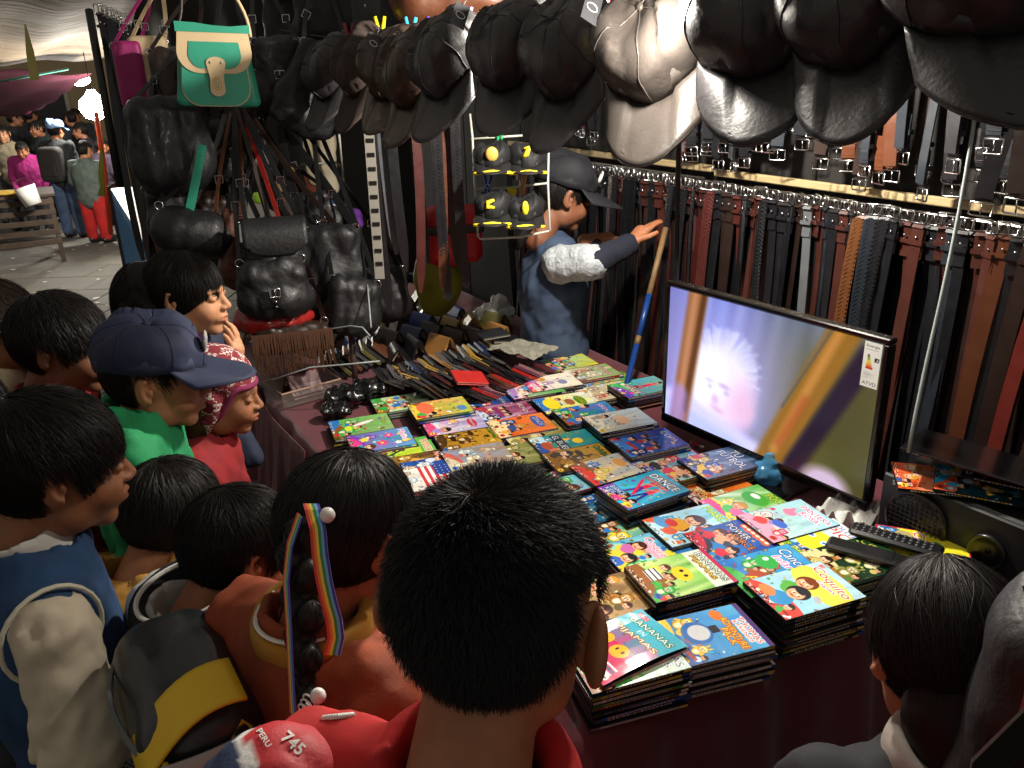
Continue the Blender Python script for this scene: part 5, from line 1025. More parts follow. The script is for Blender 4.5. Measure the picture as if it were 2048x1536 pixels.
def peg(p, yaw, c, lab, tilt=0, s_=1.0):
    r = thing('clothespin', lab, 'clothespin', p, (0, tilt, yaw), 'clothespins on the cap line'); r.scale = (s_,)*3
    m = mat('peg_'+c, {'yellow': '#f0d820', 'blue': '#3aa8d8', 'purple': '#6a48c0', 'lilac': '#a888d8', 'red': '#9a3038', 'green': '#28a868', 'dark blue': '#2448a8', 'wooden': '#c09858'}[c], .35)
    for sx in (-1, 1):
        g = MB(); g.tube([(sx*.004, 0, -.036), (sx*.0055, 0, -.012), (sx*.004, 0, .002), (sx*.011, 0, .034)], [.003, .0048, .005, .0042], 6); g.obj('peg_arm', m, r, smooth=True)
    g = MB(); g.tube([(.0065*math.cos(t), -.005, -.001+.0065*math.sin(t)) for t in np.linspace(0, 6.0, 14)], .0011, 5); g.obj('spring', CHR, r)
CAPS = [ # peg px,py, depth, cap px centre, py centre, width px, colour, roll, label, peg colour
 (700, 78, 2.75, 705, 150, 'black', 'farthest black leather cap at the left end of the line', 'red', .25),
 (762, 68, 2.55, 765, 150, 'suede', 'dark suede cap under the first yellow clothespin', 'yellow', .2),
 (822, 72, 2.38, 830, 160, 'brown', 'brown leather cap under the blue clothespin', 'blue', .25),
 (868, 74, 2.22, 880, 158, 'brown', 'brown leather cap with a dark tag under the purple clothespin', 'purple', .15),
 (932, 58, 2.06, 948, 160, 'black', 'black leather cap under the lilac clothespin', 'lilac', .2),
 (1041, 60, 1.88, 1040, 175, 'black', 'black leather cap with a grey tag under the big yellow clothespin', 'yellow', .1),
 (1150, 66, 1.70, 1150, 190, 'black', 'black grained leather cap under the tilted yellow clothespin', 'yellow', .1),
 (1310, 48, 1.48, 1295, 185, 'grey-brown', 'grey-brown cap glaring white right under the lamp', 'yellow', .0),
 (1500, 0, 1.27, 1490, 160, 'black', 'black cap with a wide smooth crown right of the glaring one', None, -.1),
 (1720, -40, 1.10, 1705, 130, 'black', 'black cap with a stitched square brim, second from the right', None, -.2),
 (1990, -70, .97, 1940, 80, 'black', 'nearest black cap filling the upper right corner', None, -.3)]
LN = []
for i, (ax, ay, dd, cx, cy, c, lab, pc, rl) in enumerate(CAPS):
    p0 = pd(ax, ay, dd); LN.append(p0); ce = pd(cx, cy, dd-.02)
    # brim (-Y of the cap) points down, the crown towards the camera and a little to the left
    right = RT; fw = -FW; down = np.array([0, 0, -1.])
    zc = fw*.48-right*(.50+.12*math.sin(i*2.3))+np.array([0, 0, .42]); zc /= np.linalg.norm(zc)
    dn = down+right*(.28-rl*.6); dn -= zc*(dn@zc); dn /= np.linalg.norm(dn); yc = -dn; xc = np.cross(yc, zc)
    Rm = np.stack([xc, yc, zc], 1); ctr = p0+dn*[.135, .135, .135, .135, .135, .13, .12, .11, .085, .07, .06][i]-zc*.03+np.array([0, 0, [.02, .03, .03, .035, .05, .065, .075, .054, .05, .037, .055][i]])+right*[0, 0, 0, 0, .01, .01, .03, .015, 0, -.01, -.05][i]
    cap(ctr, Rm, LE[c], lab, 'leather caps hanging on the line', [1.1, 1.1, 1.1, 1.1, 1.12, 1.1, 1.1, 1.15, 1.12, 1.0, 1.2][i])
    if pc: peg(p0+np.array([0, 0, .004]), .2, pc, '%s clothespin %s' % (pc, ['holding the farthest cap', 'holding the suede cap', 'holding the brown cap without a tag', 'holding the brown cap with a tag', 'holding the fifth cap from the left', 'standing upright above the grey-tagged cap', 'leaning above the grained black cap', 'close to the lamp glare'][i]), [.0, 0, .05, 0, .0, .15, .6, -.6][i], 1.35)
    if i in (3, 5, 7):
        tg = thing('price_tag', 'grey paper tag dangling from the %s' % {3: 'brown cap on the line', 5: 'cap under the upright yellow clothespin', 7: 'glaring cap below the lamp'}[i], 'tag', ctr+zc*.09-xc*.085+np.array([0, 0, .05]), (0, 0, .3)); tg.rotation_euler = (1.2, .5, .4)
        g = MB(); g.box((0, -.03, 0), (.034, .055, .0012)); g.obj('card', mat('tag_card', '#2e2e32', .75), tg)
        g = MB(); g.tube([(.011*math.cos(t), -.03+.007*math.sin(t), .0012) for t in np.linspace(0, 6.28, 16)], .0008, 4, closed=True); g.obj('printed_oval', mat('silver_print', ''), tg)
        g = MB(); g.tube([(0, -.006, 0), (.003, .01, .004), (0, .02, 0)], .0006, 4); g.obj('tag_string', mat('grey_cord', ''), tg)
g = MB(); pts = [pd(560, 60, 3.1)]+LN+[pd(2300, -120, .9)]; full = []
for a, b_ in zip(pts[:-1], pts[1:]): full += [lerp(a, b_, t)-np.array([0, 0, .004*math.sin(math.pi*t)]) for t in np.linspace(0, .9, 5)]
g.tube(full, .003, 6); g.obj('clothes_line', mat('dark_rope', '#3c4048', .7), smooth=True, label='thin rope rising to the right with caps pegged along it', cat='rope')

# ================================================================ bags
LB = {'black': mat('bag_black', '#131316', .54, bump=.5, bscale=70, bdist=.004, var=.25, vscale=12, coat=.04), 'brown': mat('bag_brown', '#5a3320', .42, bump=.4, bscale=60, bdist=.003, var=.3, vscale=10, coat=.1),
      'dark brown': mat('bag_dbrown', '#2c1c15', .45, bump=.4, bscale=60, bdist=.003, var=.3), 'red': mat('bag_red', '#9c2420', .28, bump=.3, bscale=18, bdist=.01, var=.2, coat=.4), 'cream': mat('bag_cream', '#cdb48c', .55, bump=.3, bscale=90, bdist=.001, var=.15),
      'teal': mat('bag_teal', '#2a9478', .5, bump=.3, bscale=120, bdist=.001, var=.15), 'white': mat('bag_white', '#c9c6bf', .5, bump=.3, bscale=90, bdist=.002, var=.1), 'fuchsia': mat('bag_fuchsia', '#a01c68', .5, bump=.3, bscale=60)}
bagn = 0
def bag(px, py, depth, w_, h, dp, col, hook, label, yaw=0, roll=0, flap=None, buckle=True, strapw=.016, sh='sack', straps=2, seed=None):
    """soft bag with flap, buckle and straps going up to its hook"""
    global bagn; bagn += 1; sd = seed or bagn; p = pd(px, py, depth); base = math.atan2(p[0], p[1])
    m = LB[col]; r = thing('bag', label, 'bag', p, (0, roll, -base+yaw), 'bags hanging in the rack')
    if sh == 'sack': f = lambda P: sm(s_box(P, (0, 0, 0), (w_/2, dp/2, h/2), min(dp, w_)*.42), s_ell(P, (0, 0, -h*.22), (w_*.54, dp*.62, h*.32)), .04)+folds(P*np.array([1, 1, .6], np.float32), .013, 26, sd)+wob(P, .003, 70, sd+4)
    elif sh == 'long': f = lambda P: sm(s_cap(P, (0, 0, h*.5), (0, 0, -h*.25), w_*.2, w_*.36), s_ell(P, (0, 0, -h*.25), (w_*.5, dp*.5, h*.25)), .05)+wob(P, .006, 40, sd)
    elif sh == 'cyl': f = lambda P: s_cap(P, (-w_/2+h*.45, 0, 0), (w_/2-h*.45, 0, 0), h*.47, h*.47)+wob(P, .006, 30, sd)+wob(P, .002, 80, sd+2)
    else: f = lambda P: s_box(P, (0, 0, 0), (w_/2, dp/2, h/2), dp*.35)+wob(P, .003, 26, sd)
    V, F = nets(f, (-w_*.75, -dp, -h*.75), (w_*.75, dp, h*.75), max(w_, h)/34); link('bag_body', raw_mesh('bag_body', V, F, m), r)
    if flap:
        fm = LB[flap]; fh = h*.55
        def ff(a, b_):
            x = (a-.5)*w_*(1.0-.12*(b_ > .9)); edge = 1-.25*abs(2*a-1)**3; bl = b_*edge
            y = -dp*.56-.012*math.sin(bl*2.5); z = h*.5-bl*fh
            if b_ < .18: y = -dp*.56+(.18-b_)*dp*3.2; z = h*.5+.012
            return (x, y, z)
        g = MB(); g.grid(ff, 16, 14, thick=.004); g.obj('flap', fm, r, smooth=True)
    if buckle:
        g = MB(); yb = -dp*.60-.010; g.ribbon([(0, yb, h*.12), (0, yb-.004, 0), (0, yb, -h*.16)], (1, 0, 0), .022, .004); g.obj('closing_strap', m, r)
        g = MB(); g.tube([(-.016, yb-.007, -.012), (-.016, yb-.007, .014), (.016, yb-.007, .014), (.016, yb-.007, -.012)], .0024, 6, closed=True); g.tube([(0, yb-.008, -.012), (0, yb-.01, .014)], .0016, 5); g.obj('buckle', CHR, r, smooth=True)
        for q in (-.028, -.045):
            g = MB(); g.ell((0, yb-.004, q), (.004, .003, .004), 8, 6); g.obj('rivet', CHR, r, smooth=True)
    hk = pd(*hook)-p; hk = Rz(base-yaw) @ hk
    for s_ in ((-1, 1) if straps == 2 else (1,)):
        a0 = np.array([s_*w_*.42, 0, h*.42]); mid = lerp(a0, hk, .5)+np.array([s_*.02, 0, -.01]); pts = [(a0*(1-t)**2+mid*2*t*(1-t)+hk*t*t) for t in np.linspace(0, 1, 10)]
        g = MB(); g.ribbon(pts, (.8, -.6, 0), strapw, .003); g.obj('shoulder_strap', m, r)
        g = MB(); c_ = pts[0]; g.tube([c_+np.array([.013*math.cos(t), 0, .013*math.sin(t)]) for t in np.linspace(0, 5.9, 12)], .002, 5, closed=True); g.obj('strap_ring', CHR, r, smooth=True)
        c_ = pts[3]; g = MB(); g.tube([c_+np.array(q) for q in ((-.012, -.005, -.012), (-.012, -.005, .012), (.012, -.005, .012), (.012, -.005, -.012))], .0018, 5, closed=True); g.obj('strap_slide', CHR, r)
    return r
H1 = (455, -60, 2.85)
H2 = (470, 190, 2.9)
bag(262, 150, 3.1, .10, .24, .05, 'fuchsia', (300, -30, 3.1), 'fuchsia and cream flat bag hanging at the left of the rack', buckle=False, sh='box')
bag(305, 140, 3.14, .14, .24, .06, 'cream', (320, -30, 3.1), 'cream bag behind the fuchsia one', buckle=False, sh='box')
bag(345, 285, 2.75, .26, .30, .13, 'black', (400, 60, 2.8), 'large soft black bag hanging below the cream one', yaw=.3, buckle=False)
bag(355, 170, 2.95, .18, .26, .10, 'dark brown', (400, -40, 2.9), 'dark brown bag tucked behind the teal satchel', buckle=False)
bag(560, 150, 2.9, .17, .26, .09, 'black', (510, -60, 2.9), 'small black bag with a strap buckle right of the teal satchel')
bag(630, 180, 2.85, .22, .30, .10, 'black', (520, -60, 2.9), 'drooping black bag whose round end hangs over the white rack', roll=.5, buckle=False)
bag(470, 300, 2.95, .24, .22, .12, 'black', H1, 'black bag below the teal satchel with a ring of studs')
bag(385, 465, 2.75, .26, .17, .12, 'black', H2, 'black handbag with a small silver zip lying sideways', roll=.25, sh='cyl', buckle=False)
bag(335, 425, 2.9, .14, .20, .10, 'black', (330, 200, 2.9), 'crumpled black bag at the far left of the lower row', buckle=False)
bag(465, 505, 2.8, .10, .26, .06, 'brown', H2, 'slim shiny brown leather pouch between the black bags', sh='long', buckle=False, strapw=.014)
bag(553, 495, 2.72, .20, .17, .15, 'black', H2, 'bulging black backpack top with a shiny flap', flap='black', buckle=False)
bag(548, 572, 2.70, .23, .20, .14, 'black', H2, 'black backpack with a buckled strap beneath the shiny flap')
bag(548, 628, 2.78, .24, .10, .12, 'red', H2, 'dark red bag bottom showing under the buckled backpack', buckle=False, straps=1)
bag(668, 520, 2.9, .20, .26, .12, 'black', (560, 250, 2.95), 'large black tote at the right of the rack', buckle=False, strapw=.03)
bag(762, 585, 3.1, .20, .20, .12, 'black', (600, 250, 3.0), 'black bag behind the large tote, next to the hanging belts', buckle=False)
bag(610, 60, 3.2, .30, .34, .12, 'black', (560, -80, 3.1), 'black bag up under the roof of the stall', buckle=False)
bag(700, 20, 3.0, .40, .30, .12, 'black', (700, -200, 3.0), 'wide black bag above the first clothespin', buckle=False)
bag(400, 380, 3.05, .22, .24, .12, 'black', H2, 'black bag in the middle of the rack behind the teal strap', buckle=False)
bag(640, 430, 3.0, .13, .18, .08, 'black', H2, 'small flat black bag between the tote and the wire rack', roll=-.2)
bag(705, 610, 2.85, .18, .20, .11, 'black', (560, 250, 2.95), 'slouching black bag touching the short post', roll=.2, buckle=False)
bag(430, 430, 2.95, .12, .16, .08, 'dark brown', H2, 'little brown bag in the tangle of straps', roll=.15)
bag(350, 380, 2.95, .12, .18, .09, 'black', (340, 160, 2.9), 'small black bag with a buckle near the slanting pole', roll=-.15)
bag(620, 590, 2.95, .16, .16, .10, 'black', H2, 'small black bag wedged between the backpack and the tote', buckle=False)
# upper bags beside the lamp
bag(905, -8, 2.55, .38, .20, .16, 'brown', (900, -260, 2.5), 'brown striped holdall seen from below above the caps', sh='cyl', buckle=False)
bag(1060, 10, 2.9, .34, .26, .14, 'white', (1060, -260, 2.8), 'white bag above the big yellow clothespin', sh='cyl', buckle=False)
bag(1235, -34, 2.6, .52, .26, .20, 'red', (1240, -300, 2.6), 'shiny red holdall seen from below beside the lamp', sh='cyl', buckle=False)
bag(1600, 0, 2.7, .5, .22, .16, 'red', (1600, -300, 2.6), 'second red holdall behind the smooth black cap', sh='cyl', buckle=False)
# fringe on a brown bag
fr = bag(585, 672, 2.78, .26, .10, .07, 'dark brown', (560, 400, 2.8), 'brown fringed bag low under the backpacks', buckle=False, straps=1)
q = random.Random(5)
g = MB()
for i in range(90): x = -.13+.26*i/89; g.ribbon([(x, -.05, .03), (x+q.uniform(-.004, .004), -.055, -.03), (x+q.uniform(-.01, .01), -.05, -.10+q.uniform(-.02, .02))], (1, 0, 0), .0028, .001)
g = g.obj('fringe', mat('fringe_brown', '#4a2c18', .6), fr); g['kind'] = 'stuff'
# the teal satchel, the showpiece of the rack
sp = pd(432, 135, 2.55); st = thing('satchel', 'teal and cream satchel with a turn lock, hanging foremost on the rack', 'bag', sp, (0, .05, -math.atan2(sp[0], sp[1])), 'bags hanging in the rack')
f = lambda P: s_box(P*np.stack([1/(1+.18*np.clip(-P[..., 2]*6, -1, 1)), np.ones_like(P[..., 0]), np.ones_like(P[..., 0])], -1), (0, 0, 0), (.112, .03, .115), .02)+wob(P, .003, 30, 9)
V, F = nets(f, (-.17, -.06, -.15), (.17, .06, .15), .006); link('satchel_body', raw_mesh('satchel_body', V, F, LB['teal']), st)
def rr(cx, cz, hw, hh, top, n=10, r=.05):
    """outline of a flap: straight top, rounded bottom"""
    P = [(cx-hw*.93, cz+hh), (cx+hw*.93, cz+hh)]; 
    for t in np.linspace(0, math.pi/2, n): P.append((cx+hw-r+r*math.cos(-t), cz-hh+r+r*math.sin(-t)))
    for t in np.linspace(math.pi/2, math.pi, n): P.append((cx-hw+r+r*math.cos(-t), cz-hh+r+r*math.sin(-t)))
    return P
def slab(name, out, y, th, m, parent, inner=None):
    n = len(out); V = [(a, y, b_) for a, b_ in out]+[(a, y+th, b_) for a, b_ in out]; g = MB()
    if inner is None: g.add(V, [tuple(range(n)), tuple(range(2*n-1, n-1, -1))]+[((k+1) % n, k, k+n, (k+1) % n+n) for k in range(n)])
    else:
        V += [(a, y, b_) for a, b_ in inner]+[(a, y+th, b_) for a, b_ in inner]
        g.add(V, [(k, (k+1) % n, (k+1) % n+2*n, k+2*n) for k in range(n)]+[((k+1) % n, k, k+n, (k+1) % n+n) for k in range(n)]+[(k+2*n, (k+1) % n+2*n, (k+1) % n+3*n, k+3*n) for k in range(n)])
    return g.obj(name, m, parent)
slab('lower_flap', rr(-.004, -.045, .098, .065, 0, r=.055), -.0405, .004, LB['teal'], st)
slab('piping', rr(-.004, -.045, .101, .068, 0, r=.056), -.0365, .003, LB['cream'], st)
slab('upper_flap', rr(0, .045, .108, .062, 0, r=.06), -.0455, .004, LB['cream'], st)
slab('flap_window', rr(0, .034, .076, .038, 0, r=.04), -.0482, .0025, LB['teal'], st)
slab('top_band', [(-.106, .098), (.106, .098), (.106, .122), (.05, .116), (0, .118), (-.05, .124), (-.106, .126)][::-1], -.0485, .004, LB['teal'], st)
tab = [(.028*math.cos(t), .012+.018*math.sin(t)) for t in np.linspace(0, math.pi, 10)]+[(-.020, -.03)]+[(.022*math.cos(t), -.065+.018*math.sin(t)) for t in np.linspace(math.pi, 2*math.pi, 10)]+[(.020, -.03)]
slab('lock_tab', tab[::-1], -.0525, .0035, LB['cream'], st)
slab('lock_plate', [(.013*math.cos(t), -.047+.021*math.sin(t)) for t in np.linspace(0, 6.0, 16)][::-1], -.0555, .003, mat('brass', '#b8a070', .3, 1), st)
g = MB(); g.box((0, -.058, -.047), (.006, .006, .022), bev=.002); g.obj('turn_lock', CHR, st)
for sx in (-1, 1):
    g = MB(); g.ell((sx*.016, -.0535, .014), (.004, .002, .004), 8, 6); g.obj('rivet', CHR, st, smooth=True)
for sx in (-1, 1):
    g = MB(); hk = np.array([sx*.02, .02, .40]); g.tube([lerp((sx*.11, 0, .09), hk, t)+np.array([.008*math.sin(t*9), 0, 0]) for t in np.linspace(0, 1, 14)], .005, 6); g.obj('shoulder_strap', LB['cream'] if sx > 0 else LB['dark brown'], st, smooth=True)
# one teal strap of another bag hanging in the tangle
g = MB(); g.ribbon([pd(405, 290, 2.7), pd(392, 360, 2.7), pd(378, 425, 2.72)], (1, .1, 0), .028, .003); g.obj('loose_strap', LB['teal'], label='broad teal strap hanging free between the black bags', cat='strap')
for i in range(22):   # fan of dark straps
    px0, px1 = 420+rnd.uniform(-40, 90), 340+rnd.uniform(0, 380); y0, y1 = rnd.uniform(120, 240), rnd.uniform(430, 520); dd = 2.95+rnd.uniform(-.1, .15)
    g = MB(); a, b_ = pd(px0, y0, dd), pd(px1, y1, dd); g.ribbon([lerp(a, b_, t)+np.array([0, 0, -.02*math.sin(math.pi*t)]) for t in np.linspace(0, 1, 6)], (1, rnd.uniform(-.5, .5), 0), rnd.uniform(.012, .026), .003)
    g.obj('hanging_strap', LB[rnd.choice(['black', 'black', 'black', 'dark brown'])], label='%s shoulder strap in the tangle below the satchel, %s from its left' % (['thin', 'broad', 'slack'][i % 3], ordn(i+1)), cat='strap', group='straps of the hanging bags')
# steel poles of the rack and belts pinned at the left pole
for (a, b_, lab) in ((pd(178, 20, 3.4), pd(240, 372, 3.4), 'black slanting pole at the left end of the bag rack'),):
    g = MB(); g.tube([a, b_], .016, 10); g.obj('rack_pole', mat('pole_black', '#17150f', .5), smooth=True, label=lab, cat='pole')
for i in range(7):
    a = pd(196+9*i, 12+4*i, 3.35); belt(a, -.3+.1*i, ['black', 'dark brown', 'black', 'grey-blue'][i % 4], PROT[i % 5], '%s belt pinned beside the slanting pole, %s from the left' % (['black', 'brown', 'black', 'slate'][i % 4], ordn(i+1)), 'belts pinned by the slanting pole')
# crate of belts hanging between the bags and the vendor
HB = [(745, 150, 'silver-grey', 0), (768, 150, 'black', 0), (795, 170, 'oxblood', 1), (815, 200, 'black', 3), (845, 200, 'cognac', 1), (866, 205, 'black', 3), (886, 205, 'dark brown', 3), (905, 215, 'black', 3), (727, 190, 'black', 2), (700, 210, 'grey-blue', 4)]
for i, (px, py, c, k) in enumerate(HB):
    belt(pd(px, py-300+40*(i % 3), 2.62), .05+.06*(i % 3), c, PROT[k], '%s belt hanging between the bags and the vendor, %s from the left' % (c, ordn(sorted([h[0] for h in HB]).index(px)+1)), 'belts hanging in the middle of the stall')
g = MB(); g.box((0, 0, 0), (.03, .004, .50)); 
wb = thing('slotted_strap', 'pale strap with a row of dark slots among the hanging belts', 'strap', pd(748, 400, 2.56), (0, .01, 0)); g.obj('strap', mat('strap_pale', '#8d8880', .6), wb)
sd = None
for i in range(11):
    if sd is None: g = MB(); g.box((0, 0, 0), (.022, .003, .012)); q = g.obj('slot', mat('black_plastic', ''), wb); sd = q.data
    else: q = link('slot', sd, wb)
    q.location = (.002, -.0026, .22-.042*i)
# ---- wire racks
WW = mat('white_wire', '#b9b9ac', .4)
def wires(name, label, polys, r=.004, m=WW):
    t = thing(name, label, 'rack', (0, 0, 0))
    for P in polys: g = MB(); g.tube([pd(*q) for q in P], r, 6); g.obj('wire', m, t, smooth=True)
    return t
d1 = 2.9
wires('wire_rack', 'white wire grid with four black and yellow caps pegged to it', [[(940, 228, d1), (945, 275, d1), (950, 372, d1), (956, 472, d1), (960, 478, d1), (1040, 474, d1), (1098, 462, d1)], [(942, 278, d1), (1045, 271, d1)], [(948, 378, d1), (1020, 375, d1), (1098, 366, d1)], [(1098, 250, d1), (1096, 366, d1), (1100, 462, d1)]])
wires('wire_rack', 'white wire rack with rounded corners behind the bags', [[(600, 330, 3.1), (672, 325, 3.1), (684, 335, 3.1), (700, 480, 3.1)], [(560, 418, 3.1), (670, 410, 3.1), (690, 415, 3.1)], [(578, 330, 3.1), (600, 470, 3.1)], [(672, 190, 3.1), (684, 335, 3.1)]])
wires('wire_fence', 'thin wires strung along the table in front of the wallets', [[(500, 684, 2.9), (600, 668, 2.85), (700, 652, 2.75), (725, 655, 2.7), (740, 672, 2.7)], [(545, 760, 2.7), (620, 735, 2.7), (700, 728, 2.7), (760, 722, 2.7)], [(735, 570, 2.8), (742, 655, 2.7)]], .0028, mat('grey_cord', ''))
g = MB(); a = pz(712, 772, TZ); g.tube([a, a+np.array([0, 0, .20])], .011, 10); g.obj('short_post', mat('post_brown', '#4a3830', .4), smooth=True, label='short brown post standing among the wallets', cat='post')
# caps with yellow print on the wire grid
YB = mat('cap_cloth_black', '#0e0e10', .7, bump=.3, bscale=200); YP = mat('yellow_print', '#e8cf28', .6)
for i, (px, py, lab) in enumerate(((985, 325, 'black cap with a gold round patch, upper left on the wire grid'), (1055, 325, 'black cap with a yellow stroke, upper right on the wire grid'), (985, 425, 'black cap with a yellow curl, lower left on the wire grid'), (1050, 430, 'black cap with little yellow showing, lower right on the wire grid'))):
    zc = -FW*.8+np.array([0, 0, .25]); zc /= np.linalg.norm(zc); dn = np.array([0, 0, -1.])-RT*.2; dn -= zc*(dn@zc); dn /= np.linalg.norm(dn); xc = np.cross(-dn, zc)
    # crown front looks at the camera, brim juts to the viewer
    up = np.array([0, 0, 1.]); yb_ = FW.copy(); yb_[2] = .15; yb_ -= up*(yb_@up)*.6; yb_ /= np.linalg.norm(yb_); xc = np.cross(yb_, up); xc /= np.linalg.norm(xc); zc = np.cross(xc, yb_)
    r = cap(pd(px, py, d1-.08), np.stack([xc, yb_, zc], 1), YB, lab, 'printed caps on the wire grid', .72)
    g = MB(); S = [[(0, 0)], [(-.3, .5), (.1, .6), (-.1, .0), (-.4, -.3)], [(.2, .5), (-.3, .3), (-.35, -.1), (.2, -.2)], [(.0, .2)]][i]
    if len(S) == 1: g.ell((0, -.100, .055), (.03 if i == 0 else .016, .012, .034), 14, 8)
    else: g.tube([(a_*.06, -.104+.02*abs(b_), .055+b_*.05) for a_, b_ in S], [.006, .012, .013, .006], 8)
    g.obj('printed_emblem', YP if i else mat('gold_patch', '#c9a04a', .5), r, smooth=True)
    g = MB(); g.tube([(.10*math.cos(t), -.09-.085*math.sin(-t)*-1*-1*0-.075*math.sin(t), -.010-.018*abs(math.cos(t))) for t in np.linspace(.45, 2.7, 16)], [.002]+[.008]*14+[.002], 6); g.obj('brim_stripe', YP, r, smooth=True)
for px, py, c, lab in ((1000, 268, 'green', 'green clothespin at the top of the wire grid'), (975, 372, 'dark blue', 'dark blue clothespin on the middle wire of the grid'), (1045, 368, 'wooden', 'wooden clothespin on the middle wire of the grid')): peg(pd(px, py, d1-.02), .1, c, lab, .1, 1.1)
for px, py, lab in ((1024, 388, 'small yellow pennant card on the wire grid'), (1018, 440, 'small yellow pennant card low on the wire grid')):
    g = MB(); p = pd(px, py, d1-.03); g.add([p+RT*a+UP*b_ for a, b_ in ((-.02, .022), (.018, .018), (.006, -.035))]+[p+FW*.001+RT*a+UP*b_ for a, b_ in ((-.02, .022), (.018, .018), (.006, -.035))], [(0, 2, 1), (3, 4, 5), (0, 1, 4, 3), (1, 2, 5, 4), (2, 0, 3, 5)]); g.obj('pennant', mat('peg_yellow', ''), label=lab, cat='pennant')
# red cap-like bag and yellow bundle behind the hanging belts
p = pd(905, 470, 3.3); rbg = thing('backpack', 'red backpack with a black band behind the hanging belts', 'bag', p, (0, 0, .2))
f = lambda P: s_box(P, (0, 0, 0), (.12, .06, .12), .05)+wob(P, .01, 22, 3)
V, F = nets(f, (-.17, -.1, -.17), (.17, .1, .17), .008); link('pack_body', raw_mesh('pack_body', V, F, mat('red_nylon', '#c01c28', .5)), rbg)
g = MB(); g.box((.0, -.062, .03), (.235, .02, .03), bev=.006); g.obj('black_band', mat('black_plastic', ''), rbg)
f = lambda P: s_ell(P, (0, 0, 0), (.10, .08, .14))+wob(P, .014, 30, 8)
V, F = nets(f, (-.15, -.12, -.2), (.15, .12, .2), .009); link('bundle', raw_mesh('bundle', V, F, mat('yellow_cloth', '#84841e', .6)), None, pd(875, 565, 3.4), None, 'crumpled yellow-green bundle behind the ends of the belts', 'bundle')
# ================================================================ wallets on the table
WC = {'black': '#15151a', 'dark brown': '#3a261d', 'brown': '#6a3f28', 'tan': '#a8763c', 'olive': '#6a6438', 'navy': '#20305c', 'blue': '#2c4a9c', 'grey': '#565458', 'mustard': '#b08c3c', 'oxblood': '#5a2024', 'red': '#c02c28', 'charcoal': '#26282c', 'plum': '#6a3c58', 'dusty pink': '#a87878', 'cream': '#b8a888'}
WM = {k: mat('wallet_'+k.replace(' ', '_'), v, .42, bump=.3, bscale=160, bdist=.0008, var=.2, vscale=40, coat=.1) for k, v in WC.items()}
def tent_mesh(ang, w_=.115, h=.092):
    g = MB(); s_, c_ = math.sin(ang), math.cos(ang)
    pts = [(0, -h*s_, 0), (0, -h*s_*.5, h*c_*.52), (0, -.006, h*c_*.97), (0, 0, h*c_), (0, .006, h*c_*.97), (0, h*s_*.5, h*c_*.52), (0, h*s_, 0)]
    g.ribbon(pts, (1, 0, 0), w_, .009); o = g.obj('cover', WM['black']); me = o.data; bpy.data.objects.remove(o)
    g = MB(); g.ribbon([(0, q[1]*.82, q[2]-.010+.004) for q in pts[1:-1]], (1, 0, 0), w_*.94, .004); o = g.obj('lining', WM['cream']); me2 = o.data; bpy.data.objects.remove(o)
    return me, me2
TM = [tent_mesh(a) for a in (.42, .55, .7)]
def flat_mesh():
    g = MB(); g.box((0, 0, .0045), (.115, .092, .004), bev=.0015); g.box((0, 0, .0115), (.115, .092, .004), bev=.0015); g.box((0, .043, .008), (.113, .006, .009)); o = g.obj('cover', WM['black']); me = o.data; bpy.data.objects.remove(o)
    g = MB(); g.box((0, -.002, .008), (.108, .085, .0032)); o = g.obj('lining', WM['cream']); m2 = o.data; bpy.data.objects.remove(o); return me, m2
FM = flat_mesh(); wcount = {}
def wallet(p, rot, col, me, desc, where, lining='cream'):
    key = (desc, col, where); wcount[key] = wcount.get(key, 0)+1
    r = thing('wallet', '%s %s wallet %s, %s from left' % (desc, col, where, ordn(wcount[key])), 'wallet', p, rot, 'wallets laid out on the far half of the table')
    o = link('cover', me[0], r); setmat(o, WM[col]); o = link('lining', me[1], r); setmat(o, WM[lining]); return r
qw = random.Random(4)
rows = [(2.62, .10, 10, 'in the farthest tented row'), (2.45, .22, 9, 'in the fourth tented row'), (2.28, .30, 8, 'in the third tented row'), (2.12, .38, 8, 'in the second tented row'), (1.97, .50, 6, 'in the nearest tented row')]
wcol = ['black', 'dark brown', 'brown', 'tan', 'olive', 'navy', 'blue', 'grey', 'mustard', 'oxblood', 'charcoal', 'charcoal', 'dark brown', 'cream', 'black', 'grey']
for v, u0, n, wh in rows:
    for k in range(n):
        u = u0+.092*k+qw.uniform(-.012, .012)
        wallet(tp(u, v+qw.uniform(-.03, .03), TZ+.002), (0, 0, math.radians(30+90)+qw.uniform(-.35, .35)), qw.choice(wcol), TM[qw.randrange(3)], 'tented', wh)
# leaning rows: wallets like cards fallen against each other
def leaning(px0, py0, px1, py1, n, cols, wh, tilt=.9, z=.05, yaw=.6):
    for k in range(n):
        t = k/(n-1); p = pz(px0+(px1-px0)*t, py0+(py1-py0)*t, TZ+z); r = wallet(p, (0, 0, 0), cols[k % len(cols)], FM, 'leaning', wh)
        r.rotation_euler = Euler((tilt+qw.uniform(-.1, .1), qw.uniform(-.08, .08), yaw+qw.uniform(-.1, .1)), 'XYZ')
leaning(775, 762, 1000, 700, 19, ['black', 'charcoal', 'grey', 'mustard', 'charcoal', 'navy', 'black', 'mustard', 'charcoal', 'tan', 'grey'], 'in the long slanting row', .55, .05, math.radians(112))
leaning(840, 785, 1010, 738, 14, ['black', 'dark brown', 'charcoal', 'black', 'oxblood'], 'in the dark row before the slanting one', .75, .045, math.radians(122))
leaning(945, 795, 1090, 742, 17, ['black', 'charcoal', 'red', 'plum', 'dusty pink', 'black', 'oxblood', 'brown', 'red', 'black'], 'next to the discs', .5, .03, math.radians(125))
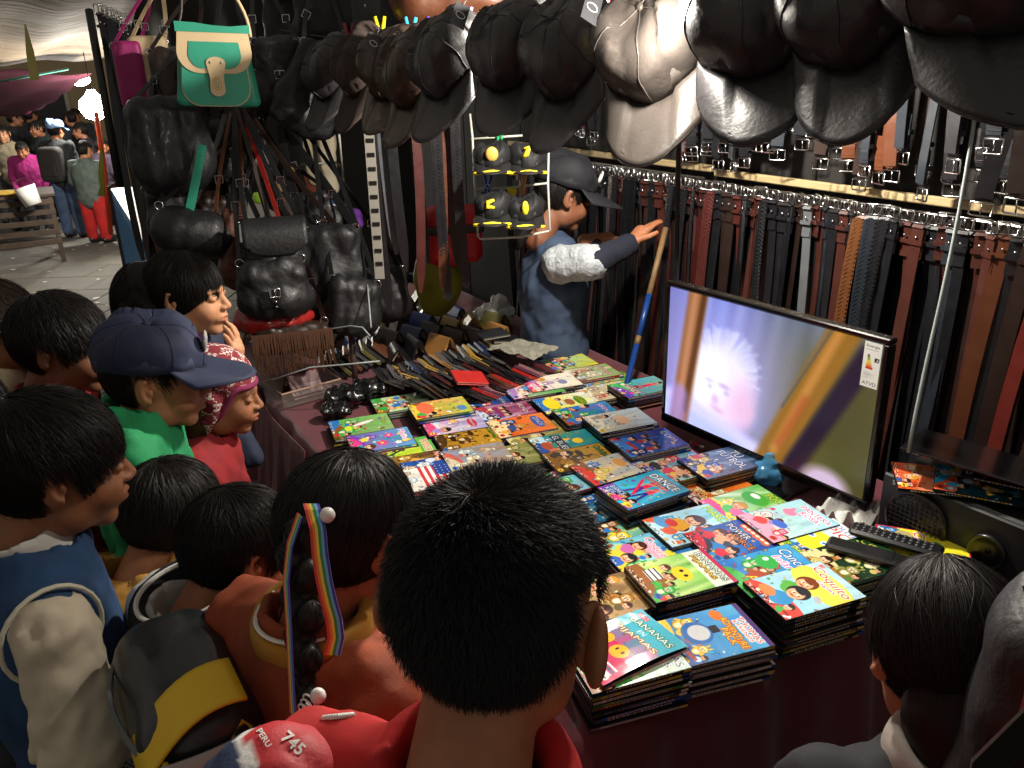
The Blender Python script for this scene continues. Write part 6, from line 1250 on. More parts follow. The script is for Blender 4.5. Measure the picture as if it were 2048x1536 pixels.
leaning(655, 735, 760, 700, 10, ['black', 'charcoal', 'olive', 'black', 'brown'], 'left of the short post', .8, .05, math.radians(100))
wallet(pz(938, 760, TZ+.075), (.15, .2, math.radians(20)), 'red', FM, 'bright', 'lying on top near the discs')
wallet(pz(985, 672, TZ+.10), (0.05, 0, math.radians(25)), 'charcoal', FM, 'flat broad', 'on the slanting row'); wallet(pz(1010, 682, TZ+.08), (0, .1, math.radians(15)), 'black', FM, 'flat', 'on the slanting row')
# dark gloves and pouches heaped in front
for i, (px, py, w_, h_, lab) in enumerate(((690, 800, .11, .05, 'heap of shiny black gloves at the left table edge'), (780, 775, .10, .06, 'dark round leather purse in the glove heap'), (735, 790, .10, .05, 'black knotted glove beside the round purse'), (830, 765, .12, .05, 'black gloves between the purse and the discs'), (880, 785, .13, .05, 'flat black pouch before the leaning wallets'), (815, 750, .08, .05, 'grey-brown leather coin purse'), (925, 790, .10, .04, 'black pouch next to the red wallet'), (675, 830, .08, .045, 'black pouch with a grey side at the table edge'))):
    p = pz(px, py, TZ+.02); sd = i
    f = lambda P: np.minimum(s_ell(P, (0, 0, h_*.3), (w_*.62, w_*.5, h_*.75)), s_ell(P, (w_*.3, -.02, h_*.5), (w_*.4, w_*.3, h_*.5)))+wob(P, .012, 70, sd)+wob(P, .006, 150, sd+2)
    V, F = nets(f, (-w_, -w_, -.02), (w_, w_, h_*2), .0055); link('glove_heap' if 'glove' in lab else 'purse', raw_mesh('purse', V, F, mat('glossy_black', '#0f0f11', .25, coat=.4) if i not in (1, 5) else LB['dark brown']), None, p, None, lab, 'purse' if 'glove' not in lab else 'gloves')
# glass-fronted tray at the cloth corner
trp = pz(605, 775, TZ+.03); tr = thing('display_tray', 'clear plastic tray with a folded brown wallet at the table corner', 'tray', trp, (0, 0, math.radians(38)))
CP = mat('clear_plastic', '#8c8078', .15, alpha=.2)
for c_, s_ in (((0, 0, -.025), (.22, .16, .003)), ((0, -.08, 0), (.22, .003, .05)), ((0, .08, 0), (.22, .003, .05)), ((-.11, 0, 0), (.003, .16, .05)), ((.11, 0, 0), (.003, .16, .05))):
    g = MB(); g.box(c_, s_); g.obj('tray_side', CP, tr)
for pts in ([(-.11, -.08, .026), (.11, -.08, .026), (.11, .08, .026), (-.11, .08, .026)],): g = MB(); g.tube(pts, .004, 6, closed=True); g.obj('tray_rim', mat('rim_tan', '#9a7a68', .4), tr)
wallet(trp+np.array([0, 0, -.02]), (0, 0, math.radians(40)), 'oxblood', TM[1], 'folded', 'inside the clear tray')
# white bag and papers behind the wallets
bag_film('white_bag', None, 988, 645, .10, .13, mat('white_film', '#dfe6e4', .35, trans=.1), 'crumpled white plastic bag behind the wallets by the vendor', 'bag', 12)
paper('magazine', 850, 580, .20, .26, mat('pink_print', '#d8a8a0', .4), 'pale pink magazine under the belt ends', 'magazine', 3, TZ+.01, .3, .008, 8)
paper('newspaper', 1045, 700, .16, .22, mat('grey_print', '#8a8678', .6), 'grey folded newspaper on the wallets beside the vendor', 'newspaper', 6, TZ+.08, .9, .012, 10)
for i in range(2): paper('photo_card', 835+22*i, 548+14*i, .07, .10, WH if i else mat('dark_print', '#40484c', .3), ['dark picture card on the magazine', 'white-framed picture card on the magazine'][i], 'card', 7+i, TZ+.03+.004*i, .8, .001, 3)
# ================================================================ people at the table
DEN = mat('denim', '#2c3a55', .8, bump=.3, bscale=300, bdist=.0006, var=.45, vscale=9, col2='#4e6484')
def fab(n, c, **k): return mat('fabric_'+n, c, k.pop('rough', .85), sheen=.0, bump=k.pop('bump', .35), bscale=k.pop('bscale', 350), bdist=.0007, var=k.pop('var', .38), vscale=16, **k)
TR = fab('trousers', '#1c2233'); TG = fab('grey_trousers', '#33353a'); SH = mat('shoe_black', '#141414', .4)
def collar_ring(parent, z, m, r=.062, t=.016, name='collar', y=.03, dz=-.15, tilt=-.15, flat=1.5, open_=0):
    def f(P):
        Q = P-np.array([0, y, z+dz], np.float32); Q = Q @ Rx(tilt).astype(np.float32); rr = np.sqrt(Q[..., 0]**2+(Q[..., 1]*1.08)**2)-r
        return np.sqrt(rr**2+(Q[..., 2]/flat)**2)-t+wob(P, .0015, 60, 3)
    return cloth(name, parent, f, (-r-.05, y-r-.05, z+dz-.07), (r+.05, y+r+.05, z+dz+.07), m, .0055)
def std(parent, z, m, w=.30, extra=(), **k):
    o = cloth(k.pop('name', 'jacket'), parent, torso_f(z, w, **k), (-w*.95-.08, -.38, z-.68), (w*.95+.08, .32, z-.09), m, k.pop('h', .0095) if False else .0095)
    return o
# 1 the boy in front, seen from behind
p1, h1, z1 = person(1002, 1205, .72, 'boy with short spiky black hair and red jacket, nearest the camera', tilt=.30, size=1.02, tone=1, sx=1.07)
hair_on(h1, 'boy', 34000, er=1.35, L=.021, lift=.12, wid=.00085, crown=(.012, .055, .105), seed=1, jit=.75, drop=.05, swirl=.6, vol=1.0, curl=.5, m=hair_mat('hair_blueblack', (.012, .012, .014), .5))
for sg in (-1, 1):
    rt_ = Rz(-.5*sg) @ Rx(.15)
    f = lambda P: smax(s_ell(P, (sg*.085, .020, -.010), (.0085, .021, .033), rt_), -s_ell(P, (sg*.0925, .010, -.006), (.007, .014, .024), rt_), .006)
    V, F = nets(f, (sg*.085-.03, -.02, -.06), (sg*.085+.03, .06, .04), .0022); link('ear', raw_mesh('ear', V, F, skin(1), np.ones((len(V), 3))), h1)
RJ = fab('red_jersey', '#c81e1e', bump=.25)
std(p1, z1-.022, RJ, .34, sd=2, neckr=.070, nz=-.165, name='jacket')
ZP = mat('white_zip', '#e4e2dc', .4)
def zip_teeth(parent, pts, n, name='zip', m=ZP, r=.0032):
    P = np.array(pts); t = np.linspace(0, len(P)-1.001, n); g = MB()
    for q in t: i = int(q); c = P[i]*(1-q+i)+P[i+1]*(q-i); g.ell(c, (r, r, r*.8), 6, 4)
    o = g.obj(name, m, parent, smooth=True); o['kind'] = 'stuff'; return o
jk = [o for o in bpy.data.objects if o.parent == p1 and o.name.startswith('jacket')][0]
for PX in ([(648+7*k, 1436-.8*k) for k in range(9)], [(1018+9*k, 1478+2.5*k+.35*k*k) for k in range(12)]):
    q = [v for v in on_surface(jk, PX, .001) if v is not None]
    if len(q) > 3: zip_teeth(p1, q, 13)
g = MB(); g.tube([(.073*math.cos(t), .03+.078*math.sin(t), z1-.176-.012*math.sin(t)) for t in np.linspace(.1, 3.04, 24)], .0016, 5); g.obj('neck_piping', ZP, p1)
collar_ring(p1, z1-.012, RJ, .080, .018, dz=-.168, name='jacket_collar')
legs(p1, z1, TR, SH)
# schoolbag of the front boy: white, navy and red strap piece with the printed word
def sheet_on(parent, name, fn, nu, nv, m, thick=.004): g = MB(); g.grid(fn, nu, nv, thick=thick); return g.obj(name, m, parent, smooth=True)
sb = pd(540, 1545, .72); bk = thing('school_bag', 'red, white and navy sports bag with the word PERU beside the front boy', 'bag', sb, (0, 0, .5), None)
f = lambda P: s_ell(P, (0, 0, -.05), (.085, .07, .085))+folds(P, .006, 45, 4)
V, F = nets(f, (-.13, -.11, -.17), (.13, .11, .08), .006); cc_ = np.ones((len(V), 3), np.float32)
tt = V[:, 0]*.7+V[:, 2]*.75; cc_[:] = (.72, .70, .66); cc_[tt > -.055] = (.45, .03, .04); cc_[tt > -.035] = (.03, .05, .12); cc_[tt > .005] = (.75, .73, .7); cc_[tt > .014] = (.5, .02, .03)
link('bag_body', raw_mesh('bag_body', V, F, mat('bag_tricolor', (1, 1, 1), .6, attr='Col', bump=.3, bscale=200), cc_), bk)
bo = [o for o in bpy.data.objects if o.parent == bk][0]
decal_text(bo, 'PERU', 512, 1462, 13, 1.0, 'printed_word', ZP); decal_text(bo, '745', 560, 1478, 26, .75, 'printed_word', ZP)
# 2 girl with the braids and the ribbon
p2, h2, z2 = person(702, 1062, 1.12, 'girl in an orange jumper with long braids tied by a rainbow ribbon', tilt=.32, size=1.0, tone=1)
HB2 = hair_mat()
hair_on(h2, 'long', 20000, .085, .02, .0011, crown=(.0, .02, .11), seed=2, jit=.10, drop=.35, swirl=0, vol=1.05, m=mat('hair_glossy', (.012, .010, .009), .38, spec=.22, var=.3, vscale=30))
OJ = fab('orange_knit', '#96421f', bump=.5); std(p2, z2, OJ, .31, sd=6, wr=.005, name='jumper')
collar_ring(p2, z2, fab('gold_collar', '#b8862e'), .076, .012, flat=2.3, dz=-.150)
g = MB(); g.tube([(.07*math.cos(t), .03+.074*math.sin(t), z2-.128) for t in np.linspace(.1, 3.04, 20)], .003, 5); g.obj('shirt_edge', ZP, p2)
legs(p2, z2, TR, SH)
def braid(parent, top, bot, r0, seed, m):
    """plaited tress: lobes left and right with strands over them"""
    q = np.random.RandomState(seed); top, bot = np.array(top), np.array(bot); L = np.linalg.norm(bot-top); d = (bot-top)/L; n = int(L/.021); s_ = np.cross(d, [0, 1, 0]); s_ /= np.linalg.norm(s_)
    cs = []
    for i in range(n): t = i/(n-1); r = r0*(1-.45*t); cs.append((top+d*L*t+s_*r*.42*(1 if i % 2 else -1), r))
    f = lambda P: __import__('functools').reduce(lambda a, b_: sm(a, b_, .006), [s_ell(P, c, (r*.95, r*.85, r*1.0)) for c, r in cs])
    lo = np.minimum(top, bot)-r0*2.2; hi = np.maximum(top, bot)+r0*2.2; V, F = nets(f, lo, hi, .005); o = link('braid', raw_mesh('braid', V, F, m), parent)
    P0, T0, N0 = [], [], []
    for i, (c, r) in enumerate(cs):
        u = q.randn(240, 3); u /= np.linalg.norm(u, axis=1, keepdims=True); P0.append(c+u*r*.97*np.array([.97, .88, 1.02])); N0.append(u); T0.append(np.tile(d*.9-s_*.6*(1 if i % 2 else -1), (240, 1)))
    strands('braid_strands', np.concatenate(P0), np.concatenate(T0), np.concatenate(N0), .013, .001, .0011, 4, 0, None, .05, m, parent, seed)
    return bot
HG = mat('hair_glossy', (0, 0, 0))
Wi = np.linalg.inv(np.array(Matrix.Translation(p2.location) @ p2.rotation_euler.to_matrix().to_4x4()))
def loc2(q): v = Wi @ np.array([*q, 1]); return v[:3]
bt_, bb_ = loc2(pd(600, 1075, 1.03)), loc2(pd(612, 1400, .98))
braid(p2, bt_, bb_, .030, 4, HG)
RB = [('#d0302c'), ('#e87a28'), ('#ecd040'), ('#2a8a48'), ('#6ab0d8'), ('#3a2a98')]
def ribbon_stripes(parent, pts, side, w_, name='ribbon'):
    r = MB(); side = np.array(side, float); side /= np.linalg.norm(side)
    for k in range(6):
        off = side*(k-2.5)*w_/6; r2 = MB(); pp = [np.array(p)+off for p in pts]; o = len(r.v)
        r.ribbon(pp, side, w_/6*1.02, .0014, m=k)
    return r.obj(name, [mat('ribbon_%d' % k, c, .55, sheen=.3) for k, c in enumerate(RB)], parent)
LR = Rz(-p2.rotation_euler.z) @ RT
ribbon_stripes(p2, [loc2(pd(x, y, d_)) for x, y, d_ in ((640, 1078, 1.02), (622, 1008, .985), (626, 1020, .972), (636, 1060, .958), (640, 1110, .95), (648, 1160, .943), (658, 1205, .94), (668, 1240, .938), (672, 1275, .937), (664, 1310, .937))], LR, .019)
ribbon_stripes(p2, [loc2(pd(x, y, d_)) for x, y, d_ in ((600, 1030, 1.0), (580, 1090, .99), (572, 1160, .985), (578, 1260, .97), (582, 1350, .96), (586, 1430, .95))], LR*.6+np.array([0, .5, 0]), .016)
for (x, y, d_) in ((655, 1030, .965), (636, 1392, .93)):
    g = MB(); g.ell(loc2(pd(x, y, d_)), (.009, .009, .0095), 14, 10); g.obj('hair_bobble', ZP, p2, smooth=True)
g = MB()
for k in range(3): c = loc2(pd(618, 1402, .94)); g.tube([c+np.array([.010*math.cos(t), .004*k, .008*math.sin(t)-.004*k]) for t in np.linspace(0, 5.4+k*.3, 12)], .0012, 5)
g.obj('hair_tie', ZP, p2)
# 3 boy with the yellow and grey backpack
p3, h3, z3 = person(482, 1098, 1.32, 'small boy with a white sweatshirt and black-red collar, yellow backpack on his back', tilt=.45, size=.92, tone=1)
hair_on(h3, 'bowl', 15000, .05, .03, .0012, seed=3, jit=.38, drop=.3, vol=1.05)
std(p3, z3, fab('white_sweat', '#cfccc6'), .28, sd=8, name='sweatshirt')
BKC = fab('black_rib', '#17181c'); collar_ring(p3, z3, BKC, .082, .018, flat=1.9, dz=-.135); 
for rr_, c_ in ((.088, fab('red_rib', '#b01c24')), (.066, ZP)): g = MB(); g.tube([(rr_*1.12*math.cos(t), .032+rr_*1.15*math.sin(t), z3-.135-.034*(1 if rr_ > .07 else -.9)-.01*math.sin(t)) for t in np.linspace(-.3, 3.4, 26)], .0042, 6); g.obj('collar_stripe', c_, p3)
legs(p3, z3, TR, SH)
Wm = Matrix.Translation(p3.location) @ p3.rotation_euler.to_matrix().to_4x4()
bp = thing('backpack', 'grey and yellow school backpack on the small boy in white', 'backpack', pd(405, 1535, 1.14), (0, 0, p3.rotation_euler.z-.15))
f = lambda P: s_box(P, (0, 0, 0), (.145, .075, .19), .06)+wob(P, .006, 28, 5)
V, F = nets(f, (-.19, -.12, -.24), (.19, .12, .24), .0075); link('pack_body', raw_mesh('pack_body', V, F, mat('pack_grey', '#22262a', .38, bump=.4, bscale=50, bdist=.003, var=.3, coat=.15)), bp)
YF = mat('pack_yellow', '#e0b820', .6, bump=.3, bscale=200)
sheet_on(bp, 'top_flap', lambda a, b_: (-.145+.085*a, -.05+.13*b_, (.205+.012*math.sin(b_*3))-.05*b_*b_*1.4), 10, 10, YF)
sheet_on(bp, 'side_panel', lambda a, b_: (-.150-.006*math.sin(a*3), -.06+.12*a, .16-.33*b_), 8, 12, mat('pack_pale', '#a8a6a2', .6, bump=.2))
g = MB(); g.tube([(-.145, .05, .16), (-.142, .079, .10), (-.13, .084, .04), (-.138, .084, -.03), (-.10, .085, -.10), (-.07, .084, -.16)], .0035, 6); g.obj('yellow_piping', YF, bp)
g = MB(); g.tube([(-.14+.28*t, .058+.03*math.sin(t*3.1), .135+.012*math.sin(t*3)) for t in np.linspace(0, 1, 16)], .004, 6); g.obj('zip', mat('zip_grey', '#5a6062', .4), bp)
bo = [o for o in bpy.data.objects if o.parent == bp]
sp_ = [o for o in bo if o.name.startswith('side_panel')][0]; pb_ = [o for o in bo if o.name.startswith('pack_body')][0]
decal_text(sp_, 'DLKN', 300, 1400, 40, 1.2, 'printed_word', mat('print_dark', '#3a3434', .6))
q = on_surface(pb_, [(462, 1478), (484, 1492), (506, 1452), (484, 1438)], .002)
if all(v is not None for v in q): g = MB(); g.add(q, [(0, 1, 2, 3)]); yl = g.obj('yellow_label', YF, pb_)
decal_text(pb_, 'JBC', 476, 1478, 20, -1.0, 'printed_word', mat('print_dark', ''))
# 4 boy in the blue vest
p4, h4, z4 = person(112, 930, 1.24, 'boy in a blue knitted vest over a cream shirt, black hair, profile to the right', tilt=.18, size=1.02, tone=2)
hair_on(h4, 'bowl', 17000, .05, .03, .0012, seed=4, jit=.4, drop=.25, vol=1.08)
BV = fab('blue_vest', '#1b4069', bump=.5); CS = fab('cream_shirt', '#c9bda6', bump=.15, var=.1)
arm4 = [[(-.15, .035, -.215), (-.195, .03, -.37), (-.18, -.03, -.54)], [(.15, .035, -.215), (.19, .02, -.37), (.15, -.12, -.48)]]
cloth('vest', p4, torso_f(z4, .30, sd=12, sleeves=False, wr=.004, nz=-.165, neckr=.066), (-.30, -.3, z4-.70), (.30, .3, z4-.12), BV, .009)
for k, a in enumerate(arm4):
    f = lambda P, a=a: (lambda Q: sm(s_cap(Q, a[0], a[1], .060, .064), s_cap(Q, a[1], lerp(a[1], a[2], .12), .064, .050), .03)+folds(P*np.array([1, 1, .6], np.float32), .013, 42, 21)+wob(P, .003, 75, 5))(P-np.array([0, 0, z4], np.float32))
    lo = np.min(np.array(a), 0)-.1+[0, 0, z4]; hi = np.max(np.array(a), 0)+.1+[0, 0, z4]; cloth('shirt_sleeve', p4, f, lo, hi, CS, .008)
    PLD = MATS.get('plaid')
    if not PLD:
        PLD = mat('plaid', '#8a8886', .85, bump=.2, bscale=300); nt = PLD.node_tree; ck = nt.nodes.new('ShaderNodeTexChecker'); ck.inputs['Scale'].default_value = 220; ck.inputs[1].default_value = (.30, .30, .30, 1); ck.inputs[2].default_value = (.03, .03, .04, 1); tc = nt.nodes.new('ShaderNodeTexCoord'); nt.links.new(tc.outputs['Object'], ck.inputs[0]); nt.links.new(ck.outputs[0], nt.nodes['Principled BSDF'].inputs['Base Color'])
    f = lambda P, a=a: (lambda Q: s_cap(Q, lerp(a[1], a[2], .30), np.array(a[2])+[0, 0, -.14], .054, .085)+folds(P, .010, 44, 31))(P-np.array([0, 0, z4], np.float32))
    cloth('plaid_cuff', p4, f, lo-[.06, .06, .2], hi+.04, PLD, .008)
collar_ring(p4, z4, fab('white_collar', '#d8d4cc', bump=.1), .058, .010, name='shirt_collar', dz=-.150, flat=3.2, tilt=-.2)
WP = mat('cream_piping', '#c8c4b0', .7)
g = MB(); g.tube([(.086*math.cos(t), .032+.088*math.sin(t), z4-.178-.02*(math.sin(t) < 0)*-math.sin(t)*2) for t in np.linspace(0, 6.2, 30)], .0035, 6, closed=True); g.obj('neck_piping', WP, p4)
for s_ in (-1, 1): g = MB(); g.tube([(s_*(.150+.020*math.cos(t)), .035+.066*math.cos(t), z4-.222+.072*math.sin(t)-.0*t) for t in np.linspace(0, 6.1, 24)], .0035, 6, closed=True); g.obj('armhole_piping', WP, p4)
legs(p4, z4, TR, SH)
# 5 dark-haired child with the ochre jacket
p5_, h5, z5 = person(345, 1030, 1.64, 'child with loose dark hair and ochre jacket beside the vest boy', tilt=.5, size=.98, tone=2, yaw=math.radians(150))
hair_on(h5, 'long', 9000, .07, .04, .0016, seed=5, jit=.35, drop=.5, vol=1.1, curl=.25)
std(p5_, z5, fab('ochre', '#a8782c'), .28, sd=15, hood=True, name='jacket', wr=.008); legs(p5_, z5, TG, SH)
g = MB(); a, b_ = (-.10, .13, z5-.18), (.02, .16, z5-.34); g.tube([a, lerp(a, b_, .5)+np.array([0, .01, 0]), b_], .014, 8); g.obj('patterned_cord', mat('cord_pattern', '#7a6248', .8, bump=.5, bscale=120, var=.6, vscale=90), p5_)
# 6 boy with the navy cap and green jacket
p6, h6, z6 = person(312, 757, 1.74, 'boy in a navy baseball cap and green fleece jacket, profile to the right', tilt=.15, size=1.0, tone=0)
hair_on(h6, 'boy', 6000, .03, .03, .0016, seed=6, vol=.99)
NV = mat('cap_navy', '#1b2440', .8, bump=.4, bscale=300, bdist=.0008, var=.15)
rc = cap((0, 0, 0), np.eye(3), NV, 'navy baseball cap with a small crest worn by the boy in green', None, 1.0)
rc.matrix_world = head_world(p6, h6) @ Matrix.Translation((0, .014, .036)) @ Matrix.Scale(1.02, 4)
g = MB(); g.ell((0, -.108, .05), (.018, .006, .022), 14, 8); g.obj('embroidered_crest', mat('crest', '#b8a050', .6, bump=.6, bscale=400, var=.7, vscale=300, col2='#3a60a8'), rc, smooth=True)
std(p6, z6+.05, fab('green_fleece', '#158a52', bump=.6, bscale=220), .30, sd=18, hood=True, wr=.008, name='jacket')
collar_ring(p6, z6+.03, fab('navy_collar', '#141a30'), .060, .014, dz=-.145); g = MB(); g.tube([(.078*math.cos(t), .035+.08*math.sin(t), z6-.182) for t in np.linspace(0, 6.2, 26)], .0032, 6, closed=True); g.obj('collar_edge', ZP, p6)
g = MB(); g.ribbon([(-.13, -.06, z6-.22), (-.135, .0, z6-.165), (-.13, .07, z6-.175), (-.125, .13, z6-.25)], (1, 0, 0), .03, .005); g.obj('strap', BKC, p6); legs(p6, z6, TR, SH)
# 7 child in the knitted hat
p7, h7, z7 = person(438, 785, 1.93, 'small child in a red and white knitted ear-flap hat and red jacket', tilt=.2, size=.93, tone=2)
KN = mat('knit_pattern', '#c8bcb4', .9, bump=.8, bscale=160, bdist=.002); nt = KN.node_tree; tc = nt.nodes.new('ShaderNodeTexCoord')
mpn = nt.nodes.new('ShaderNodeMapping'); mpn.inputs['Scale'].default_value = (1, 1, 1); mpn.inputs['Rotation'].default_value = (0, .785, 0); nt.links.new(tc.outputs['Object'], mpn.inputs[0])
w1 = nt.nodes.new('ShaderNodeTexChecker'); w1.inputs['Scale'].default_value = 36; nt.links.new(mpn.outputs[0], w1.inputs[0]); w1.inputs[1].default_value = (.16, .012, .025, 1); w1.inputs[2].default_value = (.62, .55, .5, 1)
w2_ = nt.nodes.new('ShaderNodeTexChecker'); w2_.inputs['Scale'].default_value = 150; nt.links.new(tc.outputs['Object'], w2_.inputs[0]); mxx = nt.nodes.new('ShaderNodeMix'); mxx.data_type = 'RGBA'; nt.links.new(w2_.outputs[1], mxx.inputs[0]); nt.links.new(w1.outputs[0], mxx.inputs[6]); mxx.inputs[7].default_value = (.22, .02, .03, 1); nt.links.new(mxx.outputs[2], nt.nodes['Principled BSDF'].inputs['Base Color'])
def hat(P):
    d = s_ell(P, (0, .014, .03), (.084, .10, .096)); ax = P.copy(); ax[..., 0] = np.abs(ax[..., 0]); d = sm(d, s_cap(ax, (.070, .01, .0), (.062, -.005, -.085), .030, .022), .01)
    return smax(smax(d, -(P[..., 2]-.038+np.clip((P[..., 1]+.045)*2.2, 0, .20)), .006), -s_ell(P, (0, .005, .01), (.074, .088, .085)), .003)
cloth('knitted_hat', h7, hat, (-.12, -.12, -.12), (.12, .14, .14), KN, .004)
g = MB(); g.tube([(.083*math.cos(t), .014+.099*math.sin(t), .038-np.clip((.014+.099*math.sin(t)+.045)*2.2, 0, .085)) for t in np.linspace(math.pi*.95, math.pi*2.05, 24)], .008, 8); g.obj('hat_trim', fab('magenta_trim', '#7c1648', bump=.7), h7, smooth=True)
std(p7, z7, fab('red_fleece', '#8a161c', bump=.6), .27, sd=22, wr=.006, name='jacket'); legs(p7, z7, TR, SH)
sheet_on(p7, 'striped_blanket', lambda a, b_: (-.18+.30*a, .02+.10*math.sin(a*3), z7-.22-.34*b_-.10*(a-.5)**2-.008*math.sin(a*30)), 24, 14, mat('woven_stripes', '#c84a1c', .85, bump=.7, bscale=200, var=.8, vscale=30, col2='#8a1420', stretch=(6, 6, 1)))
# 8 girl at the back with the long hair
p8, h8, z8 = person(376, 588, 2.13, 'girl with long black hair and a pale face, tallest of the back row, looking right', tilt=.08, size=1.0, tone=3)
hair_on(h8, 'long', 12000, .10, .02, .0016, seed=8, jit=.12, drop=.45, swirl=0, crown=(-.0, .0, .115), vol=1.05)
def tress(P): return sm(sm(s_ell(P, (0, .075, -.02), (.075, .075, .10)), s_ell(P, (0, .13, -.03), (.06, .065, .10)), .04), s_cap(P, (.0, .11, -.06), (.01, .09, -.26), .055, .03), .05)+wob(P, .004, 60, 4)
cloth('gathered_hair', h8, tress, (-.13, -.02, -.32), (.13, .23, .12), hair_mat(), .007)
q = np.random.RandomState(3); u = q.randn(5000, 3); u /= np.linalg.norm(u, axis=1, keepdims=True); c_ = np.array([0, .12, -.03]); r_ = np.array([.068, .078, .105]); P_ = c_+u*r_; T_2 = np.tile([0, .3, -1.], (5000, 1)); T_2 -= u*(T_2*u).sum(1, keepdims=True); strands('hair_strands', P_, T_2, u, .07, .04, .0016, 5, .3, (c_, r_), .2, hair_mat(), h8, 5)
std(p8, z8, fab('denim_jacket', '#2a3248'), .29, sd=25, name='jacket'); collar_ring(p8, z8, fab('violet_scarf', '#8a2a86'), .062, .018, name='scarf', dz=-.15); legs(p8, z8, TG, SH)
hw = np.array(pd(470, 735, 2.0)); Wi8 = np.linalg.inv(np.array(Matrix.Translation(p8.location) @ p8.rotation_euler.to_matrix().to_4x4())); hl = (Wi8 @ np.array([*hw, 1]))[:3]
f = lambda P: hand_f(P, hl, (0, -.15, 1), (0, -1, .1), .85, .5); V, F = nets(f, hl-.11, hl+np.array([.11, .11, .13]), .0035); link('hand', raw_mesh('hand', V, F, skin(3), np.ones((len(V), 3))), p8)
f = lambda P: sm(s_cap(P, (.12, .03, z8-.22), (hl+np.array([.12, .03, z8-.22]))*.5+np.array([.02, -.02, -.14]), .05, .042), s_cap(P, (hl+np.array([.12, .03, z8-.22]))*.5+np.array([.02, -.02, -.14]), hl+np.array([0, 0, .01]), .042, .03), .02)+wob(P, .004, 30, 2)
cloth('raised_sleeve', p8, f, np.minimum(hl, [.1, 0, z8-.45])-.12, np.maximum(hl, [.1, 0, z8-.2])+.12, fab('denim_jacket', ''), .009)
# 9 boy behind the vest boy
p9, h9, z9 = person(128, 688, 1.92, 'boy with thick black hair and dark red jacket, behind the vest boy', tilt=.2, size=1.05, tone=4)
hair_on(h9, 'bowl', 12000, .05, .04, .0015, seed=9, jit=.45, vol=1.07)
std(p9, z9, fab('dark_red', '#8c1c20'), .30, sd=28, name='jacket'); collar_ring(p9, z9, fab('cream_lining', '#a89a80'), .064, .014); legs(p9, z9, TG, SH)
# 10 far left, brown hair
p10, h10, z10 = person(0, 655, 2.05, 'child with reddish-brown hair and a cream scarf cut by the left photo edge', tilt=.1, size=1.08, tone=1)
hair_on(h10, 'boy', 9000, .04, .03, .0015, seed=10, m=mat('hair_brown', (.035, .015, .010), .45, var=.3), vol=1.03)
std(p10, z10, fab('cream_scarf', '#c8b898'), .30, sd=30, name='jumper'); collar_ring(p10, z10, fab('cream_scarf', ''), .075, .03, name='scarf'); legs(p10, z10, TG, SH)
# child in maroon between 9 and 4 (shoulder only)
p12, h12, z12 = person(-60, 830, 1.75, 'child in a maroon jumper mostly outside the left photo edge', tilt=.2, size=1.0, tone=2, yaw=math.radians(60))
hair_on(h12, 'boy', 3000, .04, .03, .0016, seed=12); std(p12, z12, fab('maroon_knit', '#4a1820'), .30, sd=33, name='jumper'); legs(p12, z12, TG, SH)
# 11 girl at the right, seen from behind
p11, h11, z11 = person(1885, 1300, .98, 'dark-haired girl with white collar at the lower right, seen from behind', tilt=.35, size=.98, tone=1)
hair_on(h11, 'long', 20000, .10, .03, .0011, seed=11, jit=.14, drop=.4, swirl=0, crown=(0, .0, .11), vol=1.08, m=mat('hair_soft', (.014, .011, .010), .5, spec=.14, var=.3))
f = lambda P: sm(s_ell(P, (0, .06, -.05), (.068, .055, .09)), s_cap(P, (.0, .075, -.08), (.0, .085, -.16), .05, .03), .04)+wob(P, .003, 60, 2)
cloth('gathered_hair', h11, f, (-.11, -.03, -.22), (.11, .17, .08), mat('hair_soft', (0, 0, 0)), .006)
std(p11, z11, fab('navy_coat', '#0b0e18'), .32, sd=36, name='coat'); collar_ring(p11, z11, fab('white_shirt', '#a8a098', bump=.1), .068, .016, name='collar', flat=2.4)
collar_ring(p11, z11, fab('rust_lining', '#8a4a34', bump=.1), .088, .006, name='lining', dz=-.185); legs(p11, z11, TR, SH)
# black rucksack of someone at the right edge
rp = pd(2185, 1480, .80); rk = thing('rucksack', 'shiny black rucksack with a metal zip at the lower right edge', 'backpack', rp, (0, .1, -.5))
f = lambda P: s_box(P, (0, 0, -.02), (.11, .09, .19), .07)+wob(P, .006, 26, 5); V, F = nets(f, (-.16, -.14, -.26), (.16, .14, .22), .008); link('pack_body', raw_mesh('pack_body', V, F, LB['black']), rk)
g = MB(); g.tube([(-.09+.012*math.sin(t*4), -.082, .15-.33*t) for t in np.linspace(0, 1, 14)], .0035, 6); g.obj('zip', mat('zip_steel', '#8c8c88', .3, 1), rk)
g = MB(); g.ribbon([(-.10, -.07, .19), (-.06, -.1, .12), (-.09, -.09, .0), (-.07, -.1, -.14)], (1, .2, 0), .03, .005); g.obj('strap', mat('glossy_black', ''), rk)
g = MB(); g.tube([(-.085, -.10, .205), (-.05, -.11, .235), (-.0, -.1, .245), (.05, -.09, .24)], .008, 8); g.obj('grab_handle', mat('glossy_black', ''), rk, smooth=True)
pr_, hr_, zr = person(2480, 1250, .95, 'person in black carrying the rucksack, cut off by the right photo edge', tilt=.3, size=1.1, tone=1, yaw=math.radians(160))
hair_on(hr_, 'long', 4000, .08, .03, .0014, seed=14); std(pr_, zr, fab('black_coat', '#101114'), .36, sd=41, name='coat'); legs(pr_, zr, TR, SH)
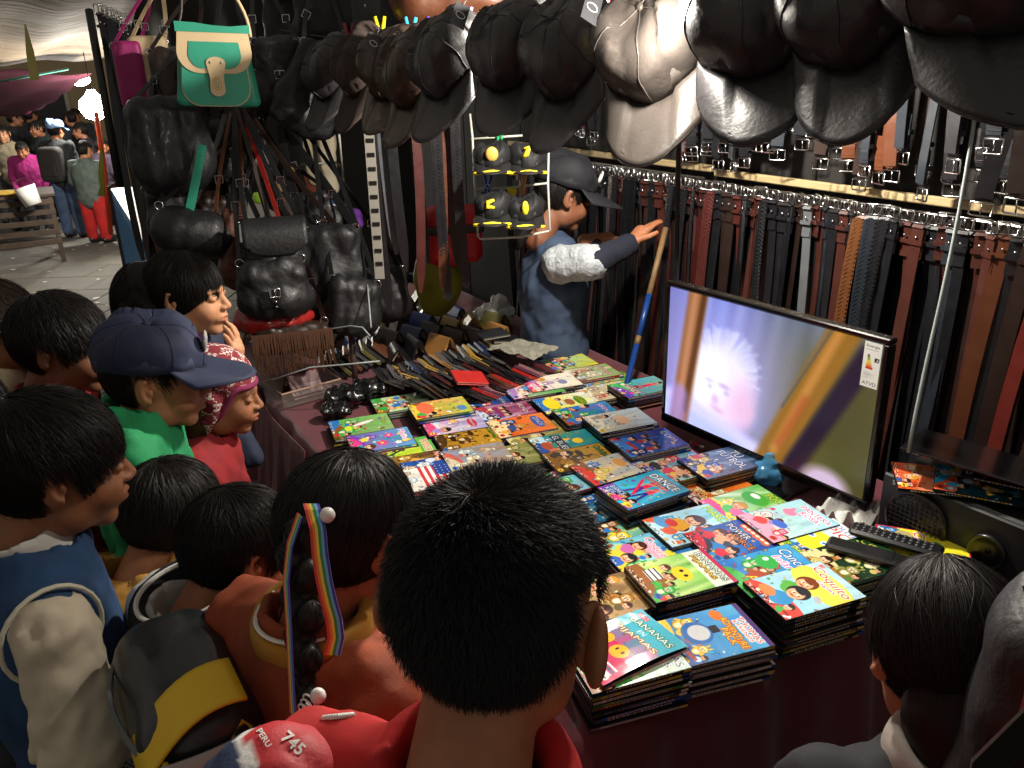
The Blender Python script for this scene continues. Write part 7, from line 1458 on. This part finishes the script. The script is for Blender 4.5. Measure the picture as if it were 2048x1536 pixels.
# hand in front holding a crumpled brown paper
hp = pd(1010, 1448, .78); ht = thing('paper_wrapper', 'crumpled brown paper held up beside the front boy\'s neck', 'paper', hp, (0, 0, .3))
f = lambda P: s_ell(P, (.012, 0, .01), (.022, .02, .034))+wob(P, .006, 120, 6)+wob(P, .003, 260, 8); V, F = nets(f, (-.03, -.04, -.05), (.055, .04, .065), .0028); link('paper', raw_mesh('paper', V, F, mat('kraft', '#8c7a60', .8, var=.3, vscale=40), smooth=False), ht)
cw = (np.linalg.inv(np.array(Matrix.Translation(p1.location) @ p1.rotation_euler.to_matrix().to_4x4())) @ np.array([*(hp+np.array([-.02, 0, -.05])), 1]))[:3]
f = lambda P: hand_f(P, cw, (.15, -.1, 1), (-.6, .7, .1), .62, 1.0, -1); V, F = nets(f, cw-.09, cw+.10, .0030); link('hand', raw_mesh('hand', V, F, skin(1), np.ones((len(V), 3))), p1)

# ================================================================ the vendor
vz = 1.36; vp = pd(1128, 392, 3.1)
pv = thing('person', 'vendor in a denim vest with pale sleeves and dark cap, reaching to the belts', 'woman', (vp[0], vp[1], 0), (0, 0, math.radians(92)))
hv_ = link('body', _headme, pv, (0, 0, vp[2]), (.35, 0, .3)); hv_.scale = (1.1,)*3; setmat(hv_, skin(4)); vz = vp[2]
hair_on(hv_, 'boy', 5000, .06, .04, .002, seed=20, drop=.5)
f = lambda P: s_cap(P, (0, .07, -.02), (0, .11, -.2), .04, .02)+wob(P, .004, 50, 3); cloth('ponytail', hv_, f, (-.08, 0, -.25), (.08, .18, .05), hair_mat(), .008)
vc = cap((0, 0, 0), np.eye(3), mat('cap_dark_cloth', '#14161c', .8), 'dark cap with a silver badge worn by the vendor', None, 1)
vc.matrix_world = Matrix.Translation(pv.location) @ pv.rotation_euler.to_matrix().to_4x4() @ Matrix.Translation((0, .0, vz)) @ Matrix.Rotation(.35, 4, 'X') @ Matrix.Translation((0, .014, .045)) @ Matrix.Scale(1.14, 4)
g = MB(); g.tube([(.016*math.cos(t), -.107, .055+.018*math.sin(t)) for t in np.linspace(0, 6.2, 18)], .003, 6, closed=True); g.obj('round_badge', mat('silver_print', ''), vc)
wiv = np.linalg.inv(np.array(Matrix.Translation(pv.location) @ pv.rotation_euler.to_matrix().to_4x4()))
lv = lambda q: (wiv @ np.array([*q, 1]))[:3]
hA = lv(pd(1262, 487, 3.0)); fA = lv(pd(1318, 428, 3.06)); hB = lv(pd(1190, 480, 3.35)); fB = lv(pd(1250, 476, 3.4))
shA = np.array([-.17, .03, vz-.22]); shB = np.array([.17, .03, vz-.22]); elA = lv(pd(1190, 525, 2.92)); elB = (shB+hB)/2+np.array([.05, 0, -.12])
def vest(P):
    Q = P-np.array([0, 0, vz], np.float32); d = s_ell(Q, (0, .04, -.33), (.175, .125, .2)); d = sm(d, s_cap(Q, (0, .05, -.36), (0, .04, -.60), .15, .165, flat=(1, 1.2, 1)), .06); d = sm(d, s_cap(Q, (-.14, .035, -.2), (.14, .035, -.2), .055, .055), .06)
    return smax(d, Q[..., 2]*-1-.645-.012*np.sin(P[..., 0]*60)*np.cos(P[..., 1]*70), .01)+folds(P, .012, 30, 2)
DV = mat('vest_denim', '#232f48', .85, bump=.4, bscale=260, bdist=.0008, var=.5, vscale=7, col2='#42546e'); cloth('denim_vest', pv, vest, (-.30, -.25, vz-.70), (.30, .3, vz-.10), DV, .010)
q = np.random.RandomState(4); n_ = 700; an = q.rand(n_)*6.283; P_ = np.stack([.165*np.cos(an), .045+.14*np.sin(an), np.full(n_, vz-.635)], 1); N_ = np.stack([np.cos(an), np.sin(an), 0*an], 1); T_3 = np.tile([0, 0, -1.], (n_, 1)); strands('frayed_hem', P_, T_3, N_, .03, 0, .0022, 3, .1, None, .5, mat('fray', '#a8b4c0', .9), pv, 2)
def lace(P): return s_cap(P, shA, lerp(shA, elA, .9), .072, .062)+wob(P, .006, 60, 5)+wob(P, .003, 160, 2)
cloth('lace_sleeve', pv, lace, np.minimum(shA, elA)-.11, np.maximum(shA, elA)+.11, mat('lace', '#b4bac0', .9, bump=1, bscale=90, bdist=.006, var=.35, vscale=70), .008)
NA = fab('navy_sleeve', '#12172a')
for nm, a, b_, c_ in (('forearm_sleeve', elA, lerp(elA, hA, .93), None), ('forearm_sleeve', elB, lerp(elB, hB, .9), None), ('upper_sleeve', shB, elB, None)):
    f = lambda P: s_cap(P, a, b_, .052, .040)+wob(P, .004, 40, 5); cloth(nm, pv, f, np.minimum(a, b_)-.08, np.maximum(a, b_)+.08, NA, .009)
for w_, t_, th in ((hA, fA, 1), (hB, fB, -1)):
    d = np.array(t_)-np.array(w_); f = lambda P: sm(hand_f(P, w_, d, (0, .5, .85), 1.12, .25, th), s_cap(P, np.array(w_)-d*.35, w_, .027, .024), .02); lo = np.minimum(w_, t_)-.12; hi = np.maximum(w_, t_)+.12; V, F = nets(f, lo, hi, .0045); link('hand', raw_mesh('hand', V, F, skin(1), np.ones((len(V), 3))), pv)
g = MB(); d = (hB-elB)/np.linalg.norm(hB-elB); c_ = lerp(elB, hB, .97); a_ = np.cross(d, [0, 0, 1]); a_ /= np.linalg.norm(a_); b2 = np.cross(d, a_); g.tube([c_+.034*(a_*math.cos(t)+b2*math.sin(t)) for t in np.linspace(0, 6.2, 20)], .004, 6, closed=True); g.obj('bracelet', mat('gold', '#c08a40', .3, 1), pv)
def jeans(P):
    ax = P.copy(); ax[..., 0] = np.abs(ax[..., 0]); Q = ax-np.array([0, 0, vz], np.float32)
    return sm(s_ell(Q, (0, .05, -.72), (.165, .125, .12)), sm(s_cap(ax, (.075, .05, vz-.74), (.085, .03, .45), .092, .065), s_cap(ax, (.085, .03, .45), (.085, .04, .08), .065, .055), .02), .05)+wob(P, .005, 34, 6)
cloth('jeans', pv, jeans, (-.24, -.15, .03), (.24, .25, vz-.58), DEN, .011)
g = MB(); g.tube([(.165*math.cos(t), .047+.128*math.sin(t), vz-.655) for t in np.linspace(0, 6.2, 28)], .012, 6, closed=True); g.obj('waist_belt', LB['black'], pv, smooth=True)
for s_ in (-1, 1):
    f = lambda P, s=s_: np.maximum(s_ell(P, (s*.085, -.01, .045), (.048, .125, .055)), .004-P[..., 2]); cloth('shoe', pv, f, (s_*.085-.07, -.16, -.01), (s_*.085+.07, .14, .12), SH, .012)

# ================================================================ the street behind
def simple_person(px, py, depth, yaw, label, top, bottom, hairc=(.012, .01, .009), size=1.05, tone=1, hat_=None, group='people in the market street', look_tilt=.1, h=.014):
    r, hd, z = person(px, py, depth, label, tilt=look_tilt, size=size, tone=tone, cat='person', group=group, yaw=math.radians(yaw))
    hair_on(hd, 'boy', 500, .05, .03, .006, seed=abs(int(px)), vol=1.04)
    s_ = z/1.35
    cloth('jacket', r, torso_f(z, .40, dep=.12, wr=.006, sd=abs(int(px)) % 40, fat=1.05, bottom=-.58), (-.42, -.42, z-.76), (.42, .36, z-.08), top, .016)
    for q in (-1, 1):
        f = lambda P, q=q: s_cap(P, (q*.09, .03, z-.62), (q*.10, .03, .08), .10, .062)+wob(P, .006, 22, 3); cloth('trouser_leg', r, f, (q*.1-.13, -.12, .03), (q*.1+.13, .18, z-.5), bottom, .02)
        f = lambda P, q=q: np.maximum(s_ell(P, (q*.10, -.02, .05), (.05, .13, .06)), .004-P[..., 2]); cloth('shoe', r, f, (q*.1-.08, -.18, -.01), (q*.1+.08, .14, .13), SH, .02)
    return r, hd, z
# the walker with the rucksack and the one in red trousers
sp1, sh1, sz1 = simple_person(112, 262, 10.6, 172, 'man from behind in dark jacket and blue jeans with a dark rucksack', fab('dark_green_coat', '#23282a'), DEN)
bmp = thing('rucksack', 'dark rucksack on the back of the man in blue jeans', 'backpack', (Matrix.Translation(sp1.location) @ sp1.rotation_euler.to_matrix().to_4x4()) @ Vector((0, .20, sz1-.42)), sp1.rotation_euler)
f = lambda P: s_box(P, (0, 0, 0), (.16, .09, .22), .07); V, F = nets(f, (-.2, -.12, -.26), (.2, .12, .26), .02); link('pack_body', raw_mesh('pack_body', V, F, fab('pack_dark', '#2a2826')), bmp)
g = MB(); g.box((0, .095, -.06), (.22, .03, .16), bev=.012); g.obj('front_pocket', fab('pack_dark', ''), bmp)
rc2 = cap((0, 0, 0), np.eye(3), mat('cap_blue_grey', '#6c86b0', .7), 'grey-blue cap worn by the man with the rucksack', None, 1); rc2.matrix_world = head_world(sp1, sh1) @ Matrix.Translation((0, .014, .04)) @ Matrix.Scale(1.12, 4)
simple_person(170, 300, 10.2, 165, 'person in a grey-green jacket and red trousers seen from behind', fab('sage', '#5a6660'), fab('red_pants', '#b81c1c'), size=1.0, tone=0)
simple_person(6, 268, 11.3, 15, 'woman with a pale shawl facing the camera behind the cart', fab('shawl', '#8c8068'), TG, tone=3)
simple_person(44, 300, 11.0, 10, 'girl in magenta and pale blue leaning over the market cart', fab('magenta_top', '#a02070'), TG, tone=1, look_tilt=.4, size=.95)
simple_person(205, 292, 11.6, 150, 'person in a dark coat half hidden by the orange pole', fab('plum_coat', '#3a2c3c'), TG, size=.95)
for i, (px, py, dd) in enumerate(((30, 238, 13), (62, 232, 13.4), (88, 246, 12.8), (140, 238, 13.2), (160, 262, 12.4), (75, 258, 12), (150, 232, 14), (-20, 250, 12))):
    simple_person(px, py, dd, 120+40*i, '%s dark figure in the crowd behind the cart' % ['first', 'second', 'third', 'fourth', 'fifth', 'sixth', 'seventh', 'outermost'][i], fab('crowd_%d' % (i % 3), ['#1e2026', '#2c2430', '#26302e'][i % 3]), TG)
# market cart with slats and its bucket
cp = pd(40, 420, 9.3); cp[2] = ground_z(cp[1]); ct = thing('market_cart', 'wooden slatted market cart with goods on top, at the left', 'cart', cp, (0, 0, .5))
WD = mat('cart_wood', '#3e3022', .7, var=.4, vscale=10)
for k in range(5): g = MB(); g.box((-.2, -.35, .25+.11*k), (1.1, .02, .06), bev=.004); g.obj('slat', WD, ct)
for x in (-.72, .32):
    for y in (-.33, .33): g = MB(); g.box((x, y, .38), (.05, .05, .76), bev=.004); g.obj('cart_post', WD, ct)
g = MB(); g.box((-.2, 0, .76), (1.15, .74, .03), bev=.004); g.obj('cart_top', WD, ct)
bq = pd(58, 392, 8.9); bu = thing('bucket', 'white plastic bucket hanging tilted from the cart', 'bucket', bq, (.0, -.3, 0)); g = MB(); g.lathe([(.001, -.10), (.085, -.10), (.108, .10), (.104, .10), (.082, -.094), (.001, -.094)], n=24, cap=False); g.obj('pail', mat('white_plastic', '#d0d0ca', .4), bu, smooth=True)
g = MB(); g.tube([(.108*math.cos(t), 0, .10+.09*math.sin(t)) for t in np.linspace(0, 3.14, 14)], .003, 5); g.obj('bucket_handle', CHR, bu)
g = MB(); p = cp+np.array([.0, -.2, .80]); g.ell((0, 0, 0), (.26, .12, .03), 20, 8); g.obj('food_tray', mat('yellow_food', '#c8a84a', .6, bump=1, bscale=40), smooth=True, label='tray of yellow food on top of the cart', cat='tray').location = p
# awnings, poles, lights
TRP = mat('awning_tan', '#8a7c6a', .8, bump=.3, bscale=3, bdist=.03, var=.3, vscale=2, stretch=(1, 6, 1)); 
def awning(name, A, B_, C_, D_, m, lab, sag=.12, n=16, th=.004):
    A, B_, C_, D_ = map(np.array, (A, B_, C_, D_))
    f = lambda a, b_: (A*(1-a)+B_*a)*(1-b_)+(D_*(1-a)+C_*a)*b_-np.array([0, 0, sag*math.sin(math.pi*a)*math.sin(math.pi*b_)+.02*math.sin(a*17+b_*6)+.012*math.sin(b_*26)])
    g = MB(); g.grid(f, n, n, thick=th); return g.obj(name, m, smooth=True, label=lab, cat='awning')
awning('awning', pd(-260, -160, 5.0), pd(330, -120, 4.2), pd(232, 112, 8.5), pd(-220, 140, 8.5), TRP, 'pale tan awning stretched over the street at the upper left')
awning('awning', pd(-200, 128, 8.6), pd(185, 150, 8.0), pd(60, 228, 10.5), pd(-200, 235, 10.5), mat('awning_maroon', '#451428', .8, bump=.4, bscale=4, bdist=.04), 'burgundy awning hanging below the tan one', .04)
g = MB(); g.tube([pd(0, 163, 8.2), pd(135, 138, 7.8)], .012, 8); g.obj('awning_pole', mat('teal_pole', '#4a8a80', .5), smooth=True, label='pale teal pole along the edge of the burgundy awning', cat='pole')
a_, b_ = pd(50, 48, 5.2), pd(70, 160, 5.2); g = MB(); g.ribbon([a_, lerp(a_, b_, .5), b_], RT, [.008, .05, .06], .002); g.obj('yellow_pennant', mat('pale_yellow', '#b8b060', .6), label='thin yellow plastic strip hanging from the tan awning', cat='strip')
lp = pd(188, 212, 8.0); L2_ = thing('street_lamp', 'glaring bare bulb over the street beside the orange pole', 'lamp', lp)
link('bulb_light', bulb(lp, 110, 'street_light', (1, .95, .86), .06), L2_, (0, -.0, -.22)); g = MB(); g.lathe([(.005, -.09), (.06, -.07), (.09, -.02), (.085, .03), (.04, .07), (.02, .1)], n=20); g.obj('bulb_glass', mat('bulb_glow', ''), L2_, smooth=True).scale = (1.5, 1.5, 1.5)  # glass scaled beyond bulb size, its extra width stands in for the glare
g = MB(); g.lathe([(.02, .1), (.03, .1), (.03, .16), (.01, .17)], n=12); g.obj('lamp_socket', mat('black_plastic', ''), L2_, smooth=True)
g = MB(); g.tube([(0, 0, .17), (0, 0, .6)], .004, 6); g.obj('lamp_cord', mat('black_plastic', ''), L2_)
lp2 = pd(158, 160, 10.5); L3_ = thing('street_lamp', 'second white lamp farther back under the awnings', 'lamp', lp2); link('bulb_light', bulb(lp2, 110, 'street_light', (1, .96, .9), .08), L3_, (0, 0, -.16))
g = MB(); g.ell((0, 0, 0), (.14, .1, .07), 18, 10); g.obj('bulb_glass', mat('bulb_glow', ''), L3_, smooth=True)
pa = pz(226, 420, -.15); pa[2] = ground_z(pa[1]); g = MB(); pt_ = pd(192, 225, 7.7); g.tube([pt_, pd(208, 330, 7.7), pd(222, 470, 7.7)], .022, 8); g.obj('orange_pole', mat('orange_paint', '#d84a20', .5), smooth=True, label='orange pole of the next stall below the glaring bulb', cat='pole')
a_, b_ = pd(203, 300, 7.55), pd(203, 330, 7.55); g = MB(); g.ribbon([a_, pd(202, 345, 7.5), pd(205, 375, 7.5), pd(202, 392, 7.5)], RT, [.02, .05, .04, .06], .01); g.obj('yellow_cloth', mat('yellow_cloth', ''), label='small yellow cloth tied to the orange pole', cat='cloth')
# blue covered table of the next stall
A0, A1, B0, B1 = pd(222, 378, 6.6), pd(300, 505, 4.6), pd(240, 520, 6.3), pd(318, 640, 4.5)
ns = thing('stall_table', 'neighbouring stall table covered with a bright blue plastic sheet', 'table', (0, 0, 0))
g = MB(); g.grid(lambda a, b_: lerp(lerp(A0, A1, a), lerp(np.array([A0[0], A0[1], ground_z(A0[1])]), np.array([A1[0], A1[1], 0.0]), a), b_)+np.array([.025*math.sin(a*30)*b_, 0, 0]), 30, 10, thick=.004); g.obj('blue_sheet', mat('blue_tarp', '#1c78b8', .55, bump=.4, bscale=8, bdist=.02), ns, smooth=True)
ur = np.array([.85, .5, 0]); g = MB(); g.grid(lambda a, b_: lerp(A0, A1, a)+ur*b_*.9+np.array([0, 0, .003]), 10, 4, thick=.01); g.obj('table_top', mat('white_plastic', ''), ns)
g = MB(); g.grid(lambda a, b_: lerp(A0+[-.03, 0, .02], np.array([A0[0]-.03, A0[1], ground_z(A0[1])]), b_)+np.array([-.10*a, .5*a, 0]), 4, 10, thick=.004); g.obj('maroon_sheet', CLM, ns)
for k in range(5):
    p = lerp(A0, A1, .15+.17*k)+ur*.25; g = MB(); g.box((0, 0, .06), (.16, .12, .12), bev=.02); o = g.obj('goods_box', mat('goods_%d' % k, ['#c8d848', '#d8d4c8', '#d85a38', '#3a78c8', '#d8a8b8'][k], .5), label='%s packet on the blue-covered table' % ['lime', 'white', 'orange', 'blue', 'pink'][k], cat='packet'); o.location = p; o.rotation_euler = (0, 0, k)
# house fronts closing the street
BF = mat('plaster', '#8c7a5c', .9, bump=.3, bscale=10, bdist=.01, var=.3, vscale=1.5)
hf = thing('house_front', 'ochre plastered house front closing the street behind the crowd', 'building', (-6.5, 17.5, ground_z(17.5)), (0, 0, .15))
g = MB(); g.box((0, 0, 2.2), (9, .3, 4.4)); g.obj('wall', BF, hf); g = MB(); g.box((1.8, -.17, 1.0), (.9, .06, 2.0), bev=.01); g.obj('door', mat('door_brown', '#3c2618', .6), hf)
for x in (-2.5, 3.4): g = MB(); g.box((x, -.16, 1.6), (1.0, .05, 1.0), bev=.01); fo = g.obj('window', mat('frame_white', '#8a8578', .6), hf); g = MB(); g.box((x, -.19, 1.6), (.85, .02, .85)); g.obj('pane', mat('dark_glass', '#101418', .1), fo)
sb_ = thing('stall_backdrop', 'dark canvas closing the next stalls behind the bags', 'canvas', (0, 0, 0))
g = MB(); A_, B__ = np.array([-3.4, 8.2, 0]), np.array([.8, 5.6, 0]); g.grid(lambda a, b_: lerp(A_, B__, a)+np.array([0, .05*math.sin(a*40), -.1+2.7*b_]), 60, 6, thick=.004); g.obj('canvas_sheet', mat('canvas_dark', '#14120f', .9), sb_, smooth=True)
# cream cloths and coloured goods glimpsed between the bags
for i, (px, py, w_, h_, dd, c, lab) in enumerate(((628, 290, .10, .42, 4.4, '#c8b894', 'cream garment hanging left, glimpsed between the bags'), (655, 300, .08, .45, 4.3, '#d8cbb0', 'cream garment hanging right, glimpsed between the bags'), (640, 372, .16, .14, 4.5, '#7a3a28', 'brown folded stack glimpsed behind the wire rack'), (655, 405, .12, .07, 4.3, '#2a6ab8', 'blue box glimpsed behind the wire rack'), (572, 360, .10, .14, 4.6, '#b89a58', 'straw-coloured doll-sized bundle behind the straps'), (708, 435, .09, .10, 4.2, '#7a3aa8', 'violet packet glimpsed behind the hanging belts'), (500, 330, .10, .12, 4.7, '#8c8478', 'grey packet glimpsed between the straps'), (515, 395, .06, .06, 4.5, '#a8d838', 'lime packet glimpsed between the straps'))):
    p = pd(px, py, dd); f = lambda P: s_box(P, (0, 0, 0), (w_/2, .03, h_/2), .02)+wob(P, .010, 40, i); V, F = nets(f, (-w_*.8, -.06, -h_*.65), (w_*.8, .06, h_*.65), .011); link('hanging_cloth' if i < 2 else 'packet', raw_mesh('packet', V, F, mat('goods_back_%d' % i, c, .7)), None, p, None, lab, 'garment' if i < 2 else 'packet')
